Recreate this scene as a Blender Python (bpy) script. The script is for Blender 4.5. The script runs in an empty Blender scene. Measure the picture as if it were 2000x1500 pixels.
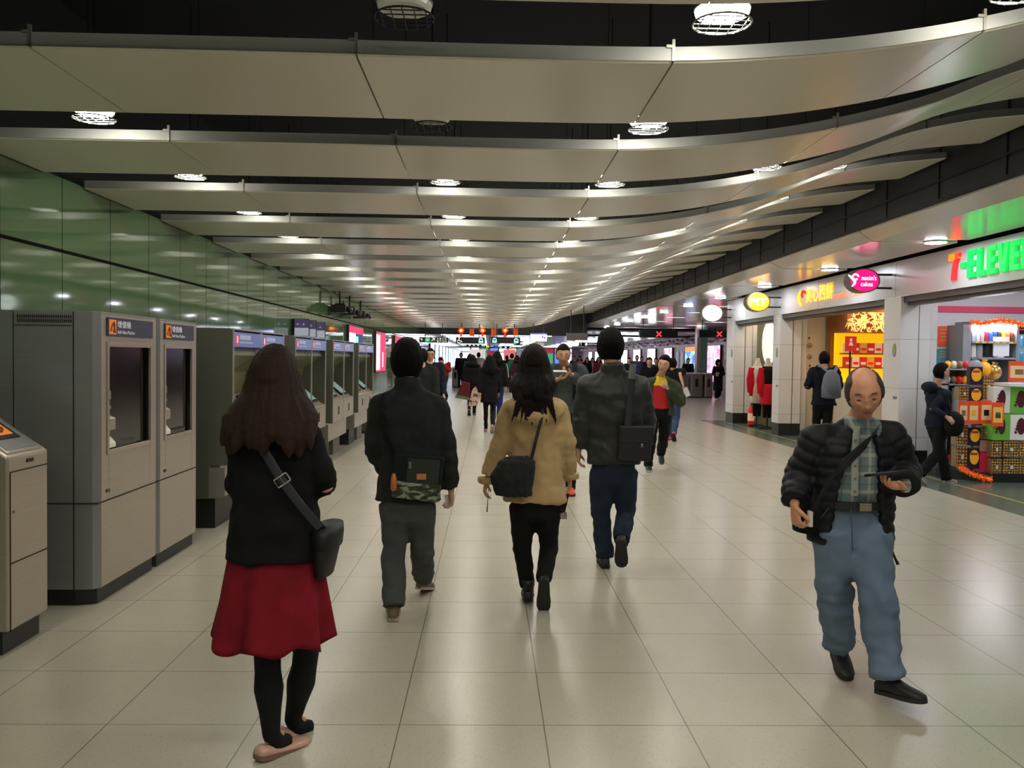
import bpy, bmesh, math, random
from math import sin, cos, pi, radians, sqrt, exp
from mathutils import Vector as V, Matrix, noise

S = bpy.context.scene
C = S.collection
S.view_settings.view_transform = 'Standard'
S.view_settings.look = 'None'
S.view_settings.gamma = 1
S.view_settings.use_curve_mapping = False
S.view_settings.exposure = 0.0

# ---------------------------------------------------------------- camera
FPX, YAW, PITCH, ROLL, CAMH = 1680.0, 0.02729, -0.03025, 0.01358, 1.5295
_f = V((sin(YAW) * cos(PITCH), cos(YAW) * cos(PITCH), sin(PITCH)))
_r = V((cos(YAW), -sin(YAW), 0))
_u = _r.cross(_f)
CR = _r * cos(ROLL) + _u * sin(ROLL)
CU = -_r * sin(ROLL) + _u * cos(ROLL)
cam_data = bpy.data.cameras.new('camera')
cam = bpy.data.objects.new('camera', cam_data)
C.objects.link(cam)
cam.matrix_world = Matrix(((CR.x, CU.x, -_f.x, 0), (CR.y, CU.y, -_f.y, 0), (CR.z, CU.z, -_f.z, CAMH), (0, 0, 0, 1)))
cam_data.sensor_width = 36
cam_data.lens = 36 * FPX / 2000
cam_data.clip_start = 0.05
cam_data.clip_end = 300
S.camera = cam
S.cycles.max_bounces = 6
S.cycles.diffuse_bounces = 3
S.cycles.glossy_bounces = 3
S.cycles.transmission_bounces = 3
S.cycles.sample_clamp_indirect = 4.0
S.cycles.caustics_reflective = False
S.cycles.caustics_refractive = False

# ---------------------------------------------------------------- light levels
LAMP = 100.0          # ceiling downlights
SHOP = 34.0          # shop downlights
w = bpy.data.worlds.new('world')
S.world = w
w.use_nodes = True
w.node_tree.nodes['Background'].inputs[0].default_value = (0.9, 0.95, 1.0, 1)
w.node_tree.nodes['Background'].inputs[1].default_value = 0.02

# ---------------------------------------------------------------- real size measurements taken from the photograph
def ray(px, py):
    return _f + CR * ((px - 1000) / FPX) - CU * ((py - 750) / FPX)
def P(px, py, Y):
    d = ray(px, py); d = d * (Y / d.y)
    return V((d.x, d.y, d.z + CAMH))
def PX(px, py, X):
    d = ray(px, py); d = d * (X / d.x)
    return V((d.x, d.y, d.z + CAMH))
def PF(px, py, z=0.0):
    d = ray(px, py); d = d * ((z - CAMH) / d.z)
    return V((d.x, d.y, z))

# ---------------------------------------------------------------- materials
MATS = {}
def s2l(c):
    return tuple(((x / 255) / 12.92 if x / 255 <= 0.04045 else ((x / 255 + 0.055) / 1.055) ** 2.4) for x in c)
def mat(name, col, rough=0.6, metal=0.0, emit=0.0, bump=0.0, bscale=60, coat=0.0, spec=0.5, alpha=None, var=0.0, vscale=8, stretch=None):
    """col is sRGB 0-255"""
    if name in MATS: return MATS[name]
    m = bpy.data.materials.new(name); MATS[name] = m
    m.use_nodes = True
    nt = m.node_tree; b = nt.nodes['Principled BSDF']
    c = s2l(col)
    b.inputs['Base Color'].default_value = (*c, 1)
    b.inputs['Roughness'].default_value = rough
    b.inputs['Metallic'].default_value = metal
    b.inputs['Specular IOR Level'].default_value = spec
    b.inputs['Coat Weight'].default_value = coat
    b.inputs['Coat Roughness'].default_value = 0.08
    if emit:
        b.inputs['Emission Color'].default_value = (*c, 1)
        b.inputs['Emission Strength'].default_value = emit
    if bump or var:
        tc = nt.nodes.new('ShaderNodeTexCoord')
        mp = nt.nodes.new('ShaderNodeMapping')
        if stretch: mp.inputs['Scale'].default_value = stretch
        nt.links.new(tc.outputs['Object'], mp.inputs[0])
    if bump:
        n = nt.nodes.new('ShaderNodeTexNoise'); n.inputs['Scale'].default_value = bscale; n.inputs['Detail'].default_value = 4
        bp = nt.nodes.new('ShaderNodeBump'); bp.inputs['Strength'].default_value = bump; bp.inputs['Distance'].default_value = 0.01
        nt.links.new(mp.outputs[0], n.inputs['Vector']); nt.links.new(n.outputs[0], bp.inputs['Height']); nt.links.new(bp.outputs[0], b.inputs['Normal'])
    if var:
        n = nt.nodes.new('ShaderNodeTexNoise'); n.inputs['Scale'].default_value = vscale; n.inputs['Detail'].default_value = 4
        r = nt.nodes.new('ShaderNodeMapRange'); r.inputs[1].default_value = .3; r.inputs[2].default_value = .7
        r.inputs[3].default_value = 1 - var; r.inputs[4].default_value = 1 + var
        mx = nt.nodes.new('ShaderNodeVectorMath'); mx.operation = 'SCALE'; mx.inputs[0].default_value = c
        nt.links.new(mp.outputs[0], n.inputs['Vector']); nt.links.new(n.outputs[0], r.inputs[0])
        nt.links.new(r.outputs[0], mx.inputs['Scale']); nt.links.new(mx.outputs[0], b.inputs['Base Color'])
    if alpha is not None:
        b.inputs['Alpha'].default_value = alpha
    return m
class NT:
    """small node helper"""
    def __init__(s, m):
        s.m = m; s.t = m.node_tree; s.b = s.t.nodes['Principled BSDF']
    def n(s, kind, **k):
        x = s.t.nodes.new('ShaderNode' + kind)
        for a, v in k.items(): setattr(x, a, v)
        return x
    def l(s, a, b): s.t.links.new(a, b)
    def math(s, op, a, b=None, c=None):
        x = s.n('Math', operation=op)
        for i, v in enumerate((a, b, c)):
            if v is None: continue
            if isinstance(v, (int, float)): x.inputs[i].default_value = v
            else: s.l(v, x.inputs[i])
        return x.outputs[0]
    def mix(s, fac, a, b):
        x = s.n('Mix', data_type='RGBA')
        if isinstance(fac, (int, float)): x.inputs[0].default_value = fac
        else: s.l(fac, x.inputs[0])
        for i, v in ((6, a), (7, b)):
            if isinstance(v, tuple): x.inputs[i].default_value = (*v, 1)
            else: s.l(v, x.inputs[i])
        return x.outputs[2]
    def pos(s):
        g = s.n('NewGeometry'); sp = s.n('SeparateXYZ'); s.l(g.outputs['Position'], sp.inputs[0])
        return g.outputs['Position'], sp.outputs
    def obj(s):
        g = s.n('TexCoord'); sp = s.n('SeparateXYZ'); s.l(g.outputs['Object'], sp.inputs[0])
        return g.outputs['Object'], sp.outputs
    def line(s, co, off, per, wd):
        a = s.math('SUBTRACT', co, off); a = s.math('DIVIDE', a, per); a = s.math('FRACT', a)
        a = s.math('SUBTRACT', a, 0.5); a = s.math('ABSOLUTE', a)
        return s.math('GREATER_THAN', a, 0.5 - wd / per / 2)

# ---------------------------------------------------------------- mesh building
class MB:
    def __init__(s): s.v = []; s.f = []; s.m = []; s.cm = 0
    def add(s, vs, fs):
        o = len(s.v); s.v += [V(p) for p in vs]
        for f in fs: s.f.append(tuple(i + o for i in f)); s.m.append(s.cm)
        return s
    def box(s, x0, x1, y0, y1, z0, z1):
        x0, x1 = min(x0, x1), max(x0, x1); y0, y1 = min(y0, y1), max(y0, y1); z0, z1 = min(z0, z1), max(z0, z1)
        return s.add([(x, y, z) for z in (z0, z1) for x, y in ((x0, y0), (x1, y0), (x1, y1), (x0, y1))],
              [(3, 2, 1, 0), (4, 5, 6, 7), (0, 1, 5, 4), (1, 2, 6, 5), (2, 3, 7, 6), (3, 0, 4, 7)])
    def obox(s, c, a, b, n):
        """box by centre and three half-extent vectors"""
        c, a, b, n = V(c), V(a), V(b), V(n)
        if a.cross(b).dot(n) < 0: a = -a
        return s.add([c + a * i + b * j + n * k for k in (-1, 1) for i, j in ((-1, -1), (1, -1), (1, 1), (-1, 1))],
              [(3, 2, 1, 0), (4, 5, 6, 7), (0, 1, 5, 4), (1, 2, 6, 5), (2, 3, 7, 6), (3, 0, 4, 7)])
    def prism(s, poly, off):
        """extrude a planar polygon (3d points) by vector off"""
        poly = [V(p) for p in poly]; off = V(off); n = len(poly)
        nn = V((0, 0, 0))
        for i in range(n): nn += (poly[i] - poly[0]).cross(poly[(i + 1) % n] - poly[0])
        if nn.dot(off) < 0: poly = poly[::-1]
        return s.add(poly + [p + off for p in poly], [tuple(range(n))[::-1], tuple(range(n, 2 * n))] +
              [(i, (i + 1) % n, n + (i + 1) % n, n + i) for i in range(n)])
    def ring_loft(s, rings, cap=True):
        n = len(rings[0]); vs = [p for r in rings for p in r]; fs = []
        for k in range(len(rings) - 1):
            for i in range(n):
                j = (i + 1) % n
                fs.append((k * n + i, k * n + j, (k + 1) * n + j, (k + 1) * n + i))
        if cap:
            fs.append(tuple(range(n))[::-1]); m = (len(rings) - 1) * n; fs.append(tuple(range(m, m + n)))
        return s.add(vs, fs)
    def tube(s, pts, rad, n=12, ref=None, cap=True, round_ends=False):
        """rad: list of r or (ra, rb); ref gives direction of the first axis"""
        pts = [V(p) for p in pts]
        if isinstance(rad, (int, float)): rad = [rad] * len(pts)
        rad = [(r, r) if isinstance(r, (int, float)) else r for r in rad]
        if round_ends:
            d0 = (pts[0] - pts[1]).normalized(); d1 = (pts[-1] - pts[-2]).normalized()
            a, b = rad[0], rad[-1]; ka = min(a); kb = min(b)
            pts = [pts[0] + d0 * ka, pts[0] + d0 * ka * .8, pts[0] + d0 * ka * .4] + pts + [pts[-1] + d1 * kb * .4, pts[-1] + d1 * kb * .8, pts[-1] + d1 * kb]
            rad = [tuple(x * .12 for x in a), tuple(x * .6 for x in a), tuple(x * .92 for x in a)] + rad + [tuple(x * .92 for x in b), tuple(x * .6 for x in b), tuple(x * .12 for x in b)]
        rings = []; prev = None
        for k, p in enumerate(pts):
            d = (pts[min(k + 1, len(pts) - 1)] - pts[max(k - 1, 0)])
            if d.length < 1e-9: d = V((0, 0, 1))
            d.normalize()
            if ref is not None: a = V(ref) - d * d.dot(V(ref))
            elif prev is not None: a = prev - d * d.dot(prev)
            else:
                a = V((1, 0, 0)) if abs(d.x) < .8 else V((0, 1, 0)); a = a - d * d.dot(a)
            if a.length < 1e-6: a = d.orthogonal()
            a.normalize(); prev = a; b = d.cross(a)
            rings.append([p + a * (cos(t) * rad[k][0]) + b * (sin(t) * rad[k][1]) for t in (2 * pi * i / n for i in range(n))])
        return s.ring_loft(rings, cap)
    def ell(s, c, r, ax=None, n=16, m=10):
        c = V(c); ax = ax or (V((1, 0, 0)), V((0, 1, 0)), V((0, 0, 1)))
        r = (r, r, r) if isinstance(r, (int, float)) else r
        rings = []
        for k in range(m + 1):
            t = pi * (k + .0) / m
            if k == 0: t = .08
            if k == m: t = pi - .08
            rings.append([c + ax[0] * (r[0] * sin(t) * cos(a)) + ax[1] * (r[1] * sin(t) * sin(a)) - ax[2] * (r[2] * cos(t)) for a in (2 * pi * i / n for i in range(n))])
        return s.ring_loft(rings)
    def cyl(s, c0, c1, r, n=20): return s.tube([c0, c1], r, n)
    def disc(s, c, nrm, r, n=28, th=.004):
        c = V(c); nrm = V(nrm).normalized(); return s.tube([c - nrm * th / 2, c + nrm * th / 2], r, n)

def to_mesh(name, mb, mats, loc=(0, 0, 0), smooth=True):
    me = bpy.data.meshes.new(name); L = V(loc)
    me.from_pydata([p - L for p in mb.v], [], mb.f)
    mats = mats if isinstance(mats, (list, tuple)) else [mats]
    for m in mats: me.materials.append(m)
    if len(mats) > 1: me.polygons.foreach_set('material_index', mb.m)
    if smooth: me.polygons.foreach_set('use_smooth', [True] * len(me.polygons))
    me.update()
    return me
def remesh(mb, voxel, smooth=2):
    me = to_mesh('tmp', mb, [])
    o = bpy.data.objects.new('tmp', me); C.objects.link(o)
    md = o.modifiers.new('r', 'REMESH'); md.mode = 'VOXEL'; md.voxel_size = voxel
    if smooth:
        sm = o.modifiers.new('s', 'SMOOTH'); sm.iterations = smooth; sm.factor = .5
    bpy.context.view_layer.update()
    ev = o.evaluated_get(bpy.context.evaluated_depsgraph_get())
    m2 = bpy.data.meshes.new_from_object(ev)
    out = MB(); out.v = [v.co.copy() for v in m2.vertices]; out.f = [tuple(p.vertices) for p in m2.polygons]; out.m = [0] * len(out.f)
    nr = [v.normal.copy() for v in m2.vertices]
    bpy.data.objects.remove(o); bpy.data.meshes.remove(me); bpy.data.meshes.remove(m2)
    out.nr = nr
    return out
def disp(mb, fn):
    mb.v = [p + n * fn(p) for p, n in zip(mb.v, mb.nr)]
    return mb

def tag(o, label=None, cat=None, group=None, kind=None):
    if label: o['label'] = label
    if cat: o['category'] = cat
    if group: o['group'] = group
    if kind: o['kind'] = kind
    return o
def empty(name, loc, label, cat, group=None):
    o = bpy.data.objects.new(name, None); C.objects.link(o); o.location = loc; o.empty_display_size = .1
    return tag(o, label, cat, group)
def wloc(o):
    p = V((0, 0, 0))
    while o is not None: p = p + o.location; o = o.parent
    return p
def obj(name, mb, mats, parent=None, loc=None, bevel=0, smooth=None, auto=None, label=None):
    """vertices are given in world space"""
    if parent is not None: base = wloc(parent)
    else: base = V(loc) if loc is not None else V((0, 0, 0))
    off = V(loc) - base if (parent is not None and loc is not None) else V((0, 0, 0))
    if smooth is None: smooth = False
    me = to_mesh(name, mb, mats, base + off if parent is not None else base, smooth)
    o = bpy.data.objects.new(name, me); C.objects.link(o)
    if parent is not None: o.parent = parent; o.location = off
    else: o.location = base
    if bevel:
        md = o.modifiers.new('bevel', 'BEVEL'); md.width = bevel; md.segments = 2; md.limit_method = 'ANGLE'; md.angle_limit = radians(40)
    if label: o['label'] = label
    return o
def structure(name, mb, mats, label=None):
    return tag(obj(name, mb, mats), label, kind='structure')
def copy_tree(o, loc=None, label=None, parent=None):
    c = o.copy(); C.objects.link(c)
    if parent is not None: c.parent = parent
    if loc is not None: c.location = loc
    if label: c['label'] = label
    for ch in list(o.children): copy_tree(ch, parent=c)
    return c
def text(name, body, m, parent, origin, right, up, height, width=None, ext=.002, align='LEFT', shear=0, bold=0):
    """flat lettering standing on a surface; height = cap height in metres"""
    cu = bpy.data.curves.new('t', 'FONT'); cu.body = body; cu.extrude = 0; cu.offset = bold; cu.shear = shear
    cu.resolution_u = 3
    t = bpy.data.objects.new('t', cu); C.objects.link(t); bpy.context.view_layer.update()
    me = bpy.data.meshes.new_from_object(t.evaluated_get(bpy.context.evaluated_depsgraph_get()))
    bpy.data.objects.remove(t); bpy.data.curves.remove(cu)
    xs = [v.co.x for v in me.vertices]; ys = [v.co.y for v in me.vertices]
    x0, x1, y0, y1 = min(xs), max(xs), min(ys), max(ys)
    sy = height / (y1 - y0); sx = sy if width is None else width / (x1 - x0)
    right, up = V(right).normalized(), V(up).normalized(); n = right.cross(up); origin = V(origin)
    ox = {'LEFT': x0, 'CENTER': (x0 + x1) / 2, 'RIGHT': x1}[align]
    mb = MB()
    mb.add([origin + right * ((v.co.x - ox) * sx) + up * ((v.co.y - y0) * sy) + n * ext for v in me.vertices], [tuple(p.vertices) for p in me.polygons])
    k = len(mb.v)
    bpy.data.meshes.remove(me)
    return obj(name, mb, m, parent)
def clamp(x, a=0., b=1.): return max(a, min(b, x))
def lerp(a, b, t): return a + (b - a) * t
def interp(tab, x):
    if x <= tab[0][0]: return tab[0][1]
    for (x0, y0), (x1, y1) in zip(tab, tab[1:]):
        if x <= x1: return y0 + (y1 - y0) * (x - x0) / (x1 - x0)
    return tab[-1][1]
def spline(tab, x):
    """smooth interpolation (monotone-ish catmull-rom)"""
    n = len(tab)
    if x <= tab[0][0]: return tab[0][1]
    if x >= tab[-1][0]: return tab[-1][1]
    for i in range(n - 1):
        if x <= tab[i + 1][0]:
            x0, y0 = tab[i]; x1, y1 = tab[i + 1]
            m0 = (y1 - tab[i - 1][1]) / (x1 - tab[i - 1][0]) if i > 0 else 0
            m1 = (tab[i + 2][1] - y0) / (tab[i + 2][0] - x0) if i < n - 2 else (y1 - y0) / (x1 - x0)
            h = x1 - x0; t = (x - x0) / h
            return (2 * t**3 - 3 * t**2 + 1) * y0 + (t**3 - 2 * t**2 + t) * h * m0 + (-2 * t**3 + 3 * t**2) * y1 + (t**3 - t**2) * h * m1
ORD = ['first', 'second', 'third', 'fourth', 'fifth', 'sixth', 'seventh', 'eighth', 'ninth', 'tenth', 'eleventh', 'twelfth', 'thirteenth', 'fourteenth', 'fifteenth', 'sixteenth', 'seventeenth', 'eighteenth', 'nineteenth', 'twentieth', 'twenty-first', 'twenty-second', 'twenty-third', 'twenty-fourth', 'twenty-fifth', 'twenty-sixth']
# ================================================================ SETTING
# floor: polished terrazzo tiles 0.6 m with fine dark joints, green-grey band in front of the shops
m_floor = mat('terrazzo_floor', (176, 171, 158), rough=0.2)
k = NT(m_floor); pv, xyz = k.pos()
vor = k.n('TexVoronoi'); vor.inputs['Scale'].default_value = 95; k.l(pv, vor.inputs['Vector'])
n1 = k.n('TexNoise'); n1.inputs['Scale'].default_value = 160; n1.inputs['Detail'].default_value = 2; k.l(pv, n1.inputs['Vector'])
n2 = k.n('TexNoise'); n2.inputs['Scale'].default_value = 2.2; n2.inputs['Detail'].default_value = 3; k.l(pv, n2.inputs['Vector'])
speck = k.math('MULTIPLY', k.math('LESS_THAN', vor.outputs['Distance'], 0.23), k.math('GREATER_THAN', n1.outputs[0], 0.52))
base = k.mix(k.math('MULTIPLY', n2.outputs[0], 0.5), s2l((186, 181, 164)), s2l((166, 160, 145)))
c1 = k.mix(k.math('MULTIPLY', speck, 0.6), base, s2l((104, 96, 82)))
sp2 = k.math('GREATER_THAN', n1.outputs[0], 0.62)
c1 = k.mix(k.math('MULTIPLY', sp2, 0.25), c1, s2l((205, 200, 188)))
jx = k.line(xyz[0], -1.5515, 0.6, 0.005); jy = k.line(xyz[1], 3.5387, 0.6, 0.005)
joint = k.math('MAXIMUM', jx, jy)
band = k.math('GREATER_THAN', xyz[0], 5.42)
band = k.math('MULTIPLY', band, k.math('LESS_THAN', xyz[1], 21.9))
gr = k.mix(k.math('MULTIPLY', n2.outputs[0], .5), s2l((92, 104, 92)), s2l((78, 88, 78)))
c2 = k.mix(band, c1, gr)
yl = k.math('MULTIPLY', k.math('GREATER_THAN', xyz[0], 5.93), k.math('LESS_THAN', xyz[0], 5.965))
yl = k.math('MULTIPLY', yl, k.math('LESS_THAN', xyz[1], 21.9))
c2 = k.mix(yl, c2, s2l((190, 178, 110)))
c3 = k.mix(k.math('MULTIPLY', joint, 0.75), c2, s2l((72, 68, 58)))
k.l(c3, k.b.inputs['Base Color'])
k.l(k.math('ADD', k.math('MULTIPLY', n2.outputs[0], 0.03), 0.235), k.b.inputs['Roughness'])
mb = MB(); mb.box(-3.3, 16, -6, 120, -.1, 0)
structure('floor', mb, m_floor, 'polished speckled beige terrazzo tile floor with a green border by the shops')

# void above the baffles
m_black = mat('black_void', (9, 11, 15), rough=.9, spec=.2)
mb = MB(); mb.box(-3.3, 16, -6, 45.2, 4.0, 4.1)
structure('ceiling', mb, m_black, 'black void above the hanging baffles')

# left green glass wall
m_green = mat('green_glass_panel', (62, 118, 74), rough=.04, spec=1.0)
k = NT(m_green); pv, xyz = k.pos()
jy = k.line(xyz[1], 5.46, 0.782, 0.010)
jz = k.math('LESS_THAN', k.math('ABSOLUTE', k.math('SUBTRACT', xyz[2], 2.248)), 0.011)
jn = k.math('MAXIMUM', jy, jz)
bx_ = k.n('TexNoise'); bx_.inputs['Scale'].default_value = .5; k.l(pv, bx_.inputs['Vector'])
c = k.mix(k.math('MULTIPLY', bx_.outputs[0], .5), s2l((84, 112, 78)), s2l((72, 92, 66)))
c = k.mix(jn, c, s2l((14, 24, 16))); k.l(c, k.b.inputs['Base Color'])
k.l(k.math('ADD', k.math('MULTIPLY', jn, .5), .05), k.b.inputs['Roughness']); k.l(k.math('SUBTRACT', 1.0, jn), k.b.inputs['Specular IOR Level'])
bn = k.n('TexNoise'); bn.inputs['Scale'].default_value = 1.3; bn.inputs['Detail'].default_value = 0; k.l(pv, bn.inputs['Vector'])
bp = k.n('Bump'); bp.inputs['Strength'].default_value = .08; bp.inputs['Distance'].default_value = .03; k.l(bn.outputs[0], bp.inputs['Height']); k.l(bp.outputs[0], k.b.inputs['Normal'])
mb = MB(); mb.box(-3.3, -3.05, -6, 44, 2.765, 4.0)
structure('wall_left_upper', mb, m_black, 'black upper wall above the baffles')
mb = MB(); mb.box(-3.3, -3.05, -6, 44, 0, 2.765)
structure('wall_left', mb, m_green, 'glossy green glass panel wall with a dark horizontal joint')
mb = MB(); mb.box(-3.3, 16, -6.2, -6, -.1, 4.1)
structure('wall_back', mb, mat('wall_white', (190, 188, 180), rough=.5), 'pale wall closing the concourse')

mb = MB(); mb.box(-3.05, -3.044, -6, 44, 2.236, 2.258)
structure('trim_6', mb, mat('black_trim', (8, 10, 8), rough=.9, spec=.1), 'black horizontal joint strip along the green wall')
# curved white baffles: one slat every 1.5 m, each of panels 1.3 m long
PROF = [(-3.04, 2.755), (-1.0, 2.757), (.1, 2.752), (.75, 2.757), (1.13, 2.78), (1.53, 2.822), (2.0, 2.905), (2.58, 3.06), (3.13, 3.275), (3.65, 3.395), (4.07, 3.447), (4.28, 3.468)]
m_slat = mat('baffle_white_metal', (186, 182, 168), rough=.27, spec=.5)
k = NT(m_slat); pv, xyz = k.obj(); sx = k.math('SINE', k.math('MULTIPLY', xyz[0], 520))
sx = k.math('MULTIPLY', sx, .03)
k.l(k.mix(k.math('ADD', sx, .06), s2l((226, 221, 204)), s2l((80, 78, 70))), k.b.inputs['Base Color'])
m_lip = mat('baffle_edge_metal', (128, 128, 124), rough=.5)
m_brk = mat('bracket_steel', (120, 118, 110), rough=.4, metal=.8)
SEAMS = [-3.04, -1.86, -.555, .74, 2.03, 3.32, 4.285]
def panel_mb(x0, x1, y0, y1):
    mb = MB(); n = max(3, int((x1 - x0) / .12)); g = .004
    xs = [x0 + g + (x1 - x0 - 2 * g) * i / n for i in range(n + 1)]
    sec = [(y0, .052), (y0, .0), (y0 + .012, -.006), (y1 - .012, -.006), (y1, 0), (y1, .03), (y1 - .008, .03), (y1 - .01, .006), (y0 + .01, .006), (y0 + .008, .052)]
    rings = [[V((x, yy, spline(PROF, x) + zz)) for yy, zz in sec] for x in xs]
    # orient outward
    mb.ring_loft([r[::-1] for r in rings])
    return mb
NSL = 23
base_slat = None
for i in range(-5, NSL):
    y0 = 3.55 + 1.5 * i
    if y0 > 36.4: break
    lab = 'wavy white ceiling baffle, %s row counted from the camera end' % (ORD[i] if i >= 0 else 'hidden %s' % ORD[-i])
    if base_slat is None:
        base_slat = empty('ceiling_baffle', (0, y0, 2.76), lab, 'ceiling panel', 'wavy white ceiling baffles')
        for a, b_ in zip(SEAMS, SEAMS[1:]):
            o = obj('baffle_panel', panel_mb(a, b_, y0, y0 + .93), m_slat, base_slat, smooth=False)
        for a, b_ in zip(SEAMS, SEAMS[1:]):
            q = MB(); n_ = 11; xs_ = [a + .005 + (b_ - a - .01) * i_ / n_ for i_ in range(n_ + 1)]
            q.ring_loft([[V((x, y0 - .004, spline(PROF, x) + .056)), V((x, y0 + .0095, spline(PROF, x) + .056)), V((x, y0 + .0095, spline(PROF, x) + .05)), V((x, y0 - .001, spline(PROF, x) + .05)), V((x, y0 - .001, spline(PROF, x) + .0)), V((x, y0 - .004, spline(PROF, x) + .0))] for x in xs_])
            obj('edge_strip', q, m_lip, base_slat)
        for a in SEAMS[1:-1]:
            z = spline(PROF, a); q = MB(); q.box(a - .006, a + .006, y0 - .01, y0 + .004, z - .002, z + .085); q.box(a - .03, a + .006, y0 - .012, y0 - .004, z + .05, z + .062)
            obj('bracket', q, m_brk, base_slat)
            q = MB(); q.box(a - .002, a + .002, y0 + .5, y0 + .504, z + .006, 4.0); obj('hanger_wire', q, m_black, base_slat)
    else:
        copy_tree(base_slat, (0, y0, 2.76), lab)

# black bulkhead between the baffles and the shop soffit
m_bulk = mat('black_bulkhead', (17, 18, 20), rough=.75, bump=.3, bscale=3, stretch=(1, .3, 6))
mb = MB(); mb.box(4.36, 4.5, -6, 45, 3.13, 4.0)
k_ = 0
while -6 + k_ * 1.1 < 44.5:
    mb.box(4.345, 4.36, -6 + k_ * 1.1, -5.985 + k_ * 1.1, 3.13, 4.0); k_ += 1
structure('trim_1', mb, m_bulk, 'black bulkhead running above the shop fronts')
mb = MB()
for zz in (3.3, 3.62): mb.tube([(4.33, -6, zz), (4.33, 44, zz)], .009, 8)
structure('trim_2', mb, mat('black_pipe', (12, 13, 14), rough=.8), 'thin black pipes along the bulkhead')

# soffit panels
m_sof = mat('soffit_gloss_white', (222, 216, 208), rough=.15, spec=.5)
m_sofl = mat('soffit_edge', (200, 194, 184), rough=.4)
SY = [7.33 + 3.3 * i for i in range(-3, 12)]
first = None
for i, y0 in enumerate(SY):
    y1 = y0 + 3.02
    lab = 'glossy white soffit panel over the shops, %s from the near end' % ORD[i]
    if y0 > 19: x1 = 10.4
    else: x1 = 5.82
    e = empty('ceiling_soffit', (4.45, y0, 3.04), lab, 'ceiling panel', 'glossy soffit panels')
    q = MB()
    def secp(y, cut):
        return [V((4.47, y, 3.105)), V((4.76, y, 3.04)), V((x1, y, 3.04)), V((x1, y, 3.10)), V((4.78, y, 3.10)), V((4.47, y, 3.16))]
    a = secp(y0, 0); b_ = secp(y1, 0)
    a[0].y -= .28; a[5].y -= .28
    b_[1].y += .26; b_[4].y += .26
    b_[0].y -= .02; b_[5].y -= .02
    q.ring_loft([a, b_])
    obj('panel', q, m_sof, e)
    q = MB()
    q.prism([V((4.47, y0 - .284, 3.10)), V((4.76, y0 - .004, 3.036)), V((4.76, y0 - .004, 3.085)), V((4.47, y0 - .284, 3.15))], (0, .02, 0))
    q.box(4.76, x1, y0 - .012, y0, 3.036, 3.085)
    obj('edge_strip', q, m_sofl, e)

# header closing the high ceiling and the lower ceiling behind it
mb = MB(); mb.box(-3.05, 4.4, 38.6, 38.9, 2.55, 4.0); mb.box(4.4, 12, 44.4, 44.7, 2.7, 4.0)
structure('wall_header', mb, mat('dark_header', (52, 50, 52), rough=.5), 'dark header across the far end of the high ceiling')
m_low = mat('far_ceiling_gloss', (200, 198, 200), rough=.2)
mb = MB()
for i in range(24):
    y = 38.9 + i * 2.4
    mb.box(-9, 12, y, y + 2.2, 2.78, 2.84)
structure('ceiling_far', mb, m_low, 'lower glossy white ceiling of the far concourse')
mb = MB(); mb.box(-9, 12, 44.7, 100, 3.2, 3.3)
structure('ceiling_far_void', mb, m_black)
# far end wall and left side return beyond the green wall
m_farw = mat('far_wall_pale', (206, 202, 212), rough=.3)
mb = MB(); mb.box(-9.0, 12, 98, 98.3, 0, 3.3)
structure('wall_far', mb, m_farw, 'pale wall at the far end of the concourse')
mb = MB(); mb.box(-3.35, -3.05, 44, 98, 0, 3.3)
structure('wall_left_far', mb, mat('far_left_wall', (120, 122, 140), rough=.15), 'far left wall carrying glowing advertisements')

# right-hand mural wall of the gate hall
m_mural = mat('purple_mural', (120, 70, 84), rough=.35)
k = NT(m_mural); pv, xyz = k.pos()
n = k.n('TexNoise'); n.inputs['Scale'].default_value = 1.6; n.inputs['Detail'].default_value = 6; n.inputs['Distortion'].default_value = 1.5; k.l(pv, n.inputs['Vector'])
rp = k.n('ValToRGB'); k.l(n.outputs[0], rp.inputs[0])
rp.color_ramp.elements[0].position = .35; rp.color_ramp.elements[0].color = (*s2l((128, 30, 46)), 1)
rp.color_ramp.elements[1].position = .65; rp.color_ramp.elements[1].color = (*s2l((176, 140, 160)), 1)
k.l(rp.outputs[0], k.b.inputs['Base Color'])
mb = MB(); mb.box(10.4, 10.7, 21, 98, 0, 3.2)
structure('wall_right', mb, m_mural, 'purple and crimson mural wall of the gate hall')
m_sil = mat('silver_tinsel', (186, 170, 186), rough=.3, metal=.6)
mb = MB()
pts = [V((10.24 + .02 * sin(y * 7), y, 2.52 + .05 * sin(y * 2.6) + .03 * sin(y * 5.7))) for y in [36 + .25 * i for i in range(240)]]
mb.tube(pts, [.09 + .03 * sin(i * 2.1) for i in range(240)], 8)
tag(obj('tinsel_garland', mb, m_sil, loc=(10.28, 36, 2.5)), 'silver tinsel garland along the top of the purple wall', 'garland')

# the shop block on the right
SH = 6.0
m_clad = mat('shop_cladding', (206, 204, 206), rough=.3, spec=.5)
k = NT(m_clad); pv, xyz = k.pos()
j1 = k.line(xyz[2], .44 + .72, .72, .006)
k.l(k.mix(k.math('MULTIPLY', j1, .7), s2l((222, 218, 216)), s2l((90, 86, 84))), k.b.inputs['Base Color'])
m_base = mat('black_base', (28, 28, 30), rough=.35)
m_gap = mat('black_joint', (24, 20, 18), rough=.6)
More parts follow.
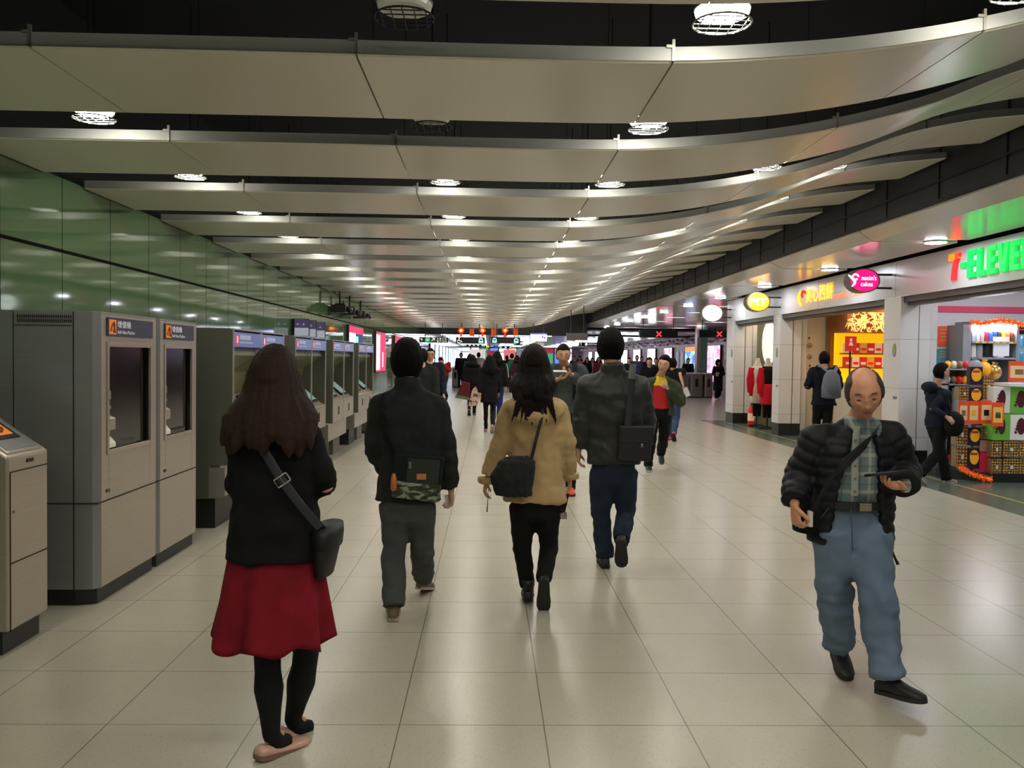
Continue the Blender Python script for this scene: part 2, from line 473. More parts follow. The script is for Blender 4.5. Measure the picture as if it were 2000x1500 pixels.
# pillars: (near end Y, far end Y)
PIL = [(20.95, 21.6), (17.62, 18.04), (12.42, 12.95), (6.2, 6.7)]
for n_, (a, b_) in enumerate(PIL):
    e = empty('shop_pillar', (SH, a, 0), ['white clad pillar at the far corner of the clothes shop', 'white clad pillar between the clothes shop and the cake shop', 'white clad pillar between the cake shop and the convenience store', 'white clad pillar near the camera beyond the picture edge'][n_], 'pillar', 'white clad shop pillars')
    q = MB(); q.box(SH, SH + .27, a, b_, .25, 2.5); q.box(SH + .29, SH + .46, a + .02, b_, .25, 2.5); q.box(SH + .48, SH + .6, a + .1, b_, .1, 2.5)
    obj('cladding', q, m_clad, e, bevel=.004)
    q = MB(); q.box(SH + .01, SH + .27, a + .01, b_, 0, .25); q.box(SH + .29, SH + .46, a + .03, b_, 0, .25)
    obj('base', q, m_base, e)
    q = MB(); q.box(SH + .27, SH + .29, a + .04, b_ - .01, .0, 2.5); q.box(SH + .46, SH + .48, a + .06, b_ - .01, .0, 2.5)
    obj('joint', q, m_gap, e)
    q = MB(); q.box(SH - .004, SH, a + .05, a + .17, 1.0, 1.04)
    obj('notice_strip', q, mat('notice_grey', (120, 116, 116), rough=.5), e)
    q = MB(); q.tube([(SH - .012, a + .16, 1.72), (SH, a + .16, 1.72)], [(.05, .1), (.05, .1)], 16, ref=(0, 1, 0))
    obj('sensor_cover', q, mat('cover_olive', (150, 152, 122), rough=.4), e)
# fascia
mb = MB(); 
for a, b_ in ((5.9, 8.8), (8.81, 12.6), (12.61, 15.6), (15.61, 18.0), (18.01, 20.0), (20.01, 21.6)):
    mb.box(SH, SH + .4, a, b_, 2.5, 3.03)
m_fas = mat('fascia_metal', (214, 211, 212), rough=.3, metal=.1)
structure('trim_3', mb, m_fas, 'grey metal fascia above the shop openings')
mb = MB()
m_rail = mat('shutter_rail', (84, 78, 76), rough=.45, metal=.4)
for a, b_ in ((-1, 12.42), (12.95, 17.62), (18.04, 20.95)):
    mb.box(SH + .04, SH + .3, a, b_, 2.42, 2.5); mb.box(SH + .1, SH + .26, a, b_, 2.38, 2.42)
structure('trim_4', mb, m_rail, 'dark shutter rail under the fascia')
mb = MB(); mb.box(SH + .05, SH + .5, -1, 21.6, 3.03, 4.0)
structure('wall_shopfront', mb, m_black, 'black void above the shop fascia')
mb = MB(); mb.box(SH + .05, SH + .12, 3, 20, 3.09, 3.14); mb.box(5.95, 6.0, 5, 21, 3.12, 3.15)
structure('trim_5', mb, m_rail)
m_shopw = mat('shop_wall_cream', (214, 200, 176), rough=.3)
m_shopw2 = mat('shop_wall_white', (222, 220, 222), rough=.35)
# partitions
mb = MB(); mb.box(SH + .5, 10.4, 17.8, 17.9, 0, 2.9)
structure('wall_partition_1', mb, m_shopw, 'cream partition inside the cake shop')
mb = MB(); mb.box(SH + .5, 10.4, 12.75, 12.85, 0, 2.9)
structure('wall_partition_2', mb, m_shopw2, 'white partition inside the convenience store')
mb = MB(); mb.box(SH + .3, 10.4, 21.4, 21.6, 0, 3.0)
structure('wall_partition_3', mb, mat('wall_grey_green', (146, 150, 128), rough=.5), 'grey green end wall of the clothes shop')
mb = MB(); mb.box(10.4, 10.6, -1, 21, 0, 3.2)
structure('wall_shop_back', mb, m_shopw2)
mb = MB(); mb.box(SH + .3, 10.4, 12.85, 21.4, 2.75, 2.8)
structure('ceiling_shop', mb, m_shopw, 'pale shop ceiling')
mb = MB(); mb.box(SH + .3, 10.4, -1, 12.75, 2.95, 3.0)
structure('ceiling_store', mb, mat('store_ceiling_dark', (70, 72, 78), rough=.6), 'dark open ceiling of the convenience store')

# ---------------------------------------------------------------- ceiling downlights
m_lamp = mat('lamp_white', (255, 250, 236), emit=LAMP)
m_lampoff = mat('lamp_off', (235, 235, 228), rough=.3)
m_house = mat('lamp_housing', (40, 40, 40), rough=.4, metal=.6)
m_chrome = mat('lamp_rim', (150, 150, 146), rough=.25, metal=.9)
def downlight(x, y, z, lit, lab, r=.105, cage=True):
    rod = 3.99 - z - .2
    e = empty('downlight', (x, y, z), lab, 'light', 'round ceiling downlights')
    q = MB(); q.tube([(x, y, z + .05), (x, y, z + .06), (x, y, z + .16), (x, y, z + .2)], [r * 1.0, r * 1.02, r * .7, r * .4], 24); 
    obj('housing', q, m_house, e, smooth=True)
    q = MB(); q.cyl((x, y, z + .19), (x, y, z + .2 + rod), .004, 6); obj('hanger_rod', q, m_black, e)
    q = MB(); q.tube([(x, y, z + .026), (x, y, z + .034), (x, y, z + .05)], [r * .8, r * .94, r * .98], 24)
    obj('diffuser', q, m_lamp if lit else m_lampoff, e)
    q = MB()
    for t in range(24):
        a = 2 * pi * t / 24; b_ = 2 * pi * (t + 1) / 24
        q.tube([(x + r * 1.04 * cos(a), y + r * 1.04 * sin(a), z), (x + r * 1.04 * cos(b_), y + r * 1.04 * sin(b_), z)], .004, 5)
    if cage:
        for t in range(-2, 3):
            d = t * r * .4; hh = sqrt(max(0, r * r * 1.08 - d * d))
            q.cyl((x + d, y - hh, z - .004), (x + d, y + hh, z - .004), .0025, 5)
            q.cyl((x - hh, y + d, z - .004), (x + hh, y + d, z - .004), .0025, 5)
    obj('wire_guard', q, m_house if not lit else m_chrome, e)
    return e
COLS = [(-2.15, 'left column by the green wall'), (-.33, 'centre-left column'), (.86, 'centre-right column'), (2.0, 'right column where the baffles rise'), (3.1, 'rightmost column under the raised baffles')]
lit0 = {}
for g in range(-4, 23):
    y = 3.55 + 1.5 * g - .3
    for ci, (x, nm) in enumerate(COLS):
        if ci == 3 and g in (1, 3): continue
        if ci == 4 and g in (0, 1, 2): continue
        if ci == 0 and g in (0,): continue
        lit = not (ci == 1 and g in (0, 1))
        if g < 0 and ci in (3,): continue
        z = spline(PROF, x) + .035
        lab = '%s round downlight in the %s dark slot, %s' % ('lit' if lit else 'unlit caged', ORD[g] if g >= 0 else 'hidden rear %s' % ORD[-g], nm)
        if lit and ci in lit0: copy_tree(lit0[ci], (x, y, z), lab)
        else:
            o = downlight(x, y, z, lit, lab)
            if lit: lit0[ci] = o
m_lamp2 = mat('soffit_lamp_white', (240, 244, 255), emit=SHOP * 2)
for i, y0 in enumerate(SY[:-1]):
    y = y0 - .1
    x = 5.5
    e = empty('soffit_downlight', (x, y, 3.02), 'round downlight in the %s gap between soffit panels over the shops' % ORD[i], 'light', 'downlights over the shop fronts')
    q = MB(); q.disc((x, y, 3.02), (0, 0, 1), .125, 24, .004); obj('diffuser', q, m_lamp2, e)
    q = MB(); q.tube([(x, y, 3.024), (x, y, 3.05), (x, y, 3.16)], [.13, .135, .1], 24); obj('housing', q, m_chrome, e, smooth=True)
# ================================================================ MACHINES on the left
m_steel = mat('brushed_steel', (176, 166, 152), rough=.34, metal=.5, var=.06, vscale=3, stretch=(1, 1, 40))
m_steelg = mat('brushed_steel_side', (146, 148, 148), rough=.28, metal=.4, var=.05, vscale=3, stretch=(1, 1, 40))
m_olive = mat('olive_steel_side', (98, 98, 86), rough=.4, metal=.2)
m_plinth = mat('black_plinth', (24, 24, 24), rough=.5)
m_gasket = mat('dark_gasket', (14, 14, 14), rough=.7)
m_screen = mat('dark_screen_glass', (20, 18, 14), rough=.12, spec=.6)
m_navy = mat('navy_sign', (30, 36, 62), rough=.35, emit=.15)
m_white = mat('lettering_white', (225, 228, 232), rough=.5, emit=.35)
m_orange = mat('orange_icon', (226, 128, 40), rough=.4, emit=.35)
m_lock = mat('lock_dark', (60, 54, 46), rough=.3, metal=.8)
NY = V((0, 1, 0)); NZ = V((0, 0, 1)); NX = V((1, 0, 0))

def add_value(y0, y1, xf, lab, left):
    H = 1.775
    e = empty('add_value_machine', (xf, y0, 0), lab, 'ticket machine', 'add value machines')
    xb = -2.93
    # cabinet: chamfered near corner, side panels
    q = MB()
    q.prism([(xb, y0, .1), (xf - .13, y0, .1), (xf - .035, y0 + .012, .1), (xf, y0 + .05, .1), (xf, y0 + .055, .1), (xf - .2, y0 + .06, .1), (xf - .2, y1 - .02, .1), (xb, y1, .1)], (0, 0, H - .1))
    q.box(xf - .2, xf - .005, y1 - .02, y1, .1, H)
    q.box(xf - .2, xf - .002, y0 + .05, y1 - .02, H - .012, H)
    obj('cabinet', q, m_steelg, e, bevel=.006)
    q = MB()
    if left:
        q.box(xb + .1, xb + .104, y0 - .002, y0, .62, H - .01); q.box(xf - .144, xf - .138, y0 - .002, y0, .1, H - .005)
        q.box(xb, xf, y0 - .002, y0, .618, .624)
        q.box(xb + .11, xf - .15, y0 - .002, y0, H - .09, H - .086)
    q.box(xf - .3, xf + .001, y0 + .0, y1, .618, .624)
    obj('seams', q, m_gasket, e)
    if left:
        q = MB()
        for i in range(26):
            for j in range(2):
                yv = xb + .125 + i * .0125
                q.box(yv, yv + .006, y0 - .003, y0, H - .07 + j * .026, H - .052 + j * .026)
        obj('vent', q, m_gasket, e)
        q = MB(); q.box(-3.045, xb, y0 + .01, y1, 0.1, H - .0)
        obj('back_strip', q, m_steelg, e)
    # front frame around the opening
    a, b_ = y0 + .055, y1 - .022; oa, ob = a + .1, b_ - .1; zt, zb = 1.565, .93
    q = MB()
    q.box(xf - .012, xf, a, oa, .625, H - .013); q.box(xf - .012, xf, ob, b_, .625, H - .013)
    q.box(xf - .012, xf, oa, ob, zt, H - .013); q.box(xf - .012, xf, oa, ob, .625, zb)
    obj('front_panel', q, m_steel, e, bevel=.003)
    q = MB()
    for (p, r, s, t) in ((oa - .03, oa, zb - .03, zt + .03), (ob, ob + .03, zb - .03, zt + .03), (oa, ob, zt, zt + .03), (oa, ob, zb - .03, zb)): q.box(xf, xf + .006, p, r, s, t)
    obj('opening_frame', q, mat('frame_steel', (190, 178, 166), rough=.3, metal=.9), e, bevel=.003)
    q = MB()
    q.prism([(xf - .03, oa, zt), (xf - .16, oa, zt), (xf - .18, oa, 1.1), (xf - .03, oa, zb)], (0, ob - oa, 0))
    obj('recess', q, m_screen, e)
    # devices at the near side of the recess
    q = MB(); q.box(xf - .035, xf - .008, oa + .01, oa + .05, 1.17, 1.3)
    d = obj('card_reader', q, m_gasket, e)
    q = MB(); q.box(xf - .008, xf - .006, oa + .016, oa + .044, 1.24, 1.29); q.box(xf - .008, xf - .006, oa + .016, oa + .044, 1.18, 1.2)
    obj('reader_label', q, mat('label_teal', (120, 150, 120), rough=.4), d)
    q = MB(); q.prism([(xf - .04, oa + .008, 1.14), (xf + .0, oa + .008, 1.12), (xf + .0, oa + .008, 1.05), (xf - .04, oa + .008, 1.03)], (0, .09, 0)); obj('coin_slot', q, m_steel, e, bevel=.004)
    q = MB(); q.prism([(xf - .045, oa + .006, 1.02), (xf + .001, oa + .006, .965), (xf + .001, oa + .006, .94), (xf - .045, oa + .006, .94)], (0, .09, 0)); t = obj('tray', q, mat('tray_white', (214, 206, 196), rough=.4, emit=.15), e)
    q = MB(); q.prism([(xf - .044, oa + .11, .98), (xf - .005, oa + .11, .96), (xf - .005, oa + .11, .935), (xf - .044, oa + .11, .935)], (0, .3, 0)); obj('keyboard_ledge', q, mat('ledge_dark', (36, 34, 32), rough=.3), e)
    # header sign
    q = MB(); q.box(xf + .001, xf + .008, oa - .035, ob + .03, 1.63, 1.745); sg = obj('header_sign', q, m_navy, e)
    q = MB(); q.box(xf + .008, xf + .0095, oa - .012, oa + .085, 1.642, 1.733); ic = obj('icon_panel', q, m_orange, sg)
    q = MB()
    pts = [(xf + .0105, oa + .005 + .06 * t, 1.66 + .05 * sin(t * 3.3)) for t in [i / 8 for i in range(9)]]; q.tube(pts, .006, 6)
    q.tube([(xf + .0105, oa + .04, 1.655), (xf + .0105, oa + .06, 1.7), (xf + .0105, oa + .045, 1.722)], .005, 6)
    obj('icon_mark', q, mat('icon_brown', (140, 62, 20), rough=.5), ic)
    text('lettering', '增值機', m_white, sg, (xf + .009, oa + .1, 1.685), NY, NZ, .045, .2)
    text('lettering', 'Add Value Machine', m_white, sg, (xf + .009, oa + .1, 1.648), NY, NZ, .022, .26)
    # lower door
    q = MB(); q.box(xf - .2, xf - .002, a, b_, .1, .617); obj('lower_door', q, m_steel, e, bevel=.004)
    q = MB(); q.box(xf, xf + .004, a + .06, a + .11, .67, .69); obj('lock', q, m_lock, e, bevel=.002)
    q = MB(); q.prism([(xb, y0 + .02, 0), (xf - .14, y0 + .02, 0), (xf - .03, y0 + .06, 0), (xf - .03, y1 - .01, 0), (xb, y1 - .01, 0)], (0, 0, .1)); obj('plinth', q, m_plinth, e)
    return e
add_value(5.2, 6.12, -2.335, 'nearer of the two steel add value machines, its side vented', True)
add_value(6.13, 6.95, -2.335, 'steel add value machine, the farther of the two with orange icon headers', False)

# slanted enquiry kiosk at the picture's left edge
e = empty('enquiry_kiosk', (-2.4, 4.36, 0), 'low steel kiosk with a slanted top and orange picture panel at the left edge', 'kiosk')
xf, y0, y1 = -2.385, 4.33, 4.72
q = MB(); q.prism([(-3.0, y0, .12), (xf, y0, .12), (xf, y0, 1.0), (-3.0, y0, 1.42)], (0, y1 - y0, 0)); obj('cabinet', q, m_steel, e, bevel=.012)
q = MB(); q.box(xf - .02, xf + .003, y0 + .02, y1 - .004, .92, .926); q.box(xf - .02, xf + .003, y0 + .02, y1 - .004, .46, .466); q.box(xf - .01, xf + .003, y0 + .015, y0 + .021, .12, .92)
q.box(xf - .06, xf - .055, y0 - .002, y0, .12, 1.0)
obj('seams', q, m_gasket, e)
dv = V((-3.0 - xf, 0, .42)).normalized(); nn = V((.42, 0, 3.0 + xf)).normalized() if False else dv.cross(V((0, 1, 0)))
if nn.z < 0: nn = -nn
o0 = V((xf, 0, 1.0))
def slp(t, y, o=.0): return o0 + dv * t + V((0, y, 0)) + nn * o
def slab(t0, t1, ya, yb, o0_, o1_): 
    q = MB(); c = (slp(t0, ya, o0_) + slp(t1, yb, o1_)) / 2
    q.obox(c, dv * (t1 - t0) / 2, V((0, (yb - ya) / 2, 0)), nn * (o1_ - o0_) / 2); return q
obj('top_frame', slab(.02, .7, y0 + .03, y1 - .03, -.01, .008), mat('frame_steel', (190, 178, 166)), e, bevel=.004)
obj('top_panel', slab(.04, .7, y0 + .05, y1 - .05, .0, .010), m_steelg, e)
obj('screen', slab(.4, .68, y0 + .07, y1 - .07, .0, .013), mat('kiosk_screen', (120, 130, 165), rough=.1, emit=.35), e)
d = obj('picture_panel', slab(.12, .32, y0 + .1, y1 - .1, .0, .014), m_gasket, e)
pp = obj('picture', slab(.15, .29, y0 + .13, y1 - .13, .0, .016), m_orange, d)
q = MB(); q.tube([slp(.17 + .1 * t, y0 + .17 + .05 * sin(t * 6), .018) for t in [i / 8 for i in range(9)]], .008, 6); obj('picture_mark', q, mat('icon_brown', (0, 0, 0)), d)
q = MB(); q.box(xf, xf + .004, y0 + .17, y0 + .24, .955, .975); obj('lock', q, m_lock, e, bevel=.002)
q = MB(); q.cyl((xf, y0 + .05, .72), (xf + .008, y0 + .05, .72), .008, 10); obj('door_knob', q, m_chrome, e)
q = MB(); q.box(-3.0, xf - .04, y0 + .02, y1 - .02, 0, .12); obj('plinth', q, m_plinth, e)

# single journey ticket machines
m_blue = mat('header_blue', (74, 86, 140), rough=.3, emit=.55)
m_wred = mat('icon_red', (214, 40, 52), rough=.4, emit=.5)
m_rec = mat('recess_olive', (120, 116, 88), rough=.35, metal=.35)
m_cyan = mat('machine_screen', (150, 186, 178), rough=.15, emit=.35)
def ticket_pair(y0, lab, first=False):
    xf, xb, Wd, H = -2.215, -2.98, .95, 1.755
    e = empty('ticket_machine', (xf, y0, 0), lab, 'ticket machine', 'pairs of single journey ticket machines')
    q = MB(); side = [(xb, .27), (-2.4, .27), (-2.4, .56), (xf, .56), (xf, H - .015), (xf - .02, H), (xb, H)]
    for y in (y0, y0 + 2 * Wd - .03): q = MB(); q.prism([(a, y, b_) for a, b_ in side], (0, .03, 0)); obj('side_panel', q, m_olive, e, bevel=.004)
    q = MB(); 
    for ya_, yb_ in ((.03, .05), (Wd - .02, Wd + .02), (2 * Wd - .05, 2 * Wd - .03)): q = MB(); q.box(xf - .012, xf, y0 + ya_, y0 + yb_, .56, H); obj('front_mullion', q, m_steel, e)
    q = MB(); q.box(xb, xf - .005, y0 + .03, y0 + 2 * Wd - .03, H - .012, H)
    q.box(xb, xf - .36, y0 + .03, y0 + 2 * Wd - .03, .3, H)
    obj('top_panel', q, m_steel, e)
    q = MB(); q.box(xf - .2, xf - .06, y0 - .003, y0, .28, .545); q.box(xb + .1, xf - .11, y0 + .02, y0 + 1.85, .27, .56)
    obj('lower_box', q, mat('lower_steel', (168, 160, 150), rough=.3, metal=.6), e)
    for k2 in range(2):
        a = y0 + .05 + k2 * Wd - (.03 if k2 else 0); b_ = a + Wd - .05
        q = MB(); q.box(xf - .06, xf - .002, a, b_, 1.595, 1.725); sg = obj('header_sign', q, m_blue, e)
        q = MB(); q.box(xf - .002, xf, a + .05, a + .14, 1.615, 1.7); obj('icon_panel', q, m_wred, sg)
        q = MB(); q.box(xf, xf + .001, a + .075, a + .115, 1.63, 1.69); obj('icon_mark', q, m_white, sg)
        text('lettering', '單程車票發售機', m_white, sg, (xf - .001, a + .17, 1.66), NY, NZ, .042, .34)
        text('lettering', 'Single Journey Ticket Issuing Machine', m_white, sg, (xf - .001, a + .17, 1.625), NY, NZ, .02, .42)
        q = MB(); q.prism([(xf - .08, a, 1.595), (xf - .05, a, 1.52), (xf - .3, a, 1.35), (xf - .36, a, 1.05), (xf - .37, a, 1.6)], (0, b_ - a, 0)); obj('recess', q, m_rec, e)
        q = MB(); q.prism([(xf - .355, a, 1.14), (xf - .05, a, .88), (xf, a, .86), (xf, a, .84), (xf - .355, a, .84)], (0, b_ - a, 0)); cs = obj('console', q, m_steel, e, bevel=.004)
        q = MB(); sl = V((.305, 0, -.26)).normalized(); nr = V((.26, 0, .305)).normalized()
        c0 = V((xf - .2, (a + b_) / 2, 1.0)) + nr * .012
        q.obox(c0 + nr * .01, sl * .15, V((0, .26, 0)), nr * .012); fr = obj('screen_frame', q, m_gasket, cs)
        q = MB(); q.obox(c0 + nr * .024, sl * .12, V((0, .22, 0)), nr * .002); obj('screen', q, m_cyan, cs)
        if first and k2 == 0:
            q = MB(); q.box(xf - .3, xf - .2, a + .03, a + .12, 1.36, 1.5); obj('notice', q, mat('notice_yellow', (232, 206, 50), rough=.5, emit=.3), e)
            q = MB(); q.prism([(xf - .3, a + .03, 1.33), (xf - .14, a + .03, 1.28), (xf - .1, a + .03, 1.12), (xf - .3, a + .03, 1.1)], (0, .2, 0)); obj('coin_unit', q, mat('coin_grey', (170, 166, 156), rough=.4), e, bevel=.006)
        q = MB(); q.box(xf - .1, xf - .002, a, b_, .565, .838); fp = obj('front_panel', q, m_steel, e, bevel=.004)
        q = MB(); q.box(xf - .003, xf + .002, a + .42, a + .5, .66, .78); obj('coin_return', q, m_gasket, fp)
        q = MB(); q.box(xb, xf - .17, a + .03, a + .6, 0, .28); obj('plinth', q, m_plinth if k2 == 0 else mat('plinth_grey', (92, 88, 84), rough=.5), e)
    return e
nm = ['nearest pair of ticket machines, partly behind the long-haired woman', 'second pair of ticket machines along the green wall', 'third pair of ticket machines along the green wall', 'farthest pair of ticket machines along the green wall']
for i in range(4): ticket_pair(7.5 + 2.4 * i, nm[i], i == 0)
# bin after the machines
q = MB(); q.box(-2.95, -2.35, 17.0, 17.5, .05, 1.22); q.box(-2.9, -2.4, 17.05, 17.45, 0, .05)
tag(obj('equipment_cabinet', q, m_olive, loc=(-2.6, 17, 0), bevel=.01), 'plain steel cabinet just beyond the last ticket machine', 'cabinet')

# projecting flag notices above the machines
m_purp = mat('flag_purple', (84, 76, 112), rough=.4, emit=.3); m_flw = mat('flag_white', (196, 200, 220), rough=.4, emit=.3)
for i, (px, y) in enumerate(((588, 13.8), (603, 14.6), (621, 15.4))):
    c = PX(px, 648, -2.9); y = c.y
    e = empty('flag_sign', (-3.05, y, 1.85), 'small purple and white flag notice over the ticket machines, %s from the left' % ORD[i], 'sign', 'flag notices on the green wall')
    q = MB(); q.box(-3.05, -2.78, y, y + .05, 1.82, 2.09); obj('board', q, m_gasket, e)
    q = MB(); q.box(-3.0, -2.785, y - .003, y, 1.95, 2.085); obj('upper_half', q, m_purp, e)
    q = MB(); q.box(-3.0, -2.785, y - .003, y, 1.825, 1.95); obj('lower_half', q, m_flw, e)
    text('lettering', '← ↓', m_white, e, (-2.97, y - .005, 1.99), NX, NZ, .035, .13)
# projectors hung by the wall near the baffle ends
m_dk = mat('dark_equipment', (26, 28, 28), rough=.5)
for i, px in enumerate((665, 684, 705)):
    c = PX(px, 596, -2.85); y = c.y; z = 2.42
    e = empty('wall_projector', (-2.85, y, z), 'dark projector hung high beside the green wall, %s from the left' % ORD[i], 'projector', 'dark projectors by the wall')
    q = MB(); q.box(-3.0, -2.72, y - .17, y + .17, z - .07, z + .08); obj('housing', q, m_dk, e, bevel=.02)
    q = MB(); q.cyl((-2.72, y - .05, z), (-2.62, y - .08, z - .03), .05, 14); obj('lens', q, m_dk, e, smooth=True)
    q = MB(); q.cyl((-2.86, y, z + .08), (-2.86, y, 2.78), .02, 8); q.box(-2.95, -2.77, y - .02, y + .02, z + .08, z + .11); obj('hanger', q, m_dk, e)

# glowing advertisement boxes on the left wall
def ad_material(name, cols, strength, seed):
    m = bpy.data.materials.new(name); m.use_nodes = True; k = NT(m)
    g, xyz = k.obj()
    mp = k.n('Mapping'); mp.inputs['Scale'].default_value = (.9, .9, 1.6); mp.inputs['Location'].default_value = (seed, seed * .7, seed * 1.3); k.l(g, mp.inputs[0])
    n = k.n('TexNoise'); n.inputs['Scale'].default_value = 1.9; n.inputs['Detail'].default_value = 3; k.l(mp.outputs[0], n.inputs['Vector'])
    r = k.n('ValToRGB'); r.color_ramp.interpolation = 'EASE'; k.l(n.outputs[0], r.inputs[0])
    el = r.color_ramp.elements
    while len(el) < len(cols): el.new(.5)
    for i, c in enumerate(cols): el[i].position = .3 + .4 * i / max(1, len(cols) - 1); el[i].color = (*s2l(c), 1)
    k.l(r.outputs[0], k.b.inputs['Emission Color']); k.b.inputs['Emission Strength'].default_value = strength
    k.b.inputs['Base Color'].default_value = (.02, .02, .02, 1); k.b.inputs['Roughness'].default_value = .2
    return m
def lightbox_left(ya, yb, z0, z1, m, lab, grp, x=-3.05, bar=None, sgn=1):
    e = empty('lightbox', (x, ya, z0), lab, 'advertisement', grp)
    q = MB(); q.box(x, x + sgn * .06, ya - .03, yb + .03, z0 - .03, z1 + .03); obj('frame', q, mat('lightbox_frame', (40, 40, 44), rough=.4), e)
    q = MB(); q.box(x + sgn * .06, x + sgn * .065, ya, yb, z0, z1); obj('poster', q, m, e)
    if bar:
        for (a, b_, c, d, mm) in bar:
            q = MB(); q.box(x + sgn * .065, x + sgn * .068, lerp(ya, yb, a), lerp(ya, yb, b_), lerp(z0, z1, c), lerp(z0, z1, d)); obj('poster_block', q, mm, e)
    return e
m_adw = mat('ad_white', (236, 246, 255), emit=2.2); m_adr = mat('ad_crimson', (226, 40, 84), emit=1.5); m_adb = mat('ad_blue', (60, 120, 220), emit=1.3); m_adp = mat('ad_pink', (250, 170, 190), emit=1.5); m_adc = mat('ad_cyan', (120, 210, 240), emit=1.8)
m_add = mat('ad_dark', (40, 60, 110), emit=.7)
y1_, y2_ = PX(681, 650, -3.0).y, PX(708, 650, -3.0).y
lightbox_left(y1_, y2_, 1.15, 2.17, m_add, 'white and blue poster box with a red top strip above the ticket machines', 'glowing posters on the green wall', bar=[(0, .42, .0, .86, m_adw), (0, 1, .86, 1, m_adr), (.42, .62, .1, .8, m_adc), (.8, .95, .1, .5, m_adb)])
y1_, y2_ = PX(734, 690, -3.0).y, PX(752, 690, -3.0).y
lightbox_left(y1_, y2_, 1.12, 2.17, m_adr, 'tall crimson poster box with a white left half beyond the ticket machines', 'glowing posters on the green wall', bar=[(0, .36, .04, .94, m_adw), (.62, .74, .1, .5, m_adp)])
y1_, y2_ = PX(771, 690, -3.0).y, PX(785, 690, -3.0).y
lightbox_left(y1_, y2_, 1.12, 2.17, m_adr, 'distant crimson and pink poster box behind the head of the man in grey trousers', 'glowing posters on the green wall', bar=[(.1, .8, .55, .85, m_adp)])
for i in range(12):
    ya = 44.3 + i * 3.9
    mm = [m_adw, ad_material('ad_far_a', [(90, 120, 230), (220, 235, 255), (230, 240, 255), (180, 90, 90)], 1.6, 3.1), ad_material('ad_far_b', [(60, 150, 200), (200, 240, 255), (255, 255, 255)], 1.8, 7.7)][i % 3]
    lightbox_left(ya, ya + 2.9, .75, 2.2, mm, '%s glowing blue-white panel down the far left wall' % ORD[i].capitalize(), 'row of glowing panels far down the left wall', bar=[(.3, .45, .0, 1, m_adb)] if i % 2 else [(.6, .75, .1, .8, m_adp)])
# right mural wall boxes
RB = [(38.2, 2.2, 'pink'), (42.5, 2.5, 'blue'), (48.3, 2.2, 'red'), (53.2, 2.5, 'white'), (58.5, 2.7, 'white'), (64, 2.7, 'white'), (69.5, 2.7, 'white'), (75, 2.7, 'white'), (80.5, 2.7, 'white'), (86, 2.7, 'white')]
for i, (ya, wd, kd) in enumerate(RB):
    mm = {'pink': ad_material('ad_pink_art', [(220, 20, 110), (255, 150, 200), (255, 255, 255)], 1.5, 1.3), 'blue': ad_material('ad_blue_art', [(10, 30, 120), (20, 120, 220), (120, 230, 255), (230, 240, 255)], 1.3, 5.1), 'red': ad_material('ad_red_art', [(230, 50, 80), (255, 160, 190), (255, 255, 255)], 1.5, 9.9), 'white': mat('ad_bright_white', (240, 246, 255), emit=4.0)}[kd]
    e = lightbox_left(ya, ya + wd, .55, 2.22, mm, '%s poster box on the purple wall, %s from its near end' % ({'pink': 'pink and white', 'blue': 'blue', 'red': 'red and white', 'white': 'blazing white'}[kd], ORD[i]), 'glowing boxes along the purple wall', x=10.38, sgn=-1, bar=[(0, 1, .86, 1, mat('ad_orange_band', (255, 140, 90), emit=1.4))] if kd == 'blue' else None)
for i in range(2):
    q = MB(); q.box(10.36, 10.4, 45.7 + i * 1.1, 46.3 + i * 1.1, .8, 2.0)
    tag(obj('wall_panel', q, mat('panel_lilac', (190, 180, 200), rough=.4, emit=.25), loc=(10.38, 45.7 + i * 1.1, .8)), 'narrow pale lilac panel on the purple wall, the %s of two' % ['nearer', 'farther'][i], 'panel', 'pale panels on the purple wall')
# column with beige and green faces by the gates
c = PF(1376, 778)
q = MB(); q.box(9.15, 9.42, 36.9, 37.2, 0, 3.03); tag(obj('glass_column', q, mat('column_green_glass', (110, 160, 150), rough=.1), loc=(9.3, 37, 0)), 'green glass clad column beside the beige one', 'column')
q = MB(); q.box(8.97, 9.14, 36.9, 37.3, 0, 3.03); tag(obj('hall_column', q, mat('column_beige', (178, 156, 136), rough=.3), loc=(9.9, 37, 0)), 'beige stone column behind the ticket gates', 'column')

# ================================================================ SIGNS AND DECORATIONS
m_sign = mat('sign_black', (16, 22, 22), rough=.4)
m_signw = mat('sign_glow_white', (226, 236, 232), emit=1.1)
m_signc = mat('sign_glow_cyan', (150, 225, 222), emit=1.2)
m_pole = mat('sign_pole', (60, 60, 60), rough=.4, metal=.5)
def hang_sign(name, x0, x1, z0, z1, y, ceil, lab, cat='sign', th=.12, m=None, grp=None, poles=(.2, .8)):
    e = empty(name, ((x0 + x1) / 2, y, z0), lab, cat, grp)
    q = MB(); q.box(x0, x1, y, y + th, z0, z1); obj('box', q, m or m_sign, e, bevel=.01)
    for t in poles:
        q = MB(); xx = lerp(x0, x1, t); q.cyl((xx, y + th / 2, z1), (xx, y + th / 2, ceil), .015, 8); obj('pole', q, m_pole, e)
    return e
def sg(px0, py0, px1, py1, Y):
    a = P(px0, py0, Y); b_ = P(px1, py1, Y); return min(a.x, b_.x), max(a.x, b_.x), min(a.z, b_.z), max(a.z, b_.z)
YS = 31.0
x0, x1, z0, z1 = sg(819, 658, 875, 669.5, YS)
e = hang_sign('exit_sign', x0, x1, z0, z1, YS, 2.75, 'hanging black sign with an up arrow, green square and exit letters A to H')
h_ = z1 - z0; W_ = x1 - x0
text('arrow', '↑', m_signw, e, (x0 + .03, YS - .004, z0 + .05), NX, NZ, h_ * .55, W_ * .09)
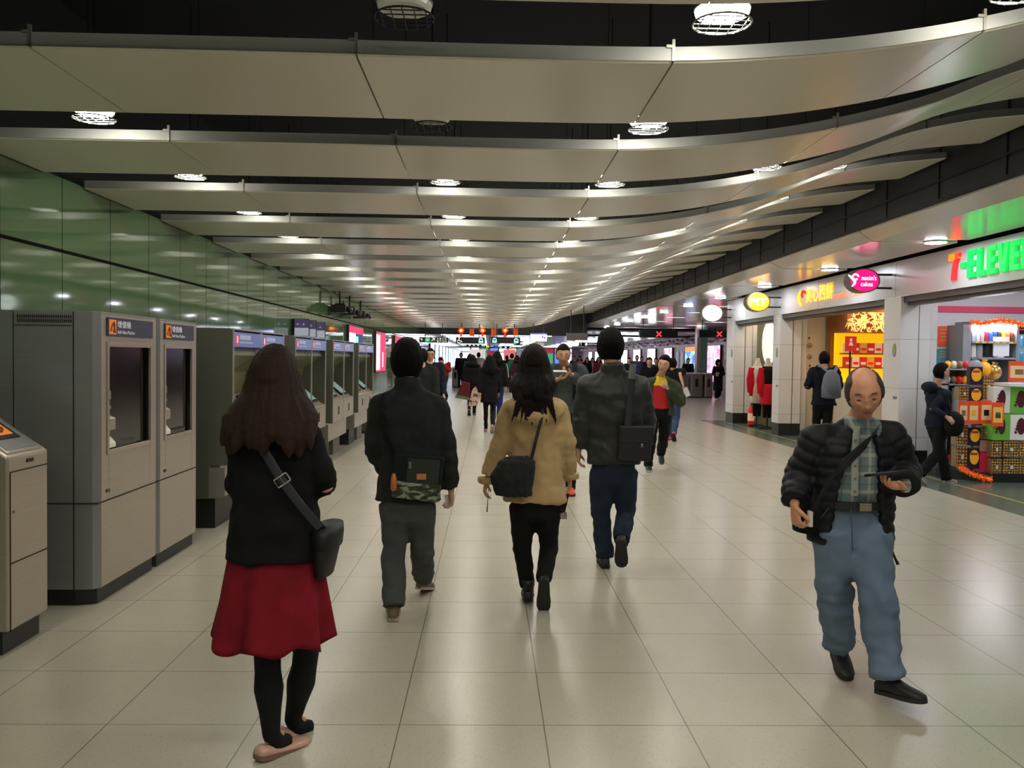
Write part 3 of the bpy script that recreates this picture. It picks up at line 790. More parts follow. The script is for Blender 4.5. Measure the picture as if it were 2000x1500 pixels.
q = MB(); q.box(x0 + W_ * .2, x0 + W_ * .38, YS - .006, YS, z0 + .005, z1 - .005); gs = obj('green_square', q, mat('sign_green', (20, 120, 90), emit=.5), e)
q = MB()
for i in range(4):
    for j in range(2): q.box(x0 + W_ * (.225 + .034 * i), x0 + W_ * (.245 + .034 * i), YS - .009, YS - .006, z0 + h_ * (.28 + .28 * j), z0 + h_ * (.46 + .28 * j))
obj('shop_symbol', q, mat('sign_mint', (150, 235, 190), emit=1.0), gs)
text('arrow', '↗', m_signw, e, (x0 + W_ * .42, YS - .004, z0 + .05), NX, NZ, h_ * .6, W_ * .12)
for j, row in enumerate(('ABCD', 'EFGH')):
    for i, ch in enumerate(row): text('letter', ch, m_signw, e, (x0 + W_ * (.62 + .09 * i), YS - .004, z0 + h_ * (.58 - .44 * j)), NX, NZ, h_ * .28, W_ * .05)
def train_icon(e, x, z, s, y):
    q = MB(); q.prism([(x - s * .42, y - .004, z), (x - s * .5, y - .004, z + s * .2), (x - s * .4, y - .004, z + s * .85), (x - s * .2, y - .004, z + s), (x + s * .2, y - .004, z + s), (x + s * .4, y - .004, z + s * .85), (x + s * .5, y - .004, z + s * .2), (x + s * .42, y - .004, z)], (0, -.002, 0))
    t = obj('train_symbol', q, m_signc, e)
    q = MB(); q.box(x - s * .28, x + s * .28, y - .009, y - .006, z + s * .42, z + s * .72); q.box(x - s * .22, x - s * .1, y - .009, y - .006, z + s * .12, z + s * .24); q.box(x + s * .1, x + s * .22, y - .009, y - .006, z + s * .12, z + s * .24)
    obj('train_window', q, m_sign, t)
for i, (a, b_) in enumerate(((890.5, 947), (959, 1016))):
    x0, x1, z0, z1 = sg(a, 658, b_, 671.5, YS)
    e = hang_sign('platform_sign', x0, x1, z0, z1, YS, 2.75, ['long black hanging sign with a wheelchair symbol and one train symbol', 'long black hanging sign with a train symbol at each end'][i])
    h_ = z1 - z0
    train_icon(e, x1 - h_ * .62, z0 + h_ * .12, h_ * .72, YS)
    if i == 1: train_icon(e, x0 + h_ * .55, z0 + h_ * .12, h_ * .72, YS)
    else:
        q = MB(); xc = x0 + h_ * .5; q.ell((xc, YS - .004, z0 + h_ * .82), (.022, .004, .022)); 
        q.tube([(xc, YS - .004, z0 + h_ * .72), (xc, YS - .004, z0 + h_ * .42), (xc + .07, YS - .004, z0 + h_ * .4), (xc + .1, YS - .004, z0 + h_ * .2)], .012, 6)
        q.tube([(xc + .06 * cos(t), YS - .004, z0 + h_ * .32 + .06 * sin(t)) for t in [pi * (.55 + 1.3 * i_ / 10) for i_ in range(11)]], .01, 6)
        obj('wheelchair_symbol', q, m_signw, e)
Y2 = 40.
for (a, t_, b_, c_, kind, lab) in ((906, 672, 945, 677, 'w', 'second black train sign behind the wheelchair sign'), (946, 674, 967, 679.5, 'y', 'small black sign with a yellow square'), (975, 675.5, 1000, 681, 'w', 'far black and white sign with pictograms'), (1003, 666, 1021, 675, 'w', 'small black sign with a white pictogram right of the train sign')):
    x0, x1, z0, z1 = sg(a, t_, b_, c_, Y2)
    e = hang_sign('direction_sign', x0, x1, z0, z1, Y2, 2.78, lab, poles=(.5,))
    h_ = z1 - z0
    if kind == 'y':
        q = MB(); q.box(x0 + .08, x0 + .22, Y2 - .005, Y2, z0 + .02, z1 - .02); obj('yellow_square', q, mat('sign_yellow', (250, 214, 40), emit=1.1), e)
        q = MB(); q.box(x0 + .27, x1 - .04, Y2 - .005, Y2, z0 + h_ * .55, z0 + h_ * .75); obj('text_band', q, m_signw, e)
    else:
        q = MB()
        n_ = max(2, int((x1 - x0) / .18))
        for i in range(n_):
            xx = lerp(x0 + .07, x1 - .07, i / (n_ - 1)); q.box(xx - .045, xx + .045, Y2 - .005, Y2, z0 + h_ * .3, z0 + h_ * .75)
        obj('pictogram', q, m_signw, e)
x0, x1, z0, z1 = sg(1035, 650, 1069, 668, YS)
e = hang_sign('information_screen', x0, x1, z0, z1, YS, 2.775, 'bright white information screen with a blue top bar', 'screen')
q = MB(); q.box(x0 + .02, x1 - .02, YS - .005, YS, z0 + .02, z1 - .06); obj('display', q, mat('display_white', (245, 248, 255), emit=2.0), e)
q = MB(); q.box(x0 + .02, x1 - .02, YS - .006, YS, z1 - .06, z1 - .015); obj('top_bar', q, mat('display_blue', (70, 80, 240), emit=1.5), e)
q = MB(); q.box(x1 - .2, x1 - .14, YS - .008, YS - .005, z0 + .13, z0 + .23); q.box(x1 - .13, x1 - .07, YS - .008, YS - .005, z0 + .11, z0 + .2); obj('figure_mark', q, mat('display_purple', (110, 90, 200), emit=.8), e)
x0, x1, z0, z1 = sg(1107, 650.5, 1148, 665, 27)
hang_sign('sign_back', x0, x1, z0, z1, 27, 3.99, 'plain grey-brown back of a hanging sign in the middle distance', m=mat('sign_back_grey', (98, 90, 86), rough=.5))
x0, x1, z0, z1 = sg(1131, 668.5, 1170, 676.5, 45)
e = hang_sign('exit_sign', x0, x1, z0, z1, 45, 3.1, 'far black sign with an up arrow and white lettering right of centre')
text('arrow', '↑', m_signw, e, (x0 + .05, 45 - .005, z0 + .04), NX, NZ, .13, .1)
q = MB(); q.ell((x0 + .38, 45 - .004, (z0 + z1) / 2), (.07, .004, .07)); obj('pictogram', q, m_signw, e)
text('lettering', '出口 Exit', m_signw, e, (x0 + .5, 45 - .005, z0 + .06), NX, NZ, .09, .45)
# lane display boards with a red cross
m_redx = mat('red_cross_glow', (255, 46, 60), emit=2.5)
for i, (a, b_, cx, lab) in enumerate(((1250, 1324, 1287, 'wide black lane board with a glowing red cross, over the gates left of the shops'), (1366, 1440, 1405, 'black lane board with a red cross partly hidden by the shop pillar'))):
    x0, x1, z0, z1 = sg(a, 644, b_, 660, 31.5)
    e = hang_sign('lane_board', x0, x1, z0, z1, 31.5, 3.038, lab, th=.3, grp='lane boards with red crosses', poles=(.1, .9))
    q = MB(); q.box(x0 + .04, x1 - .04, 31.495, 31.5, z0 + .03, z1 - .03); obj('display', q, mat('board_display', (10, 14, 12), rough=.3), e)
    c = P(cx, 652.5, 31.49); q = MB()
    for s_ in (1, -1): q.obox(c, V((.09, 0, .09 * s_)), V((.014, 0, -.014 * s_)), V((0, .003, 0)))
    obj('red_cross', q, m_redx, e)
# new year lanterns
m_lr = mat('lantern_red', (226, 52, 24), emit=.55); m_lo = mat('lantern_glow_orange', (255, 170, 60), emit=2.2); m_lb = mat('lantern_brown', (168, 84, 34), rough=.5, emit=.25)
for i, (px, kind) in enumerate(((900.5, 'd'), (921.5, 'c'), (942.5, 'd'), (964, 'c'), (986.5, 'd'), (1007, 'c'))):
    c = P(px, 645.5 if kind == 'd' else 649, 28.5)
    e = empty('paper_lantern', c, ('red diamond lantern with a glowing heart' if kind == 'd' else 'orange-brown cylinder lantern') + ', %s from the left in the hanging row' % ORD[i], 'lantern', 'new year lanterns hanging in a row')
    q = MB(); y = c.y
    if kind == 'd':
        q.ring_loft([[c + V((r * cos(t), r * .6 * sin(t), z)) for t in [2 * pi * j / 8 for j in range(8)]] for r, z in ((.02, -.1), (.06, -.08), (.115, 0), (.06, .08), (.02, .1))]); obj('shade', q, m_lr, e)
        q = MB(); q.ell(c + V((0, -.05, 0)), (.05, .035, .05)); obj('bulb', q, m_lo, e, smooth=True)
        q = MB(); q.tube([c + V((0, 0, -.1)), c + V((0, 0, -.14)), c + V((0, 0, -.2))], [.015, .03, .045], 8); obj('tassel', q, m_lr, e)
    else:
        q.tube([c + V((0, 0, -.11)), c + V((0, 0, .1))], .068, 12); obj('shade', q, m_lb, e)
        q = MB()
        for t in range(6): q.cyl(c + V((.07 * cos(t * pi / 3), .07 * sin(t * pi / 3), -.12)), c + V((.07 * cos(t * pi / 3), .07 * sin(t * pi / 3), .12)), .008, 5)
        obj('rib', q, m_lr, e)
    q = MB(); q.cyl(c + V((0, 0, .1)), (c.x, c.y, 2.756), .004, 5); obj('cord', q, m_pole, e)
# far shops and stalls at the end of the concourse
m_fw = mat('far_light_white', (250, 250, 255), emit=2.6)
m_glowp = mat('far_counter_red', (180, 60, 50), rough=.5, emit=.2)
for i, (px0, py0, px1, py1, Y, m, lab) in enumerate((
    (1136, 735, 1160, 760, 40, m_glowp, 'low red counter in the gate hall'),
    (916, 683, 948, 700, 70, mat('far_kiosk_cream', (200, 190, 186), emit=.7), 'cream lit kiosk front in the far distance'),
    (951, 686, 965, 712, 66, mat('far_kiosk_red', (176, 50, 54), emit=.5), 'red stall panel in the far distance'),
    (984, 684, 1006, 708, 72, mat('far_kiosk_pink', (220, 120, 124), emit=.7), 'pink lit stall front in the far distance'),
    (968, 690, 983, 712, 80, m_fw, 'white glowing shop front at the far end'),
    (1010, 684, 1034, 704, 80, m_farw, 'pale stall box at the far end'))):
    x0, x1, z0, z1 = sg(px0, py0, px1, py1, Y); q = MB(); q.box(x0, x1, Y, Y + .6, 0, z1); q.box(x0 - .05, x1 + .05, Y - .05, Y + .65, z1, z1 + .05)
    tag(obj('market_stall', q, m, loc=((x0 + x1) / 2, Y, 0)), lab, 'stall')
cols_ = [('far_front_white', (245, 246, 255), 1.6), ('far_front_red', (190, 40, 44), .8), ('far_front_blue', (110, 140, 230), 1.0), ('far_front_cream', (235, 215, 190), 1.2), ('far_front_pink', (230, 120, 140), .9), ('far_front_white', 0, 0), ('far_front_green', (90, 170, 130), .8)]
for i in range(12):
    nm_, cc_, st_ = cols_[(i * 3) % 7]; mm_ = MATS.get(nm_) or mat(nm_, cc_ or (245, 246, 255), emit=st_ or 1.6)
    x = -2.6 + i * 1.05; e = empty('storefront', (x, 97.4, 0), '%s lit shop front on the far end wall, %s from the left' % (nm_.split('_')[-1], ORD[i]), 'shop front', 'tiny lit shop fronts on the far end wall')
    q = MB(); q.box(x - .48, x + .48, 97.5, 98, 0, 2.9); obj('front', q, m_farw, e)
    q = MB(); q.box(x - .42, x + .42, 97.46, 97.5, .3, 2.1); obj('window', q, mm_, e)
    q = MB(); q.box(x - .42, x + .42, 97.44, 97.5, 2.25, 2.6); obj('sign_band', q, MATS.get(cols_[(i * 3 + 2) % 7][0]) or mm_, e)
m_tube = mat('far_strip_light', (235, 240, 255), emit=6)
ft = None
for i in range(10):
    y = 41.2 + i * 5.5
    for j, x in enumerate((-1.4, 2.2, 7.0)):
        lab = 'long strip light in the far ceiling, %s row, %s' % (ORD[i], ['left', 'middle', 'right'][j])
        if ft is None:
            q = MB(); q.box(x - 1.2, x + 1.2, y, y + .12, 2.72, 2.775); ft = tag(obj('strip_light', q, m_tube, loc=(x, y, 2.75)), lab, 'light', 'strip lights of the far ceiling')
        else: copy_tree(ft, (x, y, 2.75), lab)
# lights of the gate hall set between its soffit panels
hl = None
for i, y in enumerate([21.9 + 3.3 * j for j in range(7)]):
    for j, x in enumerate((6.6, 8.9)):
        lab = 'slim downlight in the gate hall ceiling, %s row, %s' % (ORD[i], ['left', 'right'][j])
        yy = [a for a in SY if a > y - 1.7]; y_ = (min(yy) if yy else y) - .14
        if hl is None:
            q = MB(); q.box(x - .3, x + .3, y_ - .06, y_ + .06, 3.06, 3.1); hl = tag(obj('hall_light', q, mat('hall_light_white', (244, 232, 250), emit=18), loc=(x, y_, 3.1)), lab, 'light', 'lights of the gate hall')
        else: copy_tree(hl, (x, y_, 3.1), lab)

# ticket gates
m_gate = mat('gate_steel', (150, 146, 140), rough=.3, metal=.7)
gt = [(PF(1352, 778), 'gate housing with a dark slot left of the hooded woman'), (PF(1390, 780), 'gate housing right behind the hooded woman'), (PF(1330, 776), 'steel gate housing beside the man with boxes')]
for i, (px, py, lab) in enumerate(((1326, 774, 'wide steel gate housing next to the man with the boxes'), (1362, 776, 'wide steel gate housing in the middle of the hall'), (1386, 780, 'slim steel gate housing with a dark slot beside the hooded woman'), (889, 757, 'slim steel gate housing with a dark slot at the far left wall'))):
    c = (V((7.85, 34.9, 0)), V((8.5, 34.9, 0)), V((9.0, 34.9, 0)), V((-1.68, 43.3, 0)))[i]; wd = .5 if i < 2 else .32
    e = empty('ticket_gate', c, lab, 'gate', 'steel ticket gates'); q = MB(); q.box(c.x - wd / 2, c.x + wd / 2, c.y, c.y + 1.6, .03, 1.02); obj('housing', q, m_gate, e, bevel=.04)
    q = MB(); q.box(c.x - .06, c.x + .06, c.y - .006, c.y, .45, .78); obj('slot', q, m_gasket, e)
    q = MB(); q.box(c.x - wd / 2 + .02, c.x + wd / 2 - .02, c.y + .02, c.y + 1.5, 0, .03); obj('base', q, m_plinth, e)
    if i < 2: q = MB(); q.box(c.x + wd / 2, c.x + wd / 2 + .1, c.y + .7, c.y + .74, .35, .9); obj('flap', q, mat('gate_flap', (170, 150, 150), rough=.2), e)
# ================================================================ SHOPS
m_wl = mat('shop_light_warm', (255, 232, 196), emit=SHOP); m_cl = mat('shop_light_cool', (244, 246, 255), emit=SHOP)
def shop_light(x, y, z, m, lab, r=.12):
    q = MB(); q.disc((x, y, z - .004), (0, 0, 1), r, 20, .008); q.tube([(x, y, z - .002), (x, y, z)], [r * 1.15, r * 1.15], 20)
    return tag(obj('shop_downlight', q, m, loc=(x, y, z)), lab, 'light', 'downlights inside the shops')
n_ = 0
for x, y in ((6.9, 13.6), (6.9, 15.0), (6.9, 16.4), (7.9, 13.6), (7.9, 15.0), (7.9, 16.5), (9.0, 14.2), (9.0, 16.2)):
    shop_light(x, y, 2.75, m_wl, 'warm downlight inside the cake shop, %s' % ORD[n_]); n_ += 1
for i, (x, y) in enumerate(((6.7, 18.6), (6.7, 19.6), (6.7, 20.6), (7.6, 19.2))):
    shop_light(x, y, 2.75, m_wl, 'warm downlight inside the clothes shop, %s' % ORD[i])
for i, (x, y) in enumerate(((7.0, 7.8), (7.0, 9.6), (7.0, 11.4), (8.6, 8.6), (8.6, 10.6), (9.6, 12.0))):
    shop_light(x, y, 2.95, m_cl, 'cool downlight inside the convenience store, %s' % ORD[i], .2)

# --- fascia lettering. The fascia faces the concourse: text runs towards the camera (-Y)
RT = V((0, -1, 0))
# convenience store: 7-ELEVEN
m_g7 = mat('sign_green_glow', (0, 222, 84), emit=.9); m_r7 = mat('sign_red_glow', (235, 38, 52), emit=.95); m_o7 = mat('sign_orange_glow', (255, 120, 30), emit=1.5)
a7 = PX(1857, 512, SH); b7 = PX(1997, 480, SH)
ys, zb_, hgt = 11.09, 2.61, .34
e = empty('store_sign', (SH, ys, zb_), 'illuminated red, orange and green convenience store lettering on the grey fascia', 'sign')
def glyph(poly, x, wd, m, nm='letter'):
    """poly in a unit box standing x metres along the fascia"""
    q = MB(); q.prism([V((SH - .004, ys - (x + p[0] * wd), zb_ + p[1] * hgt)) for p in poly], (-.03, 0, 0)); return obj(nm, q, m, e)
glyph([(0, .74), (0, 1), (.98, 1), (1.0, .8), (.6, .74)], 0, .25, m_o7, 'numeral_top')
glyph([(.62, 1), (1.02, 1), (1.02, .86), (.78, .6), (.68, .3), (.66, 0), (.26, 0), (.3, .35), (.42, .62), (.62, .86)], 0, .25, m_r7, 'numeral_stem')
glyph([(0, .40), (0, .6), (1, .6), (1, .40)], .275, .13, m_g7, 'dash')
EE = [(0, 0), (0, 1), (1, 1), (1, .82), (.5, .82), (.5, .6), (.92, .6), (.92, .42), (.5, .42), (.5, .18), (1, .18), (1, 0)]
LL = [(0, 0), (0, 1), (.5, 1), (.5, .18), (1, .18), (1, 0)]
VV = [(.3, 0), (0, 1), (.4, 1), (.53, .42), (.66, 1), (1.04, 1), (.76, 0)]
NN = [(0, 0), (0, 1), (.34, 1), (.66, .45), (.66, 1), (1, 1), (1, 0), (.66, 0), (.34, .55), (.34, 0)]
for ch, x_, wd in ((EE, .435, .18), (LL, .65, .18), (EE, .865, .18), (VV, 1.07, .22), (EE, 1.32, .185), (NN, 1.54, .2)): glyph(ch, x_, wd, m_g7)
# cake shop characters and logo
m_y = mat('sign_amber_glow', (255, 196, 40), emit=1.6); m_orl = mat('sign_orange_letters', (255, 130, 60), emit=1.0)
a = PX(1575, 575, SH); b_ = PX(1628, 575, SH)
e = empty('cake_shop_sign', (SH, a.y, 2.6), 'glowing amber Chinese lettering with a curly heart mark over the cake shop', 'sign')
text('chinese_lettering', '美心西餅', m_y, e, (SH - .01, a.y, 2.64), RT, NZ, .3, a.y - b_.y, ext=.006, bold=.01)
c = PX(1629, 585, SH)
text('english_lettering', "maxim's", m_orl, e, (SH - .01, c.y - .02, 2.62), RT, NZ, .13, .6, ext=.006)
text('english_lettering', "cakes", m_orl, e, (SH - .01, c.y - .72, 2.62), RT, NZ, .13, .42, ext=.006)
q = MB(); c = PX(1566, 582, SH); hy = c.y
q.tube([V((SH - .01, hy + .18 * sin(t * 2.6) * .8 - .02, 2.6 + .3 * t)) for t in [i / 10 for i in range(11)]], [.012 + .02 * sin(i / 10 * pi) for i in range(11)], 8); obj('heart_curl', q, m_y, e)
q = MB(); q.tube([V((SH - .01, hy - .1 + .09 * cos(t), 2.82 + .07 * sin(t))) for t in [i * .5 - 1 for i in range(9)]], .014, 8); obj('heart_curl', q, mat('sign_redcurl', (220, 40, 40), emit=1.0), e)
# oval blade signs on two arms
def blade(px, py, rx, rz, X, mf, lab, words, m_t, logo=False):
    c = PX(px, py, X); y = c.y
    e = empty('blade_sign', c, lab, 'sign', 'oval blade signs over the shops')
    q = MB(); q.tube([c + V((0, -.1, 0)), c + V((0, .1, 0))], [(rx, rz), (rx, rz)], 40, ref=(1, 0, 0)); obj('drum', q, mat('blade_rim', (120, 112, 102), rough=.35, metal=.5), e, smooth=False)
    q = MB(); q.tube([c + V((0, -.104, 0)), c + V((0, -.1, 0))], [(rx * .9, rz * .9), (rx * .9, rz * .9)], 40, ref=(1, 0, 0)); f = obj('face', q, mf, e)
    for dz in (-.1, .1):
        q = MB(); q.cyl(c + V((rx * .9, 0, dz)), (SH + .02, y, c.z + dz), .016, 8); obj('arm', q, m_pole, e)
    for (wd, dx, dz, h_, w_) in words: text('lettering', wd, m_t, f, c + V((dx, -.106, dz)), NX, NZ, h_, w_, align='CENTER', bold=.02 if wd == 'PIT' else .004)
    if logo:
        q = MB(); q.tube([c + V((-.19 + .05 * sin(t * 4) - .02 * t, -.107, -.09 + .17 * t)) for t in [i / 10 for i in range(11)]], [.008 + .012 * sin(i / 10 * pi) for i in range(11)], 6)
        q.tube([c + V((-.14 + .045 * cos(t), -.107, .05 + .04 * sin(t))) for t in [i * .6 for i in range(10)]], .012, 6); obj('heart_logo', q, m_t, f)
    return e
def glowm(name, a, b_, st):
    m = mat(name, a, emit=st); k = NT(m); g, xyz = k.obj()
    l_ = k.n('VectorMath', operation='LENGTH'); k.l(g, l_.inputs[0]); r = k.n('MapRange'); r.inputs[1].default_value = .05; r.inputs[2].default_value = .26; k.l(l_.outputs['Value'], r.inputs[0])
    k.l(k.mix(r.outputs[0], s2l(a), s2l(b_)), k.b.inputs['Emission Color']); return m
m_tw = mat('blade_white', (255, 245, 250), emit=2.2)
blade(1683, 549, .235, .18, 5.55, mat('blade_magenta', (226, 16, 110), emit=1.3), 'magenta oval blade sign of the cake shop on two arms', [("maxim's", .06, .005, .07, .22), ('cakes', .03, -.085, .065, .18)], m_tw, True)
blade(1478, 590, .25, .2, 5.5, mat('blade_amber', (255, 172, 20), emit=1.5), 'amber oval blade sign with slab lettering over the clothes shop', [('PIT', 0, -.07, .14, .36)], m_tw)
blade(1389, 612, .27, .22, 5.5, mat('blade_glow_white', (240, 248, 244), emit=2.4), 'white oval blade sign with faint green lettering beyond the clothes shop', [('J  WIN', 0, -.04, .11, .38)], mat('blade_green', (20, 130, 70), emit=.3))

# --- cake shop interior
m_yel = mat('cake_yellow_glow', (255, 200, 20), emit=.75)
c0 = PX(1642, 650, 7.6)
BX = 9.2
def bw_(px, py, Y): return P(px, py, Y)
Yc = 17.0
x0 = P(1642, 650, Yc).x; x1 = P(1727, 650, Yc).x + .8
e = empty('cake_display', (x0, Yc, 0), 'cake shop display with glowing yellow back panel and golden tree lattice above', 'display')
zt, zb = P(1680, 612, Yc).z, P(1680, 650, Yc).z
q = MB(); q.box(x0, x1, Yc - .3, Yc + .7, zb, zt + .12); q.box(x0, x1, Yc + .5, Yc + .7, 0, zb); obj('header_box', q, mat('cake_brown', (150, 84, 38), rough=.5), e)
q = MB(); random.seed(4)
for i in range(330):
    xx = random.uniform(x0 + .08, x1 - .05); zz = random.uniform(zb + .03, zt); a_ = random.uniform(0, 6.28); l_ = random.uniform(.05, .15)
    q.tube([(xx, Yc - .31, zz), (xx + l_ * .6 * cos(a_), Yc - .315, clamp(zz + l_ * .6 * sin(a_), zb + .01, zt)), (xx + l_ * cos(a_ + .6), Yc - .31, clamp(zz + l_ * sin(a_ + .6), zb + .01, zt))], [.01, .008, .004], 5)
tr = obj('tree_lattice', q, mat('lattice_gold', (255, 200, 120), rough=.4, emit=1.1), e)
zy = P(1680, 715, Yc).z
q = MB(); q.box(x0, x1, Yc + .3, Yc + .32, zy - .4, zb); obj('glow_panel', q, m_yel, e)
q = MB(); q.box(x0, x1, Yc - .6, Yc + .3, .05, zy - .32); obj('counter', q, m_shopw, e, bevel=.01)
q = MB(); q.box(x0 - .02, x1, Yc - .63, Yc + .3, zy - .32, zy - .26); obj('counter_top', q, m_yel, e)
q = MB()
for zz in (zy - .02, zy + .26): q.box(x0 + .1, x1, Yc - .1, Yc + .28, zz - .03, zz)
obj('shelf', q, mat('cake_brown', (0, 0, 0)), e)
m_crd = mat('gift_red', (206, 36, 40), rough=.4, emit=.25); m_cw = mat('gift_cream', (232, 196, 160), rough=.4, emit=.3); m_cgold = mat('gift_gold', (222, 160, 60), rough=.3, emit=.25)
gb = None; n_ = 0
for rr, zz in enumerate((zy - .02, zy + .26)):
    for i in range(9):
        xx = x0 + .14 + i * .15
        if xx > x1 - .1: break
        lab = 'small red gift box on the cake shop %s shelf, %s from the left' % (['lower', 'upper'][rr], ORD[i])
        e2 = empty('gift_box', (xx, Yc - .05, zz), lab, 'box', 'red gift boxes on the cake shop shelves')
        q = MB(); q.box(xx - .07, xx + .07, Yc - .07, Yc + .05, zz, zz + .2); obj('carton', q, [m_crd, m_cw, m_crd, m_cgold][(i + rr) % 4], e2)
        q = MB(); q.box(xx - .05, xx + .05, Yc - .073, Yc - .07, zz + .05, zz + .1); obj('carton_label', q, [m_cw, m_crd][(i + rr) % 2], e2)
c = P(1662, 672, 16.5)
e = empty('poster_stand', c, 'red poster of a figure in white lettering inside the cake shop', 'poster')
q = MB(); q.box(c.x - .11, c.x + .11, 16.5, 16.52, c.z - .14, c.z + .15); obj('sheet', q, m_crd, e)
q = MB(); q.box(c.x - .015, c.x + .015, 16.52, 16.54, .8, c.z - .1); obj('stem', q, m_pole, e)
q = MB(); q.ell((c.x, 16.498, c.z + .08), (.025, .002, .03)); q.tube([(c.x, 16.497, c.z + .04), (c.x, 16.497, c.z - .03)], [(.02, .003), (.045, .003)], 10, ref=(1, 0, 0)); obj('printed_figure', q, m_cw, e)
# stickers on the cream partition (facing camera at Y=17.8)
for i, (px, py, w_, h_, lab) in enumerate(((1580.5, 660, .1, .12, 'small square sticker at the top of the cream partition'), (1581.5, 675, .15, .16, 'round no-entry pictogram sticker on the cream partition'), (1581.5, 697, .15, .18, 'framed square pictogram notice on the cream partition'), (1581.5, 714, .13, .1, 'faint lower notice on the cream partition'))):
    c = P(px, py, 17.79)
    e = empty('notice_sticker', c, lab, 'notice', 'notices on the cream partition'); q = MB(); q.box(c.x - w_ / 2, c.x + w_ / 2, 17.79, 17.8, c.z - h_ / 2, c.z + h_ / 2); obj('sheet', q, mat('sticker_cream', (222, 208, 190), rough=.5), e)
    q = MB()
    if i in (1, 2): q.tube([(c.x + .05 * cos(t), 17.785, c.z + .05 * sin(t)) for t in [2 * pi * j / 16 for j in range(17)]], .006, 5)
    q.box(c.x - .02, c.x + .02, 17.785, 17.79, c.z - .03, c.z + .02); obj('pictogram', q, mat('sticker_brown', (110, 70, 60), rough=.5), e)

# --- clothes shop: mannequins, round lamp, extinguisher
m_man = mat('mannequin_white', (226, 216, 204), rough=.35)
q = MB(); c = P(1502, 670, 20.4); q.tube([c + V((0, -.03, 0)), c + V((0, .03, 0))], [(.16, .52), (.16, .52)], 36, ref=(1, 0, 0))
tag(obj('oval_mirror', q, mat('mirror_glow', (240, 240, 240), emit=.7), loc=c), 'tall white oval panel in the clothes shop display', 'panel')
q = MB(); q.cyl((c.x, c.y, 0), (c.x, c.y, c.z - .5), .02, 8)
obj('panel_stand', q, m_pole, None, loc=(c.x, c.y, 0)); bpy.data.objects['panel_stand'].parent = bpy.data.objects['oval_mirror']; bpy.data.objects['panel_stand'].location = V((c.x, c.y, 0)) - c
c = PF(1468, 834)
c = V((P(1467, 800, 20.2).x, 20.2, 0))
e = empty('fire_extinguisher', c, 'red fire extinguisher with a white label on the clothes shop floor', 'fire extinguisher')
q = MB(); q.tube([c + V((0, 0, .01)), c + V((0, 0, .03)), c + V((0, 0, .38)), c + V((0, 0, .44)), c + V((0, 0, .47))], [.06, .075, .075, .05, .02], 18); obj('cylinder', q, m_crd, e, smooth=True)
q = MB(); q.tube([c + V((0, 0, .12)), c + V((0, 0, .3))], .077, 18, cap=False); obj('label_band', q, m_cw, e)
q = MB(); q.tube([c + V((0, 0, .46)), c + V((0, 0, .52)), c + V((.08, 0, .53))], .014, 8); q.tube([c + V((.02, 0, .5)), c + V((.1, -.02, .42)), c + V((.1, -.03, .25))], .01, 8); obj('valve', q, m_gasket, e)

# --- convenience store: partition at Y = 12.75 (front face), counters
Yp = 12.75
def onwall(px0, py0, px1, py1, Y): a = P(px0, py0, Y); b_ = P(px1, py1, Y); return a.x, b_.x, min(a.z, b_.z), max(a.z, b_.z)
m_pink = mat('store_pink_band', (206, 70, 104), rough=.3, emit=.15)
x0, x1, z0, z1 = onwall(1831, 600, 2000, 612, Yp)
q = MB(); q.box(x0, 10.3, Yp - .02, Yp, z0, z1 + .02); tag(obj('colour_band', q, m_pink, loc=(x0, Yp, z0)), 'crimson-pink stripe along the white store partition', 'wall stripe')
for (a, b_, c_, d, m, lab, kk) in ((1832, 637, 1860, 677, mat('poster_orange', (226, 92, 48), rough=.5, emit=.1), 'orange-red poster on the white store partition', 4), (1828, 681, 1871, 712, mat('poster_teal', (74, 140, 140), rough=.5, emit=.1), 'teal poster below the orange one on the store partition', 3)):
    x0, x1, z0, z1 = onwall(a, b_, c_, d, Yp); e = empty('wall_poster', (x0, Yp, z0), lab, 'poster')
    q = MB(); q.box(x0, x1, Yp - .012, Yp, z0, z1); obj('sheet', q, m, e)
    q = MB()
    for i in range(kk): q.box(lerp(x0, x1, .15), lerp(x0, x1, .85 - .1 * (i % 2)), Yp - .014, Yp - .012, lerp(z1, z0, .15 + .17 * i), lerp(z1, z0, .2 + .17 * i))
    obj('printed_lines', q, mat('print_faint', (236, 160, 120) if kk == 4 else (40, 80, 84), rough=.5), e)
# back unit with shelves
Yu = 12.3
x0, x1, z0, z1 = onwall(1898, 634, 1984, 700, Yu)
e = empty('shelf_unit', (x0, Yu, 0), 'lit back counter unit with two shelves behind the store display', 'shelves')
m_cab = mat('unit_grey', (150, 154, 160), rough=.4)
q = MB(); q.box(x0 - .12, x0, Yu, Yp, 0, z1); q.box(x1, x1 + .04, Yu, Yp, 0, z1); q.box(x0, x1, Yu, Yp, z1, z1 + .05); q.box(x0, x1, Yp - .05, Yp - .02, 0, z1); obj('frame', q, m_cab, e)
zs = [P(1940, 667, Yu).z, P(1940, 698, Yu).z]
q = MB(); q.box(x0, x1, Yu - .03, Yp - .05, zs[0] - .03, zs[0]); q.box(x0, x1, Yu - .03, Yp - .05, zs[1] - .03, zs[1]); q.box(x0, x1, Yu, Yp - .05, 0, .9); obj('shelf', q, m_cab, e)
q = MB(); q.box(x0 + .02, x1 - .02, Yu - .015, Yu + .02, lerp(zs[0], z1, .62), z1 - .01); obj('light_panel', q, m_cl, e)
q = MB()
for i in range(6): q.box(x0 + .04 + i * .1, x0 + .1 + i * .1, Yu - .034, Yu - .03, zs[0] - .028, zs[0] - .004)
obj('price_tags', q, mat('price_yellow', (226, 206, 70), rough=.5), e)
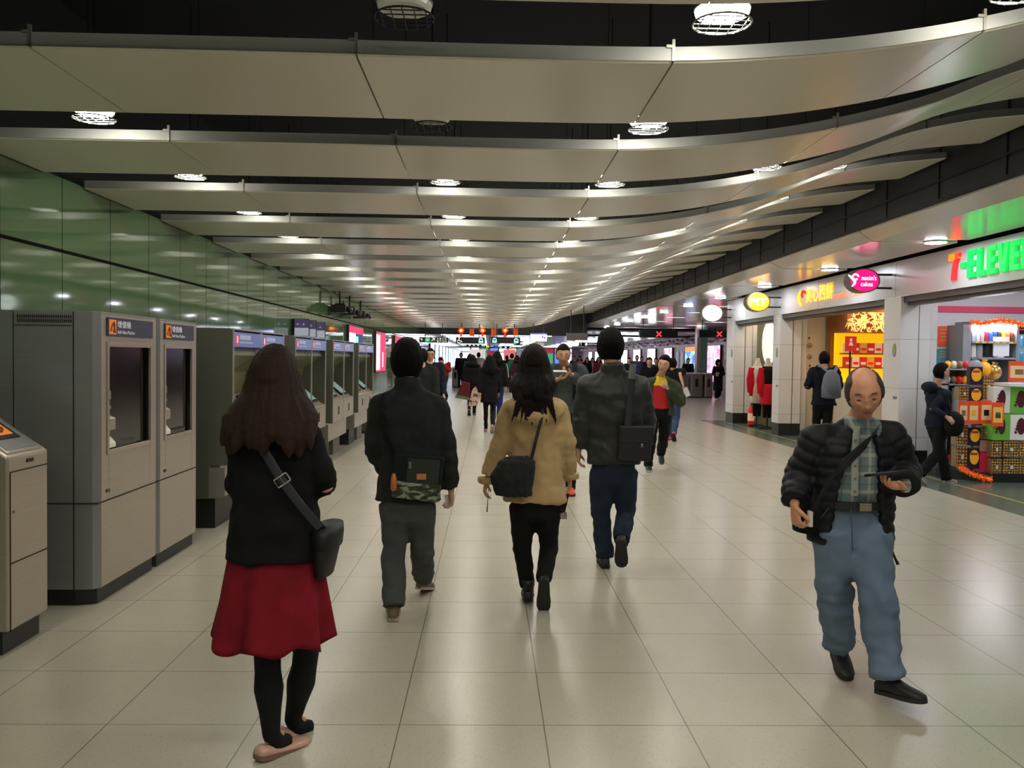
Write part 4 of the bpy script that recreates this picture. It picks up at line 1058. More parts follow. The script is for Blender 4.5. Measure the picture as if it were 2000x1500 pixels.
cols7 = [(170, 180, 190), (190, 196, 204), (176, 150, 160), (150, 40, 60), (60, 90, 190), (30, 60, 170), (40, 40, 40), (230, 200, 40), (190, 100, 50), (120, 60, 30)]
for i in range(10):
    xx = lerp(x0 + .05, x1 - .05, i / 9.); cc = cols7[i]
    q = MB(); q.box(xx - .026, xx + .026, Yu + .02, Yu + .1, zs[0], zs[0] + .13); q.box(xx - .012, xx + .012, Yu + .04, Yu + .08, zs[0] + .13, zs[0] + .145)
    tag(obj('small_carton', q, mat('carton_%s' % ['silver', 'pearl', 'mauve', 'wine', 'blue', 'navy', 'black', 'yellow', 'amber', 'brown'][i], cc, rough=.4), loc=(xx, Yu + .05, zs[0])), '%s small carton on the lit shelf behind the counter' % ['silver', 'pearl white', 'mauve', 'wine red', 'mid blue', 'navy', 'black', 'yellow', 'amber', 'dark brown'][i], 'carton', 'small cartons on the lit shelf')
q = MB(); q.box(lerp(x0, x1, .5), lerp(x0, x1, .85), Yu, Yu + .02, zs[1] + .02, zs[1] + .3); q.box(lerp(x0, x1, .6), lerp(x0, x1, .75), Yu + .01, Yu + .1, zs[1], zs[1] + .02)
tag(obj('white_board', q, mat('board_white', (226, 226, 232), rough=.4, emit=.2), loc=(lerp(x0, x1, .6), Yu, zs[1])), 'blank white board on the lower shelf behind the counter', 'board')
for i in range(3):
    xx = lerp(x0, x1, .08 + .15 * i); q = MB(); q.tube([(xx, Yu + .06, zs[1]), (xx, Yu + .06, zs[1] + .16), (xx, Yu + .06, zs[1] + .2)], [.05, .05, .03], 12)
    tag(obj('drinks_cup', q, [mat('cup_white', (220, 220, 214), rough=.4), m_cab, m_gasket][i], loc=(xx, Yu + .06, zs[1])), '%s canister on the lower shelf behind the counter' % ['white', 'grey', 'black'][i], 'canister')
# drinks fridge at right
x0, x1, z0, z1 = onwall(1985, 634, 2040, 705, Yu)
e = empty('drinks_fridge', (x0, Yu, 0), 'black glass-door drinks fridge at the right edge', 'fridge')
q = MB(); q.box(x0 + .05, x1 + .2, Yu + .02, Yp - .025, 0, z1); obj('body', q, m_gasket, e)
q = MB(); q.box(x0 + .04, x1 + .15, Yu + .005, Yu + .02, z0 - .5, z1 - .14); obj('glass_door', q, mat('fridge_glass', (120, 150, 170), rough=.1, emit=.4), e)
q = MB(); q.box(x0 + .03, x1 + .15, Yu + .0, Yu + .02, z1 - .08, z1 - .06); obj('red_stripe', q, m_crd, e)
for i in range(6):
    xx = x0 + .09 + .07 * (i % 3); zz = z0 - .02 + .22 * (i // 3)
    q = MB(); q.tube([(xx, Yu - .0, zz), (xx, Yu, zz + .12), (xx, Yu, zz + .16)], [.025, .025, .01], 10); obj('bottle_row', q, mat('bottle_blue', (90, 160, 200), rough=.2), e)
# tinsel over unit and around the display base
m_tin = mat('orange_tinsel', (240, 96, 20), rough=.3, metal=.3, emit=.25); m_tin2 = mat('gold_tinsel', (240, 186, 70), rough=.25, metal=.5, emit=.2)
def tinsel(pts, r, lab, n=700):
    random.seed(9); mb = MB(); L = len(pts) - 1
    for i in range(n):
        t = random.random() * L; a = int(t); p = pts[a].lerp(pts[min(a + 1, L)], t - a)
        d = V((random.gauss(0, 1), random.gauss(0, 1), random.gauss(0, 1))).normalized(); s_ = V((random.gauss(0, 1), random.gauss(0, 1), random.gauss(0, 1))).normalized() * .007
        mb.cm = 1 if random.random() < .3 else 0
        e_ = p + d * r * random.uniform(.5, 1); mb.add([p - s_, p + s_, e_ + s_ * .5, e_ - s_ * .5], [(0, 1, 2, 3)])
    mb.cm = 0; mb.tube(pts, r * .25, 6)
    return tag(obj('tinsel_garland', mb, [m_tin, m_tin2], loc=pts[0]), lab, 'garland')
a = P(1897, 628, 12.2); b_ = P(2010, 630, 12.2)
tinsel([a.lerp(b_, t / 10) + V((0, 0, -.03 * sin(t * .9))) for t in range(11)], .07, 'orange and gold tinsel garland hung over the store shelf unit')

# chocolate display island
Zf = lambda px, py, Y: P(px, py, Y)
Yd = 10.95
e = empty('display_island', (6.3, Yd, 0), 'stepped display base carrying gift boxes in front of the store', 'display stand')
dx0 = P(1868, 900, Yd).x; 
q = MB(); q.prism([(dx0, Yd + .5, 0), (dx0 + .3, Yd + .1, 0), (P(1938, 900, Yd).x, Yd, 0), (9.0, Yd - .05, 0), (9.0, Yd + .9, 0), (dx0, Yd + .9, 0)], (0, 0, .12)); obj('base', q, m_plinth, e)
q = MB(); q.box(dx0 + .35, 8.9, Yd + .3, Yd + .8, .12, 1.2); obj('core', q, m_cab, e)
m_ball = mat('gold_ball', (206, 168, 96), rough=.28, metal=.7); m_traycl = mat('tray_tan', (150, 120, 84), rough=.4); m_lbl = mat('label_white', (230, 224, 210), rough=.5)
def chocolates(x0, x1, z0, z1, y, nx, nz, lab, src=[None]):
    e = empty('chocolate_box', ((x0 + x1) / 2, y, z0), lab, 'chocolate box', 'boxes of gold wrapped chocolates')
    q = MB(); q.box(x0, x1, y + .02, y + .12, z0, z1); q.box(x0, x1, y, y + .02, z0, z0 + .008); q.box(x0, x1, y, y + .02, z1 - .008, z1); q.box(x0, x0 + .008, y, y + .02, z0, z1); q.box(x1 - .008, x1, y, y + .02, z0, z1); obj('tray', q, m_traycl, e)
    q = MB()
    r = min((x1 - x0) / nx, (z1 - z0) / nz) * .47
    for i in range(nx):
        for j in range(nz):
            q.ell((lerp(x0, x1, (i + .5) / nx), y + .015, lerp(z0, z1, (j + .5) / nz)), r, n=8, m=6)
    tag(obj('chocolates', q, m_ball, e, smooth=True), 'gold foil balls in rows', kind='stuff')
    q = MB(); q.box(lerp(x0, x1, .4), lerp(x0, x1, .6), y - .012, y - .008, lerp(z0, z1, .38), lerp(z0, z1, .6)); obj('sticker', q, m_lbl, e)
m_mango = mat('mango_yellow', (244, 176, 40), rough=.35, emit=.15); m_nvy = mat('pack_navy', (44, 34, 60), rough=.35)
def mango(x0, x1, z0, z1, y, lab):
    e = empty('egg_print_pack', ((x0 + x1) / 2, y, z0), lab, 'snack pack', 'navy packs with a golden oval')
    q = MB(); q.box(x0, x1, y, y + .08, z0, z1); obj('pack', q, m_nvy, e, bevel=.006)
    c = V(((x0 + x1) / 2, y - .002, lerp(z0, z1, .55))); q = MB(); q.tube([c, c + V((0, -.004, 0))], [((x1 - x0) * .4, (z1 - z0) * .36)] * 2, 20, ref=(1, 0, 0)); obj('golden_oval', q, m_mango, e)
    q = MB(); q.box(c.x - .05, c.x + .04, y - .009, y - .006, c.z + .03, c.z + .06); obj('brand_patch', q, mat('patch_redbrown', (190, 70, 40), rough=.4), e)
def on(px0, py0, px1, py1, Y): a = P(px0, py0, Y); b_ = P(px1, py1, Y); return a.x, b_.x, b_.z, a.z
def row(fn, lst, Y, *a):
    for l in lst:
        x0, x1, z0, z1 = on(*l[:4], Y); fn(x0, x1, z0, z1, Y, *l[4:])
row(mango, [(1895, 716, 1919, 752, 'navy pack with golden oval, topmost in the column'), (1895, 756, 1918, 789, 'navy pack with golden oval, second in the column'), (1893, 835, 1915, 870, 'navy pack with golden oval, third in the column'), (1892, 875, 1913, 915, 'navy pack with golden oval, lowest in the column')], Yd + .12)
row(chocolates, [(1874, 755, 1893, 782, 4, 5, 'gold chocolate box left of the golden-oval packs, upper'), (1868, 830, 1890, 868, 4, 6, 'gold chocolate box left of the golden-oval packs, middle'), (1868, 872, 1890, 912, 4, 6, 'gold chocolate box left of the golden-oval packs, lowest'), (1921, 734, 1940, 780, 4, 7, 'gold chocolate box right of the golden-oval packs, upper'), (1916, 832, 1936, 858, 4, 5, 'gold chocolate box right of the golden-oval packs, lower')], Yd + .14)
row(chocolates, [(1937, 862, 1956, 893, 4, 6, 'tall narrow gold chocolate box in the front stack, upper'), (1937, 896, 1956, 928, 4, 6, 'tall narrow gold chocolate box in the front stack, lower'), (1960, 862, 1990, 893, 6, 6, 'square gold chocolate box in the front stack, upper'), (1960, 896, 1990, 928, 6, 6, 'square gold chocolate box in the front stack, lower'), (1992, 862, 2022, 893, 6, 6, 'gold chocolate box cut by the right edge, upper'), (1992, 896, 2022, 928, 6, 6, 'gold chocolate box cut by the right edge, lower')], Yd)
# red framed price cards
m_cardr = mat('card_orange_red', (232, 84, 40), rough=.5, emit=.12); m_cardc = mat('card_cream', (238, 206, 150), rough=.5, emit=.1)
for i, (a, b_, c_, d) in enumerate(((1873, 783, 1891, 828), (1892, 783, 1912, 828), (1915, 782, 1938, 828), (1938, 786, 1960, 833), (1971, 705, 2010, 746))):
    x0, x1, z0, z1 = on(a, b_, c_, d, Yd + .04 if i < 3 else Yd - .06)
    y = Yd + .04 if i < 3 else Yd - .06
    e = empty('price_card', (x0, y, z0), ['cream card in an orange frame, leftmost on the display', 'cream card in an orange frame, second from the left on the display', 'cream card in an orange frame, third from the left on the display', 'yellow card in an orange frame, lower and fourth from the left', 'large orange framed card on top of the green boxes'][i], 'price card', 'orange framed cards on the display')
    q = MB(); q.box(x0, x1, y, y + .012, z0, z1); obj('frame', q, m_cardr, e)
    q = MB(); q.box(x0 + .018, x1 - .018, y - .002, y, z0 + .05, z1 - .06); fc = obj('card_face', q, m_cardc if i != 3 else mat('card_yellow', (244, 200, 80), rough=.5, emit=.1), e)
    q = MB(); xm = (x0 + x1) / 2
    q.box(lerp(x0, x1, .3), lerp(x0, x1, .7), y - .005, y - .002, lerp(z0, z1, .35), lerp(z0, z1, .6)); obj('printed_picture', q, [m_traycl, m_mango, m_gasket, m_traycl, m_traycl][i], fc)
    if i == 3: text('price', '88', m_gasket, fc, (xm, y - .006, lerp(z0, z1, .34)), NX, NZ, .06, .07, align='CENTER')
# green and white biscuit cartons with a wine oval print
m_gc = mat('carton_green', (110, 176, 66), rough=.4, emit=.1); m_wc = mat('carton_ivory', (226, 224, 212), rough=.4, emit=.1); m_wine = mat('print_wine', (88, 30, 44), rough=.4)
for i, (a, b_, c_, d, m, lab) in enumerate(((1941, 755, 1973, 807, m_wc, 'ivory carton with a wine print, upper left of the stack'), (1974, 756, 2014, 808, m_gc, 'green carton with a dark oval, upper right of the stack'), (1940, 809, 1973, 860, m_gc, 'green carton, lower left of the stack'), (1974, 810, 2014, 860, m_wc, 'ivory carton with a wine print, lower right of the stack'))):
    x0, x1, z0, z1 = on(a, b_, c_, d, Yd)
    e = empty('biscuit_carton', (x0, Yd, z0), lab, 'carton', 'stacked green and ivory cartons')
    q = MB(); q.box(x0, x1 - .004, Yd, Yd + .25, z0, z1 - .003); obj('box', q, m, e, bevel=.004)
    c = V((lerp(x0, x1, .5), Yd - .002, lerp(z0, z1, .55))); q = MB(); q.tube([c, c + V((0, -.003, 0))], [((x1 - x0) * .2, (z1 - z0) * .33)] * 2, 20, ref=(1, 0, 0))
    for t in range(4): q.ell(c + V((-.07 + .01 * t, -.002, -.08 + .04 * t)), (.018, .002, .018), n=8, m=6)
    obj('oval_print', q, m_wine, e)
q = MB(); x0, x1, z0, z1 = on(1962, 748, 2014, 755, Yd); q.box(x0, x1, Yd - .1, Yd + .3, z1 - .04, z1); tag(obj('display_tray', q, m_wc, loc=(x0, Yd, z1)), 'pale tray board lying on the upper cartons', 'tray')
# crimson gift box low
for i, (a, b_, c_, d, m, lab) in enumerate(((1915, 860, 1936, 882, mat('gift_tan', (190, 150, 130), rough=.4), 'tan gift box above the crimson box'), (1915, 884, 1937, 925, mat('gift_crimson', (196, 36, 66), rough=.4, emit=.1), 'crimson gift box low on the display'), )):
    x0, x1, z0, z1 = on(a, b_, c_, d, Yd + .1); q = MB(); q.box(x0, x1, Yd + .1, Yd + .25, z0, z1); q.box(x0 + .02, x1 - .02, Yd + .097, Yd + .1, z0 + .03, z1 - .03)
    tag(obj('gift_carton', q, m, loc=(x0, Yd + .1, z0), bevel=.004), lab, 'gift box')
# low shelves of snacks on the left of the display behind the boy
x0, x1, z0, z1 = on(1851, 720, 1893, 905, Yd + .75)
e = empty('snack_rack', (x0, Yd + .75, 0), 'narrow snack rack behind the boy with cellophane packets', 'rack')
q = MB(); q.box(x0, x1, Yd + 1.1, Yd + 1.14, .05, z1); 
for zz in (z1, lerp(z1, z0, .16), .16): q.box(x0, x1, Yd + .75, Yd + 1.1, zz - .02, zz)
q.box(x0, x0 + .02, Yd + .75, Yd + 1.1, .0, z1); q.box(x1 - .02, x1, Yd + .75, Yd + 1.1, 0, z1); obj('frame', q, m_cab, e)
random.seed(5); n_ = 0
for zz in (z1, lerp(z1, z0, .16), .16):
    for i in range(4):
        xx = x0 + .05 + i * .085; q = MB(); q.ell((xx, Yd + .85, zz + .055), (.038, .06, .055), n=10, m=8)
        tag(obj('snack_packet', q, [m_mango, m_lbl, m_traycl, m_crd][(i + n_) % 4], loc=(xx, Yd + .85, zz), smooth=True), '%s cellophane snack packet, %s on the %s shelf behind the boy' % (['golden', 'silver-white', 'tan', 'red'][(i + n_) % 4], ORD[i], ['top', 'middle', 'bottom'][n_]), 'snack packet', 'cellophane packets on the snack rack')
    n_ += 1
# domed cellophane bags on top
for i, (px, py, mm, lab) in enumerate(((1905, 708, m_cab, 'silver cellophane bag on top of the display'), (1922, 712, m_mango, 'golden bag on top of the display'), (1942, 718, m_ball, 'bag of gold chocolates on top of the display'))):
    c = P(px, py + 6, Yd + .35); q = MB(); q.ell(c + V((0, 0, -.02)), (.09, .09, .1), n=14, m=10); r_ = MB(); r_.tube([c + V((0, 0, .06)), c + V((.01, 0, .11))], [.02, .04], 8)
    o = tag(obj('cellophane_bag', q, mm, loc=c, smooth=True), lab, 'bag'); obj('gathered_top', r_, mm, o)
a = P(1874, 912, Yd); 
tinsel([a, P(1890, 922, Yd), P(1910, 930, Yd - .02), P(1938, 938, Yd - .05)], .06, 'orange tinsel garland along the foot of the display', 420)
# ================================================================ PEOPLE
def cloth(name, col, rough=.88, bump=.35, bscale=220, spec=.2, var=.08, **k): return mat(name, col, rough=rough, bump=bump, bscale=bscale, spec=spec, var=var, vscale=9, **k)
m_skin = mat('skin_warm', (198, 150, 120), rough=.5, spec=.4, var=.05, vscale=12)
m_skin2 = mat('skin_ruddy', (204, 146, 116), rough=.45, spec=.4, var=.07, vscale=14)
m_hair = mat('hair_black', (11, 9, 9), rough=.65, spec=.12, bump=.6, bscale=60, stretch=(6, 6, .6))
m_hairb = mat('hair_brown', (40, 22, 15), rough=.6, spec=.25, bump=.6, bscale=60, stretch=(6, 6, .6))
m_hairg = mat('hair_greying', (58, 52, 47), rough=.6, bump=.6, bscale=80, stretch=(6, 6, .6))
m_eye = mat('eye_dark', (24, 16, 12), rough=.15); m_eyew = mat('eye_white', (210, 200, 190), rough=.3); m_lips = mat('lips', (138, 70, 60), rough=.5); m_brow = mat('brow_dark', (36, 26, 20), rough=.8)
m_blackc = cloth('black_knit', (16, 16, 18)); m_jet = cloth('black_cotton', (20, 21, 22)); m_char = cloth('charcoal_wool', (38, 40, 40))
m_leather = mat('dark_leather', (40, 44, 42), rough=.5, spec=.4, bump=.3, bscale=90, var=.1)
m_camel = cloth('camel_wool', (188, 160, 116)); m_redskirt = cloth('crimson_crepe', (118, 20, 34), bump=.2, var=.2)
m_tights = cloth('black_tights', (18, 20, 24), rough=.7); m_greyt = cloth('grey_trouser', (74, 78, 78)); m_jeansd = cloth('dark_denim', (34, 42, 58)); 
m_shoeb = mat('shoe_black', (22, 22, 22), rough=.5); m_shoebr = mat('shoe_brown', (104, 82, 56), rough=.5); m_sole = mat('sole_dark', (38, 36, 34), rough=.8); m_nude = mat('patent_nude', (196, 156, 138), rough=.15, spec=.6); m_solew = mat('sole_pale', (170, 158, 138), rough=.7)
m_metal = mat('buckle_metal', (190, 186, 176), rough=.25, metal=1)
# faded blue jeans
m_jeans = mat('faded_denim', (104, 122, 144), rough=.85, bump=.3, bscale=300, var=.25, vscale=3.2, spec=.2)

def ik(a, b, l1, l2, bend):
    d = b - a; L = d.length; L = min(L, (l1 + l2) * .999)
    dn = d.normalized(); x = (l1 * l1 - l2 * l2 + L * L) / (2 * L); h = sqrt(max(0, l1 * l1 - x * x))
    bd = V(bend) - dn * dn.dot(V(bend))
    if bd.length < 1e-5: bd = dn.orthogonal()
    return a + dn * x + bd.normalized() * h
def head_pt(th, ph):
    """unit head: th polar from crown, ph azimuth 0 = front. returns local (x right, y forward, z up) metres"""
    sx, sy, sz = sin(th) * sin(ph), sin(th) * cos(ph), cos(th)
    x, y, z = sx * .077, sy * .098, sz * .118
    if z < 0:
        t = -z / .118
        x *= 1 - .27 * t ** 1.4 * (1 if y > 0 else .6)
        if y < 0: y *= 1 - .35 * t
        else: y *= 1 - .06 * t
    if z > 0: y *= 1 + .04 * (1 - z / .118)
    if y > .03:
        g = lambda cx, cz, a, wx, wz: a * exp(-((x - cx) / wx) ** 2 - ((z - cz) / wz) ** 2)
        dy = g(0, -.010, .019, .0095, .026) + g(0, -.034, .024, .012, .011) + g(.015, -.039, .009, .008, .008) + g(-.015, -.039, .009, .008, .008) - g(.027, -.052, .004, .006, .02) - g(-.027, -.052, .004, .006, .02)
        dy += g(0, .03, .004, .05, .012) - g(.031, .006, .014, .016, .013) - g(-.031, .006, .014, .016, .013)
        dy += g(0, -.062, .008, .02, .006) + g(0, -.074, .007, .017, .006) - g(0, -.068, .004, .022, .003) - g(0, -.084, .004, .02, .006) + g(0, -.1, .012, .022, .014)
        dy += -g(.031, -.012, .004, .014, .004) - g(-.031, -.012, .004, .014, .004) + g(.031, .001, .004, .013, .007) + g(-.031, .001, .004, .013, .007)
        dy += g(.042, -.02, .007, .016, .016) + g(-.042, -.02, .005, .016, .016)
        y += dy * min(1, (y - .03) / .03)
    return V((x, y, z))
def head_frame(fy, pitch, roll):
    F = V((sin(fy), cos(fy), 0)); R_ = V((cos(fy), -sin(fy), 0)); U = NZ.copy()
    F2 = F * cos(pitch) + U * sin(pitch); U2 = -F * sin(pitch) + U * cos(pitch)
    R3 = R_ * cos(roll) + U2 * sin(roll); U3 = -R_ * sin(roll) + U2 * cos(roll)
    return R3, F2, U3
def head_mesh(mb, c, fr, s=1.0, nt=36, npn=48, off=None):
    R_, F, U = fr; rings = []
    for i in range(nt + 1):
        th = pi * (i + .02) / (nt + .04) if i in (0, nt) else pi * i / nt
        th = max(.05, min(pi - .05, th)); ring = []
        for j in range(npn):
            ph = 2 * pi * j / npn; p = head_pt(th, ph)
            if off:
                o = off(p, th, ph); p = p + p.normalized() * o
            ring.append(c + (R_ * p.x + F * p.y + U * p.z) * s)
        rings.append(ring)
    mb.ring_loft(rings[::-1])
    return mb
def loc2w(c, fr, p, s=1.0): R_, F, U = fr; return c + (R_ * p[0] + F * p[1] + U * p[2]) * s
def ears(mb, c, fr, s):
    for sd in (-1, 1):
        e0 = loc2w(c, fr, (sd * .079, -.004, -.004), s)
        mb.ell(e0, (.009 * s, .018 * s, .031 * s), ax=(fr[0] + fr[1] * (-.4 * sd), fr[1] + fr[2] * -.15, fr[2]), n=12, m=8)
def hair_cap(kind):
    def off(p, th, ph):
        x, y, z = p
        if kind == 'bald':      # receding: sides and back only, wisps on top
            if z > -.02: m = max(min((abs(x) - .050 + .02 * clamp(-y / .05)) / .012, (.048 - y) / .012), (-.03 - y) / .02)
            else: m = min((.004 - y) / .012, (z + .085) / .02)
            return .010 * clamp(m, -1.2, 1) if m > 0 else -.008
        if y > 0:
            line = .066 - .9 * max(0, abs(x) - .045)      # front hairline
            m1 = (z - line) / .012
            m2 = (.018 - y) / .012 if z > -.03 else -1    # in front of the ears
            m = max(m1, min(m2, (z + .03) / .01))
        else:
            m = (z + (.092 if kind != 'crop' else .075)) / .02
        thick = {'short': .016, 'crop': .010, 'full': .026, 'long': .02}[kind]
        top = 1 + (.35 * clamp(z / .1) if kind in ('full', 'short') else 0)
        return thick * top * clamp(m, -.9, 1) if m > 0 else -.012
    return off
def hand(mb, w, d, pn, side, s=1.0, curl=.5, spread=.12, thumb=.5, nf=8):
    """w wrist, d direction of the palm, pn palm normal (the side fingers close to), side = direction of the thumb"""
    d = V(d).normalized(); pn = V(pn); pn = (pn - d * d.dot(pn)).normalized(); t = V(side); t = (t - d * d.dot(t) - pn * pn.dot(t)).normalized()
    mb.tube([w - d * .02 * s, w + d * .01 * s, w + d * .045 * s, w + d * .08 * s, w + d * .092 * s], [(.026 * s, .02 * s), (.029 * s, .018 * s), (.039 * s, .017 * s), (.040 * s, .014 * s), (.034 * s, .010 * s)], 14, ref=t, round_ends=False)
    L = [.072, .080, .075, .060]
    for i in range(4):
        o = (1.5 - i) * .0195 * s; b = w + d * (.082 - .003 * abs(i - 1.2)) * s + t * o
        cu = curl if isinstance(curl, (int, float)) else curl[i]; a = 0; p = b; pts = [b - d * .014 * s]; pts.append(b); dr = (d + t * (1.5 - i) * spread * .4).normalized()
        for seg, fr_ in enumerate((.45, .3, .25)):
            a += cu * (.8, 1.1, .8)[seg]; q_ = dr * cos(a) + pn * sin(a); p = p + q_ * L[i] * fr_ * s; pts.append(p)
        mb.tube(pts, [.0100 * s, .0098 * s, .0090 * s, .0082 * s, .0068 * s], nf, round_ends=True)
    b = w + d * .022 * s + t * .026 * s; dr = (d * .75 + t * .75 + pn * .35).normalized(); d2 = (d * .95 + t * .15 + pn * (.3 + thumb)).normalized()
    mb.tube([b - dr * .015 * s, b, b + dr * .036 * s, b + dr * .036 * s + d2 * .03 * s, b + dr * .036 * s + d2 * .052 * s], [.014 * s, .0145 * s, .0115 * s, .0105 * s, .0085 * s], nf, round_ends=True)

def pose(X, Y, H=1.7, ang=0, stride=.34, lead=1, female=False, lift=.1, arms=None):
    """default walking pose; ang = heading in degrees, 0 is away from the camera. lead=+1 right foot forward"""
    s = H / 1.72; a = radians(ang); F = V((sin(a), cos(a), 0)); R_ = V((cos(a), -sin(a), 0)); O = V((X, Y, 0)); J = {'F': F, 'R': R_, 's': s, 'O': O, 'ang': a, 'female': female, 'H': H}
    hw = .085 * s; sw = (.165 if female else .19) * s
    J['hip'] = O + NZ * .91 * s; J['chest'] = O + NZ * 1.22 * s + F * .01; J['neck'] = O + NZ * 1.455 * s + F * .0; J['head'] = O + NZ * (H - .118 * min(1.05, s)) + F * .025 * s
    for sd, n in ((-1, 'L'), (1, 'R')):
        fw = stride / 2 * (1 if lead == sd else -1)
        J['hip' + n] = O + R_ * sd * hw + NZ * .90 * s
        back = fw < 0
        J['an' + n] = O + R_ * sd * .07 * s + F * (fw - (.05 if back else 0)) + NZ * ((.085 + (lift if back else 0)) * s)
        J['pitch' + n] = -.75 if back and lift > .05 else (-.35 if back and lift > 0 else 0)
        J['toe' + n] = F.copy()
        J['sh' + n] = O + R_ * sd * sw + NZ * 1.40 * s
        J['el' + n] = J['sh' + n] + NZ * (-.285 * s) + R_ * sd * .05 * s - F * (fw * .35)
        J['wr' + n] = J['el' + n] + NZ * (-.235 * s) + R_ * sd * .0 + F * (.06 - fw * .5) * s
        J['hdir' + n] = None; J['curl' + n] = .55
    return J
def build_person(J, label, name='person', group=None, skin=m_skin, hair='short', hmat=None, hs=1.0, hyaw=0, hpitch=0, hroll=0, voxel=.006, cv=.012,
                 top=None, topm=None, bottom=None, botm=None, shoem=m_shoeb, solem=m_sole, detail=1, face=False, glasses=False, shoe_h=0, O=None):
    J = dict(J); s = J['s']; F, R_ = J['F'], J['R']; fem = J['female']
    root = empty(name, J['O'], label, 'person', group)
    fr = head_frame(J['ang'] + hyaw, hpitch, hroll); hc = J['head']
    # knees
    for n in 'LR':
        if 'kn' + n not in J: J['kn' + n] = ik(J['hip' + n], J['an' + n], .43 * s, .40 * s, F)
    # ---- body (one skin surface)
    b = MB(); head_mesh(b, hc, fr, hs * .98 * min(1, s + .1), 36 if detail else 22, 48 if detail else 28); ears(b, hc, fr, hs * .98)
    nb = J['neck']; hb = loc2w(hc, fr, (0, -.022, -.07), hs)
    b.tube([hb, hb.lerp(nb, .5), nb, nb - NZ * .05], [.052 * s, .053 * s, .062 * s, .08 * s], 16)
    def rings(tab, th=0):
        """tab rows: (t 0 = hip .. 1 = chest .. 2 = neck, rx, ry, [yoffset])"""
        out = []
        for r in tab:
            t = r[0]; c = J['hip'].lerp(J['chest'], t) if t < 1 else J['chest'].lerp(J['neck'], t - 1)
            if len(r) > 3: c = c + F * r[3]
            out.append((c, r[1] * s, r[2] * s))
        return out
    def se(c, rx, ry, n=32, p=2.4, r2=None):
        o = []
        for i in range(n):
            a = 2 * pi * i / n; ca, sa = cos(a), sin(a)
            o.append(c + (r2 or R_) * (rx * math.copysign(abs(ca) ** (2 / p), ca)) + F * (ry * math.copysign(abs(sa) ** (2 / p), sa)))
        return o
    k_ = .88 if fem else 1
    b.ring_loft([se(*r) for r in rings([(-.3, .08, .07), (0, .14 * k_, .095), (.5, .115 * k_, .085), (1, .14 * k_, .095), (1.55, .15 * k_, .08), (1.85, .09, .06), (2.0, .05, .05)])])
    for n in 'LR':
        b.tube([J['hip' + n], J['hip' + n].lerp(J['kn' + n], .5), J['kn' + n], J['kn' + n].lerp(J['an' + n], .35), J['an' + n], J['an' + n] - NZ * .03], [.065 * s, .05 * s, .036 * s, .038 * s, .026 * s, .028 * s], 12)
        b.tube([J['sh' + n], J['sh' + n].lerp(J['el' + n], .5), J['el' + n], J['el' + n].lerp(J['wr' + n], .35), J['wr' + n]], [.045 * s, .038 * s, .033 * s, .033 * s, .022 * s], 12)
        sd = -1 if n == 'L' else 1
        b.tube([J['sh' + n], J['chest'].lerp(J['neck'], .55)], [.045 * s, .06 * s], 12)
        d = J['hdir' + n] or ((J['wr' + n] - J['el' + n]).normalized() + V((0, 0, -.3))).normalized()
        pn = J.get('pn' + n) or (R_ * -sd); th_ = J.get('th' + n) or F
        hand(b, J['wr' + n], d, pn, th_, (.92 if fem else 1.0) * s, J['curl' + n])
        b.tube([J['an' + n], J['an' + n] + J['toe' + n] * .05 - NZ * .02], [.022, .02], 8)
    body = remesh(b, voxel, 0 if face else 1)
    bo = obj('body', body, skin, root, smooth=True)
    # ---- face details
    if face:
        hh = hs * .98
        for sd in (-1, 1):
            q = MB(); q.ell(loc2w(hc, fr, (sd * .031, .078, .004), hh), (.014 * hh, .010 * hh, .009 * hh), ax=fr, n=12, m=8); ey = obj('eye', q, m_eyew if face != 'down' else skin, root, smooth=True)
            q = MB(); q.ell(loc2w(hc, fr, (sd * .031, .0885, .003 if face != 'down' else -.002), hh), (.0062 * hh if face != 'down' else .012 * hh, .003 * hh, .0062 * hh if face != 'down' else .0026 * hh), ax=fr, n=10, m=6); obj('iris' if face != 'down' else 'lashes', q, m_eye, ey, smooth=True)
            q = MB(); q.tube([loc2w(hc, fr, (sd * (.014 + .034 * t), .094 - .014 * t * t, .024 + .006 * sin(t * pi)), hh) for t in (0, .25, .5, .75, 1)], [(.003 * hh, .0035 * hh)] * 4 + [(.0015, .002)], 6); obj('eyebrow', q, m_brow if hmat is not m_hairg else m_hairg, root)
        q = MB(); q.tube([loc2w(hc, fr, (.023 * t, .0925 - .010 * t * t, -.0685 + .001 * abs(t)), hh) for t in (-1, -.5, 0, .5, 1)], [(.0015, .002), (.004, .0045), (.005, .0055), (.004, .0045), (.0015, .002)], 8, ref=fr[1]); obj('mouth', q, m_lips, root, smooth=True)
        if glasses:
            q = MB()
            for sd in (-1, 1):
                q.tube([loc2w(hc, fr, (sd * .033 + .024 * cos(t), .102, .004 + .017 * sin(t)), hh) for t in [2 * pi * i / 14 for i in range(15)]], .0025, 5)
                q.tube([loc2w(hc, fr, (sd * .057, .1, .006), hh), loc2w(hc, fr, (sd * .08, .0, .004), hh)], .002, 5)
            q.tube([loc2w(hc, fr, (-.01, .103, .008), hh), loc2w(hc, fr, (.01, .103, .008), hh)], .0025, 5)
            obj('glasses', q, m_eye, root)
